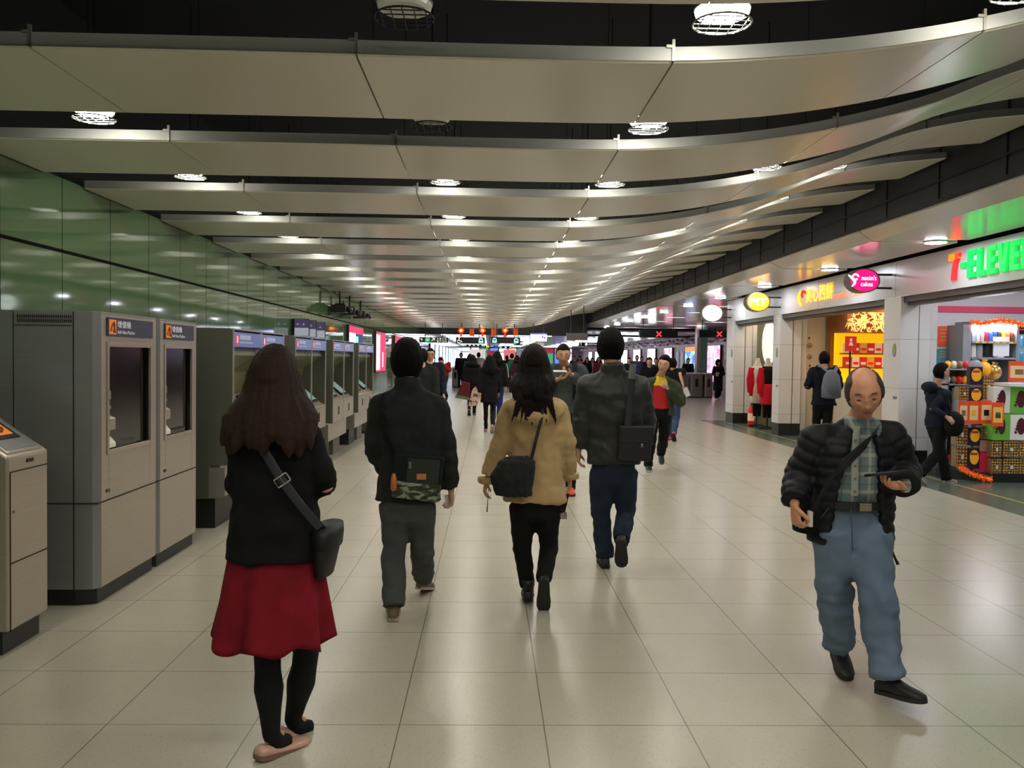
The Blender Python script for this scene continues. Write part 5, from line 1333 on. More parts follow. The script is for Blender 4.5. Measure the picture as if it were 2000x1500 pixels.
    # ---- hair
    if hair:
        hmat = hmat or m_hair; q = MB(); kind = {'long': 'long'}.get(hair, hair)
        head_mesh(q, hc, fr, hs * .98 * min(1, s + .1), 40, 56, off=hair_cap(kind if kind in ('short', 'crop', 'full', 'bald', 'long') else 'short'))
        if J.get('hairfn'): J['hairfn'](q, J, fr, hc)
        h = remesh(q, .006 if detail else .012, 1)
        ax = fr[2]
        def hd(p):
            v = p - hc; a = math.atan2(v.dot(fr[0]), v.dot(fr[1])); 
            return .0035 * noise.noise(V((a * 9, v.dot(ax) * 6, 3))) + .002 * noise.noise(p * 60)
        disp(h, hd); obj('hair', h, hmat, root, smooth=True)
    # ---- trousers / skirt
    if bottom:
        q = MB(); hr = bottom.get('hip', .155) * s; hy = bottom.get('hipy', .115) * s
        ra = bottom.get('legs', (.088, .07, .062, .058)); end = bottom.get('end', .03)
        if not bottom.get('noseat'):
            q.ring_loft([se(J['hip'] + NZ * z_ * s, hr * k1, hy * k1) for z_, k1 in ((-.15, .5), (-.11, .92), (-.03, 1.0), (.06, .98), (bottom.get('waist', .13), .9))])
        for n in 'LR':
            A, K, N_ = J['hip' + n], J['kn' + n], J['an' + n]; dn = (N_ - K).normalized()
            pts = [A, A.lerp(K, .3), A.lerp(K, .65), K - (K - A).normalized() * .04, K, K + dn * .05, K.lerp(N_, .45), K.lerp(N_, .8), N_ + dn * end]
            rr = [ra[0] * 1.05, ra[0], lerp(ra[0], ra[1], .6), ra[1], ra[1] * .98, ra[1] * .96, lerp(ra[1], ra[2], .5), ra[2], ra[3]]
            q.tube(pts, [x * s for x in rr], 18)
        g = remesh(q, cv, 1); fd = bottom.get('fold', .006); sd_ = J['O'].x * 3.3
        ks = [J['knL'], J['knR']]; as_ = [J['anL'], J['anR']]
        def fo(p):
            w = 0
            for k1 in ks: w = max(w, exp(-((p.z - k1.z) / .09) ** 2))
            for k1 in as_: w = max(w, 1.2 * exp(-((p.z - k1.z - .03) / .08) ** 2))
            return fd * (.35 + w) * noise.noise(V((p.x * 7, p.y * 7, p.z * 26 + sd_))) + fd * .9 * noise.noise(V((p.x * 20, p.y * 20, p.z * 4))) + fd * 1.1 * noise.noise(V((p.x * 9 + p.z * 13, p.y * 9, p.z * 6 - p.x * 9)))
        disp(g, fo); obj(bottom.get('name', 'trousers'), g, botm, root, smooth=True)
    # ---- shoes
    for n in 'LR':
        A = J['an' + n]; td = V(J['toe' + n]).normalized(); sdv = td.cross(NZ); pt = J['pitch' + n]; sc = s * J.get('shoe', 1.0)
        D = td * cos(pt) + NZ * sin(pt); U = -td * sin(pt) + NZ * cos(pt)
        if pt < 0 and not J.get('free' + n):    # rotate about the ball of the foot so the toe stays near the floor
            pass
        base = A - U * .08 * sc
        f = lambda y, x, z: base + D * y * sc + sdv * x * sc + U * z * sc
        q = MB(); low = J.get('flat', False)
        secs = [(-.062, .012, .005, .03), (-.055, .028, 0, .06 if not low else .045), (-.03, .034, 0, .085 if not low else .05), (.01, .036, 0, .098 if not low else .04), (.05, .038, 0, .085 if not low else .032), (.10, .045, 0, .06 if not low else .034), (.15, .044, 0, .046 if not low else .034), (.185, .03, .003, .036), (.198, .01, .01, .024)]
        rg = []
        for (y, wd, z0, z1) in secs: rg.append([f(y, wd * cos(t), (z0 + z1) / 2 + (z1 - z0) / 2 * math.copysign(abs(sin(t)) ** .7, sin(t))) for t in [2 * pi * i / 18 for i in range(18)]])
        q.ring_loft(rg)
        if shoe_h: q.tube([f(-.01, 0, .06), f(-.012, 0, .06 + shoe_h * .6), f(-.012, 0, .06 + shoe_h)], [.04 * sc, .045 * sc, .05 * sc], 14)
        so = obj('shoe', q, shoem if not isinstance(shoem, dict) else shoem[n], root, smooth=True)
        q = MB(); q.ring_loft([[f(y, (wd + .003) * cos(t), .004 + (.012 if sin(t) > 0 else -.006)) for t in [2 * pi * i / 18 for i in range(18)]] for (y, wd, z0, z1) in secs]); obj('sole', q, solem, so)
    # ---- upper garments
    for gi, T in enumerate(top or []):
        q = MB(); rg = rings(T['rings']); a0, a1 = T.get('open', (None, None))
        tk = T.get('thick', .02)
        if a0 is None: q.ring_loft([se(*r, p=T.get('pw', 2.4)) for r in rg])
        else:
            n_ = 30; outer = []
            rr_ = []
            for k2, (c, rx, ry) in enumerate(rg):
                A0 = a0[k2] if isinstance(a0, (list, tuple)) else a0; A1 = a1[k2] if isinstance(a1, (list, tuple)) else a1
                ring = []
                for i in range(n_ + 1):
                    a = lerp(A0, A1, i / n_); ring.append(c + R_ * rx * cos(a) + F * ry * sin(a))
                for i in range(n_ + 1):
                    a = lerp(A1, A0, i / n_); ring.append(c + R_ * (rx - tk) * cos(a) + F * (ry - tk) * sin(a))
                rr_.append(ring)
            q.ring_loft(rr_)
        sl = T.get('sleeve')
        if sl:
            for n in 'LR':
                S_, E_, W_ = J['sh' + n], J['el' + n], J['wr' + n]; dn = (W_ - E_).normalized(); cut = T.get('cut', .02)
                en = W_ - dn * cut
                if T.get('short'): en = E_.lerp(S_, .1)
                pts = [S_ + NZ * .0, S_.lerp(E_, .12), S_.lerp(E_, .5), E_ - (E_ - S_).normalized() * .03, E_ + dn * .02, E_.lerp(en, .5), en]
                if T.get('short'): pts = pts[:4]; 
                rr = [sl[0] * .94, sl[0], sl[0] * .94, sl[1], sl[1], lerp(sl[1], sl[2], .5), sl[2]][:len(pts)]
                q.tube(pts, [x * s for x in rr], 18)
                q.ell(S_ - NZ * .005, sl[0] * s * 1.0, n=14, m=10)
                sd = -1 if n == 'L' else 1
                q.tube([S_ + NZ * sl[0] * s * .12, (S_.lerp(J['neck'], .55)) - NZ * .012, J['neck'] - NZ * .02 + R_ * sd * .03], [sl[0] * .85 * s, sl[0] * .68 * s, .045 * s], 14)
        if T.get('extra'): T['extra'](q, J, fr)
        g = remesh(q, T.get('voxel', cv), T.get('smooth', 2)); fd = T.get('fold', .007); pf = T.get('puff')
        S2 = {n: (J['sh' + n], J['el' + n], J['wr' + n]) for n in 'LR'}
        def fo(p):
            v = fd * noise.noise(V((p.x * 5 + gi, p.y * 5, p.z * 13))) + fd * .5 * noise.noise(p * 24) + fd * 1.2 * noise.noise(V((p.x * 6 + p.z * 12, p.y * 6, p.z * 5 - p.x * 9)))
            for n in 'LR':
                d_ = (p - S2[n][1]).length
                if d_ < .14: v += fd * 1.3 * (1 - d_ / .14) * noise.noise(V((p.x * 14, p.y * 14, p.z * 34)))
            if pf:
                # quilting: along the sleeve if near the arm else by height
                best = None
                for n in 'LR':
                    a, e_, w_ = S2[n]; acc = 0
                    for (u0, u1) in ((a, e_), (e_, w_)):
                        dd = u1 - u0; t = clamp((p - u0).dot(dd) / dd.length_squared, -.1, 1.15); ds = (p - (u0 + dd * t)).length
                        if best is None or ds < best[0]: best = (ds, acc + t * dd.length)
                        acc += dd.length
                co = best[1] if best[0] < .085 else p.z
                v += pf * (abs(sin(co * pi / .052)) ** .6 - .6)
            return v
        disp(g, fo)
        mm = T['mat']; o = obj(T.get('name', 'jacket'), g, mm, root, smooth=True)
        if T.get('label'): o['label'] = T['label']
    return root, J, fr

def strap(name, pts, w, m, parent, th=.004, nrm=None):
    q = MB(); q.tube(pts, [(w / 2, th)] * len(pts), 8, ref=None if nrm is None else nrm); return obj(name, q, m, parent)
def coat(t0, hemx, hemy, wx, wy, cx, cy, shx=.185, shy=.10):
    return [(t0, hemx, hemy), (t0 * .5 + .05, lerp(hemx, wx, .45), lerp(hemy, wy, .45)), (.55, wx, wy), (1.0, cx, cy), (1.4, cx * 1.02, cy * .98), (1.62, shx, shy), (1.82, .12, .08), (1.95, .07, .065)]
def strands(n, z0, z1, wx, wy, r0=.02, seed=1, yo=-.07, jit=.03):
    """long hair hanging behind; z relative to head centre"""
    def fn(q, J, fr, hc):
        random.seed(seed); R_, F = J['R'], J['F']
        for i in range(n):
            a = pi * (1.0 + (i + .5) / n) ; 
            t0 = hc + R_ * (.07 * cos(a)) + F * (.08 * sin(a)) + NZ * .03
            e = hc + R_ * (wx * cos(a) + random.uniform(-jit, jit)) + F * (yo + wy * sin(a)) + NZ * (z1 + random.uniform(0, .07))
            m1 = hc + R_ * (.092 * cos(a)) + F * (.1 * sin(a)) + NZ * (-.06); m2 = m1.lerp(e, .5) + R_ * (wx * .12 * cos(a))
            q.tube([t0, m1, m2, m1.lerp(e, .85), e], [r0 * 1.2, r0 * 1.4, r0 * 1.5, r0, .003], 8)
        q.ring_loft([[c_ + R_ * rx * cos(t) + F * ry * sin(t) for t in [2 * pi * k / 20 for k in range(20)]] for c_, rx, ry in
            [(hc + NZ * .0 - F * .02, .085, .08), (hc - NZ * .1 - F * .045, .09, .07), (hc + NZ * lerp(-.1, z1, .5) + F * yo * .8, wx * .85, .05), (hc + NZ * (z1 + .08) + F * yo, wx * .9, .035)]])
    return fn
# ---------------------------------------------------------------- A: woman in the crimson skirt, nearest
Y = 3.28
J = pose(P(540, 1200, Y).x, Y, 1.60, 3, stride=.22, lead=1, female=True)
J['O'] = V((P(538, 1200, Y).x, Y, 0))
J['head'] = P(537, 742, Y); J['neck'] = P(535, 812, Y); J['chest'] = P(540, 905, Y); J['hip'] = P(537, 1065, Y)
J['hipL'] = P(512, 1080, Y); J['hipR'] = P(575, 1080, Y)
J['shL'] = P(484, 858, Y); J['shR'] = P(600, 858, Y); J['elL'] = P(466, 965, Y + .02); J['elR'] = P(636, 950, Y + .0); J['wrL'] = P(515, 915, Y + .24); J['wrR'] = P(565, 915, Y + .26)
J['knL'] = P(522, 1290, Y + .03); J['knR'] = P(598, 1285, Y + .10); J['anL'] = P(530, 1440, Y - .02); J['anR'] = P(572, 1405, Y + .17)
J['toeL'] = V((.6, .8, 0)); J['toeR'] = V((.75, .65, 0)); J['pitchL'] = -.12; J['pitchR'] = -.35; J['flat'] = True; J['shoe'] = 1.06
J['anL'].z = .083; 
J['hairfn'] = strands(15, 0, -.285, .16, .085, .024, 3, -.085, .022)
root, J, fr = build_person(J, 'long-haired woman walking away in black sweater, crimson skirt, black tights and nude flats', hair='long', hmat=m_hairb, hs=1.02, voxel=.007, cv=.01,
    top=[dict(name='sweater', mat=m_blackc, rings=[(-.14, .2, .165), (.1, .185, .14), (.6, .166, .116), (1.0, .17, .118), (1.45, .165, .11), (1.66, .15, .095), (1.85, .1, .075), (1.97, .065, .06)], sleeve=(.066, .058, .045), fold=.008)],
    shoem=m_nude, solem=mat('sole_tan', (120, 92, 78), rough=.7))
# tights
q = MB()
for n in 'LR': q.tube([J['hip' + n], J['hip' + n].lerp(J['kn' + n], .5), J['kn' + n] + NZ * .03, J['kn' + n].lerp(J['an' + n], .15), J['kn' + n].lerp(J['an' + n], .38), J['kn' + n].lerp(J['an' + n], .7), J['an' + n], J['an' + n] - NZ * .035 + J['toe' + n] * .02], [.082, .072, .052, .05, .057, .042, .034, .036], 16)
for n in 'LR': q.tube([J['an' + n] - NZ * .03, J['an' + n] - NZ * .04 + J['toe' + n] * .03, J['an' + n] - NZ * .052 + J['toe' + n] * .085], [.036, .036, .026], 12)
obj('tights', remesh(q, .008, 2), m_tights, root, smooth=True)
# skirt with a wavy hem
def skirt(root, c_top, c_bot, rt, rb, waves, amp, m, R_, F, th=.006, hem=.03, tilt=0):
    q = MB(); nr, na = 22, 120
    for side in (0, 1):
        rings_ = []
        for i in range(nr + 1):
            t = i / nr; c = c_top.lerp(c_bot, t); rx = lerp(rt[0], rb[0], t ** .75); ry = lerp(rt[1], rb[1], t ** .75)
            ring = []
            for j in range(na):
                a = 2 * pi * j / na; wv = 1 + amp * t ** 1.3 * (sin(a * waves) + .5 * sin(a * (waves * 2 - 3) + 1.3)) - side * th / rx
                ring.append(c + R_ * rx * wv * cos(a) + F * ry * wv * sin(a) + NZ * (t ** 2 * hem * sin(a * waves + 1) + tilt * t * cos(a)))
            rings_.append(ring)
        if side == 0: out = rings_
        else: inn = rings_
    q.ring_loft(out[::-1] + inn)
    return obj('skirt', q, m, root, smooth=True)
skirt(root, P(538, 1040, Y), P(531, 1250, Y), (.155, .10), (.224, .18), 7, .11, m_redskirt, J['R'], J['F'], hem=.018)
# shoulder strap, buckle and bag
st = [P(497, 835, Y - .115), P(512, 875, Y - .135), P(550, 938, Y - .14), P(590, 990, Y - .14), P(625, 1030, Y - .11), P(640, 1050, Y - .03)]
bag = empty('shoulder_bag', P(640, 1085, Y), 'black leather shoulder bag hanging at the crimson-skirted woman\'s right hip', 'bag', None)
q = MB(); c = P(638, 1072, Y)
q.ring_loft([[c + V((dx + rx * cos(t), ry * sin(t), z)) for t in [2 * pi * k / 24 for k in range(24)]] for z, rx, ry, dx in ((-.1, .02, .06, -.01), (-.09, .035, .1, -.01), (.0, .045, .125, 0), (.07, .048, .12, .005), (.085, .04, .11, .006))])
obj('pouch', q, mat('bag_black_leather', (10, 10, 10), rough=.6, bump=.2, bscale=40), bag, smooth=True)
q = MB(); q.ring_loft([[c + V((dx + rx * cos(t), ry * sin(t), z)) for t in [2 * pi * k / 24 for k in range(24)]] for z, rx, ry, dx in ((.02, .053, .13, .004), (.07, .056, .13, .006), (.095, .05, .12, .01))]); obj('flap', q, mat('bag_black_leather', (0, 0, 0)), bag, smooth=True)
strap('strap', st, .034, mat('strap_navy', (34, 38, 46), rough=.6), bag, .003, nrm=(.6, 0, -.8) and (.62, 0, .78))
q = MB(); bc = P(551, 938, Y - .146); d1 = (P(590, 990, Y) - P(512, 875, Y)).normalized(); d2 = d1.cross(V((0, 1, 0)))
for a, b_ in ((d1, d2), (-d1, d2)): q.tube([bc + a * .016 + b_ * .026, bc + a * .016 - b_ * .026], .003, 6)
for b_ in (d2, -d2, d2 * 0): q.tube([bc + d1 * .016 + b_ * .026, bc - d1 * .016 + b_ * .026], .003, 6)
obj('buckle', q, m_metal, bag)

# ---------------------------------------------------------------- B: man with the camouflage bag
Y = 5.1
J = pose(P(797, 1100, Y).x, Y, 1.66, 0, stride=.3, lead=1)
J['head'] = P(795, 706, Y); J['neck'] = P(797, 752, Y); J['chest'] = P(800, 850, Y); J['hip'] = P(797, 978, Y)
J['hipL'] = P(772, 985, Y); J['hipR'] = P(823, 985, Y); J['shL'] = P(743, 793, Y); J['shR'] = P(852, 793, Y)
J['elL'] = P(730, 875, Y - .02); J['wrL'] = P(750, 915, Y + .2); J['elR'] = P(872, 875, Y); J['wrR'] = P(881, 958, Y + .04)
J['knL'] = P(771, 1085, Y + .02); J['anL'] = P(768, 1190, Y - .12); J['anL'].z = .085; J['knR'] = P(825, 1075, Y + .12); J['anR'] = P(826, 1136, Y + .42); J['anR'].z = .11
J['pitchR'] = -.25; J['pitchL'] = 0; J['curlR'] = .9; J['toeR'] = V((.25, 1, 0)); J['toeL'] = V((-.1, 1, 0))
def collarfn(r0, r1, h): 
    def fn(q, J, fr): q.tube([J['neck'] - NZ * .05, J['neck'] + NZ * h * .5, J['neck'] + NZ * h], [r0, lerp(r0, r1, .5), r1], 18)
    return fn
root, J, fr = build_person(J, 'man walking away in charcoal jacket and grey trousers with brown shoes', hair='full', hs=.97, voxel=.007, cv=.012,
    top=[dict(name='jacket', mat=m_char, rings=coat(-.0, .205, .14, .185, .13, .205, .14, .19, .11)[0:], sleeve=(.078, .066, .052), fold=.01, extra=collarfn(.085, .07, .05), pw=2.6)],
    bottom=dict(legs=(.092, .078, .07, .066), fold=.008, end=.01), botm=m_greyt, shoem=m_shoebr, solem=m_solew)
bag = empty('messenger_bag', P(815, 935, Y - .2), 'dark green and camouflage messenger bag on the back of the man in grey trousers', 'bag')
yb = Y - .17; a, b_, c_, d = P(768, 885, yb), P(868, 895, yb), P(856, 980, yb), P(765, 970, yb)
m_bagg = cloth('bag_dark_green', (26, 34, 28)); m_camo = mat('camouflage', (70, 76, 62), rough=.8)
k = NT(m_camo); g, xyz = k.obj(); n = k.n('TexNoise'); n.inputs['Scale'].default_value = 22; n.inputs['Detail'].default_value = 1; mp = k.n('Mapping'); mp.inputs['Scale'].default_value = (1, 1, 2.4); k.l(g, mp.inputs[0]); k.l(mp.outputs[0], n.inputs['Vector'])
r = k.n('ValToRGB'); r.color_ramp.interpolation = 'CONSTANT'; k.l(n.outputs[0], r.inputs[0]); el = r.color_ramp.elements
el[0].color = (*s2l((40, 46, 36)), 1); el[1].position = .47; el[1].color = (*s2l((74, 84, 62)), 1); e_ = el.new(.56); e_.color = (*s2l((142, 146, 128)), 1); k.l(r.outputs[0], k.b.inputs['Base Color'])
q = MB(); q.prism([a, b_, c_, d], (0, .09, 0)); obj('main_pocket', q, m_bagg, bag, bevel=.015)
q = MB(); q.prism([a.lerp(d, .62) + V((-.006, -.012, 0)), b_.lerp(c_, .62) + V((.0, -.012, 0)), c_ + V((0, -.012, -.004)), d + V((0, -.012, -.004))], (0, .11, 0)); obj('camouflage_panel', q, m_camo, bag, bevel=.01, label='grey-green camouflage lower panel')
q = MB(); cc = P(823, 931, yb - .010); q.box(cc.x - .027, cc.x + .027, cc.y - .004, cc.y, cc.z - .017, cc.z + .017); obj('leather_patch', q, mat('patch_tan', (196, 122, 66), rough=.5), bag, bevel=.003)
q = MB(); cc = P(801, 908, yb - .010); q.box(cc.x - .007, cc.x + .007, cc.y - .006, cc.y, cc.z - .02, cc.z + .018); obj('zip_pull', q, m_metal, bag, bevel=.002)
q = MB(); q.prism([P(797, 895, yb - .002), P(860, 899, yb - .002), P(855, 950, yb - .002), P(793, 946, yb - .002)], (0, -.006, 0)); obj('flat_pocket', q, mat('pocket_green', (34, 46, 38), rough=.8), bag)
q = MB(); cc = P(769, 945, yb - .01); q.tube([cc + NZ * .06, cc + NZ * .03, cc - NZ * .03, cc - NZ * .04], [.008, .017, .018, .01], 10); obj('bottle_charm', q, mat('charm_amber', (196, 112, 56), rough=.4), bag, smooth=True)
strap('strap', [P(770, 888, yb + .04), P(752, 850, Y - .16), P(740, 800, Y - .12), P(748, 772, Y - .02)], .03, m_jet, bag, .004, nrm=(0, 0, 1))
q = MB(); cc = P(877, 975, Y + .05); q.obox(cc, V((.025, .005, .006)), V((-.004, 0, .03)), V((0, .001, 0))); tag(obj('paper_slip', q, mat('paper_white', (216, 214, 208), rough=.6), loc=cc), 'small white paper slip in the grey-trousered man\'s right hand', 'paper')

# ---------------------------------------------------------------- C: woman in the camel coat
Y = 5.35
J = pose(P(1047, 1100, Y).x, Y, 1.62, 2, stride=.2, lead=-1, female=True)
J['head'] = P(1043, 713, Y); J['neck'] = P(1045, 762, Y); J['chest'] = P(1047, 850, Y); J['hip'] = P(1045, 975, Y)
J['hipL'] = P(1020, 985, Y); J['hipR'] = P(1068, 985, Y); J['shL'] = P(998, 800, Y); J['shR'] = P(1092, 800, Y)
J['elL'] = P(976, 868, Y); J['wrL'] = P(952, 938, Y + .02); J['elR'] = P(1106, 868, Y); J['wrR'] = P(1112, 930, Y + .1)
J['knL'] = P(1020, 1072, Y + .04); J['anL'] = P(1031, 1155, Y + .0); J['anL'].z = .09; J['knR'] = P(1072, 1070, Y + .05); J['anR'] = P(1062, 1135, Y - .16)
J['pitchR'] = -1.25; J['curlL'] = .6; J['shoe'] = .95
def strandsC(q, J, fr, hc):
    strands(13, 0, -.235, .12, .085, .021, 8, -.1, .02)(q, J, fr, hc)
    random.seed(12)
    for i in range(16):
        x = lerp(-.15, .15, (i + .5) / 16) + random.uniform(-.01, .01); t0 = hc + V((x * .5, -.1, -.1)); e = hc + V((x, -.175, -.30 - random.uniform(0, .08)))
        q.tube([t0, t0.lerp(e, .5) + V((0, -.03, 0)), e], [.018, .012, .003], 6)
J['hairfn'] = strandsC
def hood(q, J, fr):
    c = P(1047, 800, Y - .1); q.ell(c, (.165, .075, .07), n=20, m=12); q.tube([c + V((-.16, .06, .02)), c + V((-.12, -.02, -.03)), c + V((0, -.05, -.055)), c + V((.12, -.02, -.03)), c + V((.16, .06, .02))], [.035, .04, .045, .04, .035], 12)
root, J, fr = build_person(J, 'woman walking away in a hooded camel coat and black jeans with long dark hair', hair='long', hmat=mat('hair_dark_brown', (22, 13, 12), rough=.6, spec=.15, bump=.6, bscale=60, stretch=(6, 6, .6)), hs=1.0, voxel=.007, cv=.012,
    top=[dict(name='coat', mat=m_camel, rings=[(-.02, .215, .155), (.2, .20, .145), (.6, .178, .13), (1.0, .18, .135), (1.45, .175, .125), (1.66, .16, .105), (1.85, .1, .08), (1.97, .07, .065)], sleeve=(.072, .062, .058), fold=.011, extra=hood, cut=.03)],
    bottom=dict(legs=(.085, .064, .052, .05), fold=.005, end=.0), botm=m_jet, shoem=m_shoeb, shoe_h=.08)
q = MB(); 
for zz in (J['wrL'], J['wrR']): q.tube([zz - V((0, 0, -.02)), zz - V((0, 0, .02))], [.062, .06], 14)
cu = remesh(q, .01, 1); disp(cu, lambda p: .006 * noise.noise(p * 80)); obj('fur_cuff', cu, m_camel, root, smooth=True)
# scarf end and fringe
q = MB(); q.prism([P(1093, 968, Y - .03), P(1112, 965, Y - .03), P(1104, 1000, Y - .03), P(1092, 1004, Y - .03)], (0, .03, 0))
for i in range(6): q.tube([P(1093 + i * 2.5, 1000, Y - .02), P(1092 + i * 2.8, 1014, Y - .02)], .003, 5)
for i in range(4): q.tube([P(1000 + i * 2.5, 985, Y - .06), P(998 + i * 2.5, 1006, Y - .07)], .003, 5)
obj('scarf', q, cloth('scarf_maroon', (52, 26, 34)), root)
bag = empty('fur_bag', P(1000, 935, Y - .2), 'black furry shoulder bag on the camel-coated woman\'s left hip', 'bag')
q = MB(); c = P(1000, 930, Y - .2); q.ring_loft([[c + V((dx + rx * math.copysign(abs(cos(t)) ** .7, cos(t)), ry * sin(t), z)) for t in [2 * pi * k / 24 for k in range(24)]] for z, rx, ry, dx in ((-.125, .05, .02, .03), (-.115, .11, .05, .01), (.0, .135, .07, 0), (.09, .11, .06, .03), (.12, .06, .03, .04))])
q = remesh(q, .008, 1); disp(q, lambda p: .008 * noise.noise(V((p.x * 60, p.y * 60, p.z * 22)))); obj('pouch', q, mat('fur_black', (20, 24, 28), rough=.8, bump=.8, bscale=120), bag, smooth=True)
strap('strap', [P(1037, 900, Y - .2), P(1046, 862, Y - .2), P(1057, 820, Y - .19), P(1062, 790, Y - .16)], .02, m_shoeb, bag, .004, nrm=(1, 0, 0))
q = MB(); q.tube([P(955, 945, Y - .1), P(953, 970, Y - .1), P(951, 1000, Y - .1)], [.002, .002, .005], 5); obj('tassel', q, m_metal, bag)

# ---------------------------------------------------------------- D: man in the dark jacket and jeans
Y = 6.25
J = pose(P(1200, 1000, Y).x, Y, 1.76, 2, stride=.3, lead=-1)
J['head'] = P(1192, 678, Y); J['neck'] = P(1194, 722, Y); J['chest'] = P(1200, 800, Y); J['hip'] = P(1198, 912, Y)
J['hipL'] = P(1175, 920, Y); J['hipR'] = P(1221, 920, Y); J['shL'] = P(1148, 752, Y); J['shR'] = P(1247, 752, Y)
J['elL'] = P(1136, 815, Y); J['wrL'] = P(1131, 878, Y + .03); J['elR'] = P(1264, 815, Y); J['wrR'] = P(1262, 870, Y + .16)
J['knL'] = P(1174, 1008, Y + .05); J['anL'] = P(1181, 1088, Y + .02); J['anL'].z = .09; J['knR'] = P(1222, 1002, Y + .05); J['anR'] = P(1214, 1052, Y - .2)
J['pitchR'] = -1.0; J['toeR'] = V((.2, 1, 0))
root, J, fr = build_person(J, 'tall man walking away in a black-green leather jacket and dark jeans', hair='full', hs=1.0, voxel=.008, cv=.013,
    top=[dict(name='jacket', mat=m_leather, rings=coat(.06, .2, .14, .185, .13, .215, .145, .2, .115), sleeve=(.08, .068, .055), fold=.011, extra=collarfn(.09, .078, .05), pw=2.6)],
    bottom=dict(legs=(.088, .072, .063, .062), fold=.007, end=.02), botm=cloth('dark_denim_worn', (36, 46, 64), var=.25), shoem=mat('shoe_dark_brown', (46, 40, 36), rough=.5), solem=m_sole)
bag = empty('briefcase_bag', P(1240, 868, Y - .15), 'black flap satchel hanging on the right side of the tall man in jeans', 'bag')
yb = Y - .2; q = MB(); q.prism([P(1210, 832, yb), P(1276, 832, yb), P(1270, 902, yb), P(1206, 899, yb)], (0, .1, 0)); obj('body', q, m_shoeb, bag, bevel=.012)
q = MB(); q.prism([P(1213, 833, yb - .01), P(1278, 834, yb - .01), P(1276, 866, yb - .01), P(1212, 864, yb - .01)], (0, .12, 0)); obj('flap', q, mat('flap_black', (30, 30, 32), rough=.45), bag, bevel=.006)
q = MB(); cc = P(1254, 870, yb - .014); q.box(cc.x - .008, cc.x + .008, cc.y - .005, cc.y, cc.z - .012, cc.z + .012); obj('clasp', q, m_metal, bag, bevel=.002)
strap('strap', [P(1226, 834, yb + .01), P(1231, 790, Y - .17), P(1234, 740, Y - .155), P(1236, 712, Y - .06), P(1236, 712, Y + .03)], .05, mat('strap_black', (22, 22, 24), rough=.55), bag, .004, nrm=(1, 0, 0))

# ---------------------------------------------------------------- E: older man looking at his phone
Y = 4.0
J = pose(P(1672, 1200, Y).x, Y, 1.6, 183, stride=.3, lead=-1)
J['head'] = P(1688, 766, Y - .11); J['neck'] = P(1676, 822, Y + .0); J['chest'] = P(1666, 900, Y); J['hip'] = P(1660, 1018, Y + .02)
J['hipR'] = P(1628, 1030, Y); J['hipL'] = P(1694, 1030, Y); J['shR'] = P(1594, 862, Y + .02); J['shL'] = P(1741, 856, Y + .0)
J['elR'] = P(1560, 930, Y + .06); J['wrR'] = P(1552, 988, Y - .06); J['elL'] = P(1768, 925, Y + .02); J['wrL'] = P(1765, 948, Y - .2)
J['knR'] = P(1630, 1155, Y + .04); J['anR'] = P(1640, 1262, Y + .17); J['anR'].z = .13; J['knL'] = P(1713, 1170, Y - .13); J['anL'] = P(1732, 1322, Y - .2); J['anL'].z = .11
J['pitchR'] = -.25; J['pitchL'] = .12; J['toeL'] = V((.5, -.85, 0)); J['toeR'] = V((-.15, -1, 0)); J['curlR'] = 1.0; J['hdirR'] = V((.05, -.25, -1)); J['pnR'] = V((1, .2, 0)); J['thR'] = V((.2, -1, 0))
J['hdirL'] = V((-1, -.25, .02)); J['pnL'] = V((.0, -.3, 1)); J['thL'] = V((.1, -.9, .3)); J['curlL'] = .55
J['toeR'].normalize(); J['toeL'].normalize()
m_puff = mat('black_puffer', (15, 16, 22), rough=.6, spec=.3, bump=.2, bscale=40)
m_plaid = mat('plaid_shirt', (112, 128, 128), rough=.85)
k = NT(m_plaid); g, xyz = k.obj()
v1 = k.line(xyz[0], 0, .075, .014); v2 = k.line(xyz[0], .03, .075, .005); h1 = k.line(xyz[2], 0, .085, .016); h2 = k.line(xyz[2], .035, .085, .005)
cc = k.mix(k.math('MULTIPLY', v1, .5), s2l((106, 122, 124)), s2l((176, 176, 166))); cc = k.mix(k.math('MULTIPLY', h1, .5), cc, s2l((182, 182, 172))); cc = k.mix(k.math('MULTIPLY', k.math('MAXIMUM', v2, h2), .5), cc, s2l((60, 74, 84))); k.l(cc, k.b.inputs['Base Color'])
pi2 = pi / 2
def shirtcollar(q, J, fr):
    c = J['neck']; q.tube([c - NZ * .06, c - NZ * .005, c + NZ * .02], [.085, .075, .07], 18)
    for sd in (-1, 1): q.tube([c + V((sd * .06, -.03, .01)), c + V((sd * .045, -.09, -.03)), c + V((sd * .05, -.105, -.065))], [(.028, .008), (.03, .008), (.006, .004)], 8, ref=(1, 0, 0))
op = [1.9, 1.85, 1.78, 1.72, 1.68, 1.66, 1.7, 1.75]; dlt = [.62, .56, .5, .44, .38, .34, .36, .5]
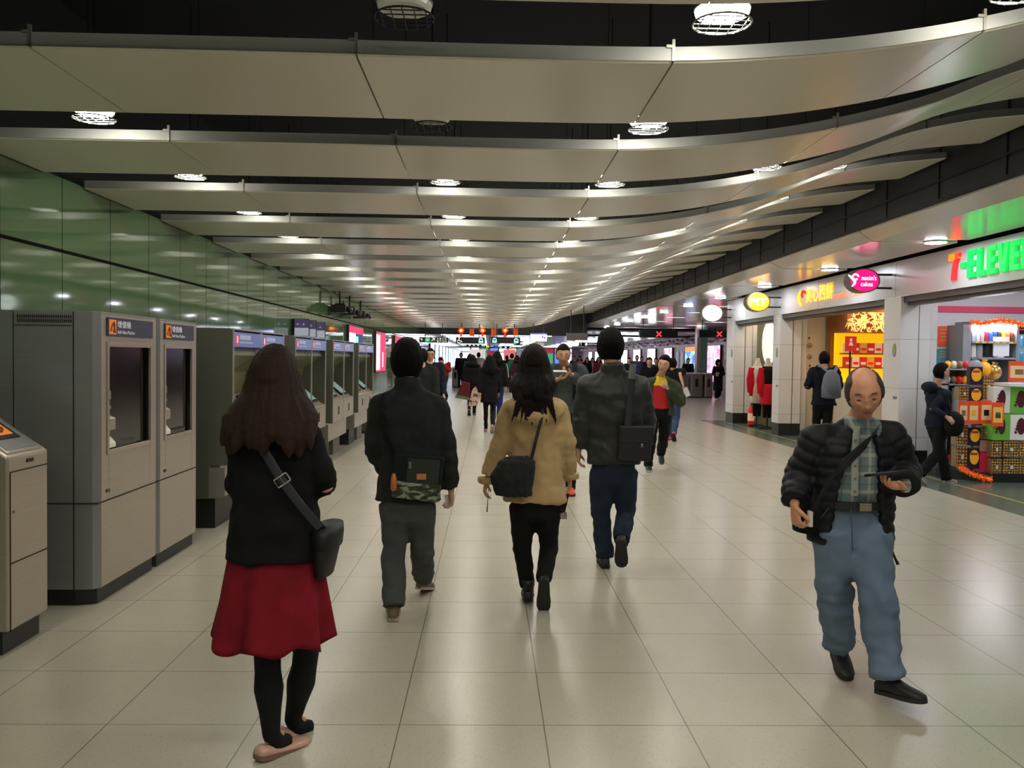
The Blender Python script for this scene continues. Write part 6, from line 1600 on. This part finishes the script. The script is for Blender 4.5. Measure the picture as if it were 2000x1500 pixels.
root, J, fr = build_person(J, 'older balding man in black puffer jacket and faded jeans looking at a phone', skin=m_skin2, hair='bald', hmat=m_hairg, hs=1.0, hyaw=.24, hpitch=-.36, hroll=-.10, voxel=.0036, cv=.01, face='down',
    top=[dict(name='shirt', mat=m_plaid, rings=[(.32, .15, .118), (.5, .155, .122), (1.0, .155, .118), (1.5, .138, .105), (1.75, .11, .09), (1.95, .08, .075)], fold=.005, extra=shirtcollar, voxel=.008),
         dict(name='puffer_jacket', mat=m_puff, rings=[(-.35, .215, .165, .01), (-.05, .215, .165), (.4, .215, .16), (.8, .21, .155), (1.2, .21, .15), (1.5, .188, .135), (1.7, .14, .11), (1.9, .098, .092)],
              open=([pi2 + d_ for d_ in (.75, .62, .52, .46, .40, .34, .36, .55)], [pi2 + 2 * pi - d_ for d_ in (.85, .75, .6, .5, .42, .36, .38, .55)]), thick=.035, sleeve=(.086, .08, .068), fold=.006, puff=.009, voxel=.009, cut=.03)],
    bottom=dict(name='jeans', legs=(.108, .092, .082, .084), hip=.165, hipy=.13, fold=.011, end=.0, waist=.10), botm=m_jeans, shoem=m_shoeb)
q = MB(); c = J['hip'] + NZ * .115; R_, F = J['R'], J['F']
c = V((P(1661, 981, Y).x, Y, P(1661, 981, Y).z))
q.tube([c - NZ * .017, c + NZ * .017], [(.165, .13), (.163, .128)], 32, ref=(1, 0, 0)); bl = obj('belt', q, m_shoeb, root)
q = MB(); bc = c + V((.012, -.134, 0)); q.box(bc.x - .028, bc.x + .028, bc.y - .006, bc.y, bc.z - .018, bc.z + .018); obj('buckle', q, mat('buckle_pale', (170, 164, 140), rough=.3, metal=.8), bl, bevel=.004)
for i in range(5):
    q = MB(); cc = P(1671 - i * .4, 860 + i * 25, Y - .135); q.cyl(cc, cc + V((0, -.004, 0)), .006, 10); obj('shirt_button', q, mat('button_brown', (120, 100, 90), rough=.4), root)
q = MB(); q.tube([P(1674, 832, Y - .118), P(1670, 880, Y - .132), P(1669, 968, Y - .133)], [(.016, .004)] * 3, 8, ref=(1, 0, 0)); obj('shirt_placket', q, mat('placket_grey', (150, 156, 146), rough=.85), root)
bag = empty('sling_bag', P(1590, 1000, Y), 'black sling bag behind the older man\'s right hip with a wide diagonal strap', 'bag')
strap('strap', [P(1712, 836, Y - .07), P(1706, 850, Y - .15), P(1690, 868, Y - .165), P(1650, 905, Y - .17), P(1622, 935, Y - .17), P(1600, 975, Y - .16), P(1585, 1010, Y - .08)], .05, mat('strap_dark', (22, 24, 26), rough=.7), bag, .004, nrm=(.6, 0, .8))
q = MB(); c = P(1580, 1000, Y + .05); q.ring_loft([[c + V((rx * cos(t), ry * sin(t), z)) for t in [2 * pi * k / 20 for k in range(20)]] for z, rx, ry in ((-.1, .03, .05), (-.09, .07, .1), (0, .08, .12), (.1, .07, .1), (.12, .04, .06))]); obj('pouch', q, m_jet, bag, smooth=True)
c = P(1722, 926, Y - .25)
ph = empty('mobile_phone', c, 'dark mobile phone in the older man\'s left hand', 'phone')
q = MB(); q.obox(c, V((.06, -.01, .008)), V((0, .034, -.006)), V((0, .001, .006))); obj('case', q, mat('phone_black', (26, 26, 30), rough=.3), ph, bevel=.003)
q = MB(); q.obox(c + V((0, .001, .007)), V((.052, -.009, .007)), V((0, .03, -.0053)), V((0, .0001, .0008))); obj('screen', q, mat('phone_screen', (90, 100, 120), rough=.1, emit=.4), ph)
q = MB(); c = J['wrR'] + V((.055, -.05, -.05)); q.ring_loft([[c + V((.012 * cos(t), .02 * sin(t), z)) for t in [2 * pi * k / 12 for k in range(12)]] for z in (-.035, .035)]); tag(obj('paper_packet', q, mat('packet_white', (210, 206, 200), rough=.5), loc=c), 'small white packet in the older man\'s right hand', 'packet')
q = MB(); c = J['wrL'] + V((.005, 0, 0)); q.tube([c + V((.012, .002, 0)), c + V((-.012, 0, 0))], [.033, .033], 16); obj('wristwatch', q, m_metal, root)
q = MB(); q.tube([P(1742, 1075, Y - .05), P(1748, 1090, Y - .05), P(1754, 1102, Y - .05)], [.006, .006, .008], 6); obj('drawcord', q, m_shoeb, root)
# jeans details of the older man: fly seam, pocket edges, belt loops, hems
Y = 4.0
m_seam = mat('denim_seam', (62, 78, 98), rough=.9)
for r_ in [o for o in bpy.data.objects if o.get('label', '').startswith('older balding man')]:
    q = MB(); q.tube([P(1662, 992, Y - .128), P(1664, 1030, Y - .135), P(1665, 1075, Y - .11)], .0025, 5)
    q.tube([P(1618, 992, Y - .10), P(1608, 1006, Y - .09), P(1597, 1016, Y - .05)], .0025, 5); q.tube([P(1700, 992, Y - .10), P(1710, 1006, Y - .09), P(1722, 1016, Y - .05)], .0025, 5)
    obj('seam', q, m_seam, r_)
    for px in (1690,):
        q = MB(); c = P(px, 981, Y - .139 + abs(px - 1665) * .0009); q.box(c.x - .006, c.x + .006, c.y, c.y + .004, c.z - .026, c.z + .026); obj('belt_loop', q, m_seam, r_)
# ---------------------------------------------------------------- middle distance people
def simple(px, Yp, H, ang, label, topm, botm, hair='short', fem=False, lead=1, stride=.3, coatlen=0.0, hyaw=0, hpitch=0, shoem=m_shoeb, far=True, adj=None, face=False, hroll=0, puff=None, glasses=False, group=None, hairfn=None, hmat=None, short=False, xs=None, solem=m_sole, legs=(.088, .07, .062, .06), skin=m_skin, topw=1.0, bname='jacket', **kw):
    X = P(px, 760, Yp).x if xs is None else xs
    J = pose(X, Yp, H, ang, stride, lead, fem)
    if adj: adj(J)
    if hairfn: J['hairfn'] = hairfn
    k1 = .88 if fem else 1.0; k1 *= topw
    hemx = (.19 + .02 * (coatlen < -.2)) * k1
    rg = [(coatlen, hemx, .135 * k1), (min(.3, coatlen + .4), .185 * k1, .13 * k1), (.6, .178 * k1, .125 * k1), (1.0, .19 * k1, .13 * k1), (1.45, .195 * k1, .125 * k1), (1.64, .18 * k1, .105), (1.83, .11, .08), (1.96, .07, .065)]
    tops = [dict(name=bname, mat=topm, rings=rg, sleeve=(.074 * k1, .064 * k1, .052 * k1), fold=.008, puff=puff, short=short)]
    return build_person(J, label, hair=hair, hmat=hmat, hyaw=hyaw, hpitch=hpitch, hroll=hroll, voxel=.014 if far else .008, cv=.02 if far else .014, detail=0 if far else 1, face=face, glasses=glasses, skin=skin, solem=solem,
        top=tops + kw.get('more', []), bottom=dict(legs=legs, fold=.006), botm=botm, shoem=shoem, group=group)
m_navyc = cloth('navy_jacket', (26, 32, 46)); m_olivec = cloth('olive_jacket', (62, 68, 50)); m_greyp = cloth('grey_padded', (70, 76, 76)); m_redj = cloth('red_jacket', (130, 28, 36)); m_black2 = cloth('black_coat', (18, 18, 20))
# phone man between the camel coat and the leather jacket
def adjF(J):
    s = J['s']; 
    J['elR'] = J['shR'] + V((-.06, -.06, -.26)); J['wrR'] = P(1100, 737, 9.55) + V((-.06, .06, -.02)); J['elL'] = J['shL'] + V((.07, -.04, -.26)); J['wrL'] = P(1104, 726, 9.55) + V((.08, .06, -.03))
    J['hdirL'] = V((-1, -.4, .3)); J['pnL'] = V((0, .0, 1)); J['thL'] = V((0, -1, 0)); J['hdirR'] = V((1, -.4, .2)); J['pnR'] = V((0, 0, 1)); J['thR'] = V((0, -1, 0)); J['head'] = P(1100, 692, 9.72)
r_, J, fr = simple(1102, 9.85, 1.72, 180, 'young man in a grey quilted jacket facing the camera and reading a phone', m_greyp, m_jet, hair='crop', hpitch=-.28, far=False, face='down', adj=adjF, puff=.006, stride=.36, shoem=mat('shoe_red_yellow', (206, 70, 40), rough=.5), lead=-1)
q = MB(); c = P(1094, 725, 9.52); q.obox(c, V((.075, 0, 0)), V((0, .035, .006)), V((0, 0, .005))); tag(obj('mobile_phone', q, mat('phone_white', (220, 220, 216), rough=.3), loc=c, bevel=.003), 'white mobile phone held flat by the man in the grey quilted jacket', 'phone')
q = MB(); q.tube([P(1122, 705, 9.72), P(1124, 740, 9.66), P(1124, 780, 9.66)], [(.03, .006)] * 3, 8, ref=(1, 0, 0)); q.ell(V((P(1100, 750, 9.85).x, 10.05, 1.22)), (.15, .09, .22), n=16, m=10); tag(obj('backpack', q, m_navyc, loc=(P(1100, 750, 9.85).x, 10.0, 1.2), smooth=True), 'dark blue backpack of the man reading a phone, one strap in view', 'backpack')
# man in the red and yellow shirt
def adjG(J):
    J['head'] = P(1297, 712, 11.55); J['neck'] = P(1290, 734, 11.72)
    J['shR'] = P(1262, 750, 11.7); J['shL'] = P(1318, 752, 11.75); J['elR'] = P(1256, 790, 11.7); J['wrR'] = P(1262, 818, 11.55)
    J['elL'] = P(1333, 790, 11.65); J['wrL'] = P(1303, 757, 11.42); J['hdirL'] = V((-.8, -.3, .5)); J['curlL'] = 1.1; J['pnL'] = V((0, 1, 0)); J['thL'] = V((0, 0, 1))
m_ry = mat('shirt_red_yellow', (176, 26, 34), rough=.85); k = NT(m_ry); pv, xyz = k.pos()
za, zb2 = P(1290, 753, 11.6).z, P(1290, 735, 11.6).z
bnd = k.math('MULTIPLY', k.math('GREATER_THAN', xyz[2], za), k.math('LESS_THAN', xyz[2], zb2)); k.l(k.mix(bnd, s2l((184, 26, 36)), s2l((236, 200, 24))), k.b.inputs['Base Color'])
J = pose(P(1288, 760, 11.75).x, 11.75, 1.64, 184, .4, -1); adjG(J)
J['anR'] = PF(1267, 920) + V((0, .05, .085)); J['anL'] = PF(1312, 868) + V((-.1, -1.2, .2)); J['anL'] = V((J['O'].x + .12, 12.15, .22)); J['pitchR'] = 0; J['pitchL'] = -.6
root, J, fr = build_person(J, 'man in olive jacket over a red and yellow shirt, hand at his chest', hair='short', hs=1.02, hyaw=.35, hpitch=-.05, hroll=.22, voxel=.008, cv=.014, face=True,
    top=[dict(name='shirt', mat=m_ry, rings=[(-.02, .165, .125), (.5, .16, .12), (1.0, .165, .12), (1.5, .165, .11), (1.75, .13, .09), (1.95, .07, .065)], fold=.005),
         dict(name='olive_jacket', mat=m_olivec, rings=[(-.3, .215, .16), (-.05, .21, .155), (.4, .205, .15), (.8, .2, .15), (1.2, .205, .145), (1.55, .195, .135), (1.72, .16, .11), (1.9, .1, .09)], open=([pi2 + d_ for d_ in (.7, .7, .7, .65, .6, .5, .5, .6)], [pi2 + 2 * pi - d_ for d_ in (.7, .7, .7, .65, .6, .5, .5, .6)]), thick=.03, sleeve=(.078, .07, .06), fold=.01)],
    bottom=dict(legs=(.095, .08, .07, .07), fold=.008), botm=m_jet, shoem=mat('shoe_black_lime', (40, 50, 44), rough=.5), solem=mat('sole_lime', (190, 200, 170), rough=.6))
q = MB(); c = J['wrL']; q.tube([c + V((.02, 0, -.01)), c + V((0, 0, .0))], [.034, .034], 14); obj('wristwatch', q, m_metal, root)
# person in black behind, carrying boxes, with orange bag
def adjH(J):
    J['elR'] = J['shR'] + V((.09, -.05, -.27)); J['wrR'] = P(1334, 752, 15.8) ; J['head'] = P(1313, 712, 16.2)
    J['elR'] = P(1328, 730, 16.0)
r_, J, fr = simple(1314, 16.2, 1.62, 20, 'person in a black T-shirt leaning forward with white boxes, behind the red-shirted man', m_jet, cloth('jeans_mid', (60, 76, 110)), lead=-1, hpitch=-.5, adj=adjH, short=True, shoem=mat('shoe_pink', (214, 60, 110), rough=.5), bname='t_shirt')
for i, (px, py) in enumerate(((1330, 768), (1340, 766))):
    c = P(px, py, 15.75); q = MB(); q.obox(c, V((.04, 0, .02)), V((0, .06, 0)), V((-.03, 0, .075))); tag(obj('paper_box', q, mat('box_white', (214, 212, 214), rough=.6), loc=c, bevel=.003), ['white takeaway box, the left one held by the person in black', 'white takeaway box, the right one held by the person in black'][i], 'box', 'white boxes held by the person in black')
c = P(1311, 783, 15.9); q = MB(); q.ell(c, (.08, .06, .12), n=14, m=10); tag(obj('carrier_bag', q, mat('bag_orange', (226, 84, 40), rough=.5), loc=c, smooth=True), 'orange-red carrier bag just behind the red-shirted man', 'bag')
# backpack man at the cake shop
def adjI(J):
    J['elL'] = J['shL'] + V((-.09, -.02, -.26)); J['wrL'] = J['elL'] + V((.12, .2, .02)); J['elR'] = J['shR'] + V((.07, -.02, -.27)); J['wrR'] = J['elR'] + V((-.1, .2, .0))
r_, J, fr = simple(1609, 14.3, 1.70, 10, 'man in a navy coat facing the cake shop, seen from behind', cloth('navy_coat', (22, 24, 36)), m_jet, hair='short', stride=.05, far=False, adj=adjI, coatlen=-.3)
e = empty('backpack', V((J['O'].x, 14.1, 1.2)), 'grey backpack on the man standing at the cake shop', 'backpack')
m_bp = cloth('backpack_grey', (112, 116, 130)); c = V((J['O'].x + .03, 14.06, 1.18)); q = MB()
q.ring_loft([[c + V((rx * math.copysign(abs(cos(t)) ** .8, cos(t)), ry * sin(t), z)) for t in [2 * pi * k / 24 for k in range(24)]] for z, rx, ry in ((-.25, .1, .05), (-.23, .16, .09), (-.05, .16, .1), (.12, .13, .085), (.2, .08, .05), (.23, .03, .02))]); obj('main_pack', q, m_bp, e, smooth=True)
q = MB(); q.ell(c + V((0, -.07, -.1)), (.1, .05, .11), n=16, m=10); obj('front_pocket', q, mat('pocket_grey', (88, 90, 104), rough=.8), e, smooth=True)
for sd in (-1, 1):
    q = MB(); q.tube([c + V((sd * .06, .02, .2)), c + V((sd * .13, .1, .27)), c + V((sd * .15, .22, .3)), c + V((sd * .15, .34, .2))], [(.03, .008)] * 4, 8, ref=(1, 0, 0)); obj('shoulder_strap', q, m_bp, e)
# boy by the display
def adjB(J):
    s = J['s']; J['head'] = P(1836, 727, 10.7) + V((.02, 0, 0)); J['neck'] = P(1829, 756, 10.72)
    J['elR'] = P(1820, 800, 10.55); J['wrR'] = P(1850, 815, 10.45); J['elL'] = P(1838, 800, 10.9); J['wrL'] = P(1862, 815, 10.85)
r_, J, fr = simple(1832, 10.75, 1.42, 78, 'boy in a dark hooded jacket walking past the store display', cloth('boy_jacket', (24, 30, 44)), m_jet, hair='short', lead=-1, stride=.42, far=False, adj=adjB, face=True, coatlen=-.1, shoem=mat('trainer_grey', (150, 150, 150), rough=.5), solem=m_solew, topw=1.05, hyaw=.15, legs=(.1, .085, .08, .08))
q = MB(); q.ell(J['neck'] + V((-.09, 0, -.0)), (.09, .13, .07), n=16, m=10); obj('hood', q, cloth('boy_jacket', (0, 0, 0)), r_, smooth=True)
c = P(1864, 828, 10.5); q = MB(); q.ell(c, (.12, .09, .16), n=18, m=12); q.tube([c + V((-.05, 0, .13)), c + V((-.16, -.02, .36)), c + V((-.2, .05, .46))], .012, 8); q = remesh(q, .012, 2); disp(q, lambda p: .012 * noise.noise(p * 14)); tag(obj('duffel_bag', q, m_jet, loc=c, smooth=True), 'black sports bag carried in front of the boy', 'bag')
# mannequins
for i, (px, Ym, lab, jm, sm) in enumerate(((1479, 19.9, 'headless mannequin in red jacket, white blouse and cream skirt', m_redj, 'cream'), (1499, 19.3, 'headless mannequin in black and red top by the pillar', m_redj, 'red'))):
    X = P(px, 760, Ym).x; e = empty('mannequin', (X, Ym, 0), lab, 'mannequin'); nz = P(px, 700, Ym).z
    def rg_(tab): return [[V((X + rx * cos(t), Ym + ry * sin(t), z)) for t in [2 * pi * k / 24 for k in range(24)]] for z, rx, ry in tab]
    q = MB(); q.ring_loft(rg_([(.85, .13, .1), (1.0, .11, .09), (1.15, .14, .11), (1.32, .15, .1), (1.42, .1, .08), (nz - .06, .05, .05), (nz, .045, .045), (nz + .01, .02, .02)]))
    for sd in (-1, 1): q.tube([(X + sd * .06, Ym, .9), (X + sd * .06, Ym, .5), (X + sd * .055, Ym, .25)], [.06, .045, .03], 12)
    obj('torso', remesh(q, .014, 1), m_man, e, smooth=True)
    q = MB(); q.ring_loft(rg_([(1.42, .12, .09), (1.3, .165, .12), (1.1, .13, .11), (1.0, .125, .1)])); obj('blouse', q, cloth('blouse_white', (224, 214, 206)) if i == 0 else m_jet, e, smooth=True)
    q = MB(); q.ring_loft(rg_([(1.02, .125, .105), (.9, .15, .12), (.6, .16, .13), (.55, .155, .125)])); obj('skirt', q, cloth('skirt_cream', (206, 192, 168)) if sm == 'cream' else cloth('skirt_red', (206, 34, 52)), e, smooth=True)
    q = MB()
    for sd in (-1, 1):
        q.tube([(X + sd * .15, Ym, 1.38), (X + sd * .21, Ym, 1.1), (X + sd * .2, Ym - .04, .8)], [.055, .05, .045], 12)
        q.tube([(X + sd * .12, Ym - .05, 1.38), (X + sd * .14, Ym - .06, 1.0), (X + sd * .16, Ym - .05, .72)], [(.045, .03), (.055, .03), (.05, .03)], 10, ref=(1, 0, 0))
    obj('cardigan', remesh(q, .014, 1), cloth('cardigan_red', (206, 26, 44)), e, smooth=True)
    q = MB(); q.cyl((X, Ym, .02), (X, Ym, .85), .015, 8); q.disc((X, Ym, .01), (0, 0, 1), .16, 24, .02); 
    for t in range(4): q.cyl((X, Ym, .06), (X + .24 * cos(t * 1.57 + .5), Ym + .24 * sin(t * 1.57 + .5), .02), .014, 6)
    obj('stand', q, m_gasket, e)
    q = MB()
    for sd in (-1, 1): q.tube([(X + sd * .06, Ym, .58), (X + sd * .055, Ym, .25)], [.05, .035], 12)
    obj('leggings', q, m_jet, e, smooth=True)
# glasses man and the dark figure before him
r_, J, fr = simple(840, 15.3, 1.68, 175, 'man with glasses in a navy jumper facing the camera, behind the grey-trousered man', m_navyc, m_jet, hair='crop', face=True, glasses=True, far=False, stride=.2)
r_, J, fr = simple(824, 13.2, 1.64, 5, 'man in a dark coat walking away, mostly hidden behind the grey-trousered man', m_char, m_jet, hair='short')
def adjR(J):
    J['head'] = P(861, 704, 29.8); J['neck'] = P(866, 712, 29.9); J['wrR'] = J['elR'] + V((-.15, -.2, .15)); J['wrL'] = P(863, 712, 29.5)
r_, J, fr = simple(867, 30.0, 1.6, 200, 'man in a red jacket bowing his head by the far left wall', m_redj, m_jet, adj=adjR, hpitch=-.8, stride=.08)
def lh(z1, w=.13): return strands(9, 0, z1, w, .08, .03, 5, -.08, .02)
r_, J, fr = simple(956, 17.5, 1.56, 0, 'woman with long brown-black hair in a knee-length black coat and pink shoes', m_black2, m_jet, hair='long', fem=True, coatlen=-.75, hairfn=lh(-.3), lead=-1, shoem=mat('shoe_rose', (176, 96, 100), rough=.5), solem=m_solew, legs=(.075, .056, .046, .044), topw=1.12)
r_, J, fr = simple(922, 22.6, 1.58, 0, 'woman in a dark bulky jacket carrying a large striped bag, left of the black-coated woman', m_black2, m_jet, hair='long', fem=True, hairfn=lh(-.22), topw=1.3, shoem=mat('shoe_teal', (50, 84, 96), rough=.6), legs=(.08, .06, .05, .05))
c = P(902, 762, 22.4); q = MB(); q.prism([c + V((-.16, -.1, -.18)), c + V((.2, -.1, -.25)), c + V((.22, -.1, .18)), c + V((.02, -.1, .24))], (0, .22, 0)); bg = tag(obj('shopping_bag', q, cloth('bag_maroon', (92, 34, 36)), loc=c, bevel=.02), 'maroon and green shopping bag at the side of the woman in the bulky jacket', 'bag')
q = MB(); q.prism([c + V((-.17, -.11, -.19)), c + V((.2, -.11, -.26)), c + V((.2, -.11, -.18)), c + V((-.14, -.11, -.11))], (0, .24, 0)); obj('green_hem', q, cloth('bag_green', (88, 106, 84)), bg)
m_leo = mat('leopard', (190, 150, 140), rough=.7); k = NT(m_leo); g, xyz = k.obj(); vv = k.n('TexNoise'); vv.inputs['Scale'].default_value = 16; k.l(g, vv.inputs['Vector']); k.l(k.mix(k.math('GREATER_THAN', vv.outputs[0], .54), s2l((200, 164, 150)), s2l((70, 44, 40))), k.b.inputs['Base Color'])
c = P(924, 775, 17.4); q = MB(); q.prism([c + V((-.1, -.06, -.2)), c + V((.1, -.06, -.17)), c + V((.09, -.06, .12)), c + V((.05, -.06, .22)), c + V((-.02, -.06, .14))], (0, .12, 0)); tag(obj('tote_bag', q, m_leo, loc=c, bevel=.015), 'pink leopard-print bag hanging left of the black-coated woman', 'bag')
r_, J, fr = simple(970, 19.6, 1.67, 0, 'woman in black top with white arm stripes and blue jeans', m_black2, cloth('jeans_royal', (34, 46, 110)), hair='long', fem=True, hairfn=lh(-.2, .11), lead=1, topw=1.15, shoem=mat('shoe_mustard', (190, 160, 90), rough=.5))
q = MB()
for n in 'LR': 
    sd = -1 if n == 'L' else 1
    q.tube([J['sh' + n] + V((sd * .06, -.04, .04)), J['sh' + n].lerp(J['el' + n], .5) + V((sd * .07, -.03, 0)), J['el' + n] + V((sd * .06, -.03, 0))], [.012] * 3, 6)
obj('arm_stripe', q, mat('stripe_white', (190, 184, 176), rough=.8), r_)
r_, J, fr = simple(999, 38.0, 1.72, 0, 'person with a green backpack walking away in the distance', m_jet, m_jet, hair='short')
c = V((J['O'].x - .02, 37.75, 1.2)); q = MB(); q.ell(c, (.2, .14, .27), n=18, m=12); q.ell(c + V((0, -.1, -.08)), (.13, .07, .12), n=14, m=8); tag(obj('backpack', q, cloth('backpack_green', (20, 104, 70)), loc=c, smooth=True), 'green backpack on the distant walker', 'backpack')
FAR = [ # px, Y, H, ang, top, bottom, label, fem
 (900, 42, 1.75, 180, cloth('suit_black', (20, 24, 34)), m_jet, 'man in a dark suit facing the camera by the far left gate', False),
 (917, 34, 1.66, 0, m_char, m_jet, 'far walker in charcoal left of the tall-haired woman', True),
 (934, 40, 1.76, 0, cloth('shirt_pale', (196, 190, 184)), m_jet, 'far walker in a pale shirt between the black-coated women', False),
 (1009, 33, 1.62, 0, cloth('maroon_top', (56, 34, 40)), m_jet, 'far walker in maroon beside the green backpack', True),
 (975, 50, 1.68, 10, cloth('mint_top', (120, 190, 176)), m_jet, 'very distant walker in a mint top', True),
 (989, 44, 1.64, 0, m_char, m_jet, 'very distant walker in charcoal by the mint top', False),
 (1121, 48, 1.68, 200, m_jet, m_jet, 'distant figure in black left of the pink coat', False),
 (1131, 44, 1.66, 180, cloth('pink_coat', (226, 120, 160)), m_jet, 'distant figure in a pink coat near the red counter', True),
 (1146, 42, 1.6, 180, m_black2, m_jet, 'distant woman in black at the red counter', True),
 (1156, 43, 1.58, 185, cloth('blouse_rose', (216, 170, 166)), m_jet, 'distant woman in pale rose at the red counter', True),
 (1168, 40.8, 1.62, 175, cloth('cardigan_darkred', (120, 40, 50)), m_jet, 'distant woman in dark red at the red counter', True),
 (1228, 36, 1.6, 180, m_navyc, m_jet, 'distant figure in navy right of the tall man', False),
 (1243, 38, 1.72, 190, cloth('blue_grey', (60, 66, 96)), m_jet, 'distant tall figure in blue-grey in front of the bright boxes', False),
 (1252, 40, 1.68, 170, m_char, m_jet, 'distant figure in charcoal in front of the bright boxes', False),
 (1267, 23, 1.58, 180, m_black2, m_jet, 'bulky figure in black with a dark cap left of the red-shirted man', False),
 (1343, 38.4, 1.62, 185, m_black2, m_jet, 'figure in dark padded jacket passing the gates', False),
 (1280, 33, 1.6, 180, cloth('teal_coat', (40, 70, 80)), m_jet, 'distant figure in dark teal behind the cap wearer', False),
]
for (px, Yp, H, ang, tm, bm, lab, fem) in FAR:
    simple(px, Yp, H, ang, lab, tm, bm, hair='long' if fem and ang < 90 else 'short', fem=fem, hairfn=lh(-.2) if fem else None, lead=random.choice((-1, 1)), topw=1.1)
# hooded woman reading her phone
def adjW(J):
    J['elL'] = J['shL'] + V((.06, -.05, -.26)); J['elR'] = J['shR'] + V((-.06, -.05, -.26)); J['wrL'] = P(1405, 729, 33.1) ; J['wrR'] = P(1398, 731, 33.1)
def hoodfn(q, J, fr, hc): q.ell(J['head'] + V((0, .03, .01)), (.12, .12, .15), n=16, m=12)
X = PF(1400, 780)
r_, J, fr = simple(1402, 33.4, 1.55, 180, 'woman in a long black hooded coat reading a phone beside the gates', m_black2, m_black2, hair='long', fem=True, adj=adjW, coatlen=-1.6, hpitch=-.4, stride=.1, topw=1.2, hairfn=hoodfn, shoem=mat('shoe_white', (210, 206, 200), rough=.5), legs=(.1, .09, .085, .08))
c = P(1401, 731, 32.98); q = MB(); q.box(c.x - .05, c.x + .05, c.y - .01, c.y + .01, c.z - .08, c.z + .08); tag(obj('mobile_phone', q, m_cab, loc=c, bevel=.006), 'grey phone in the hands of the hooded woman', 'phone')
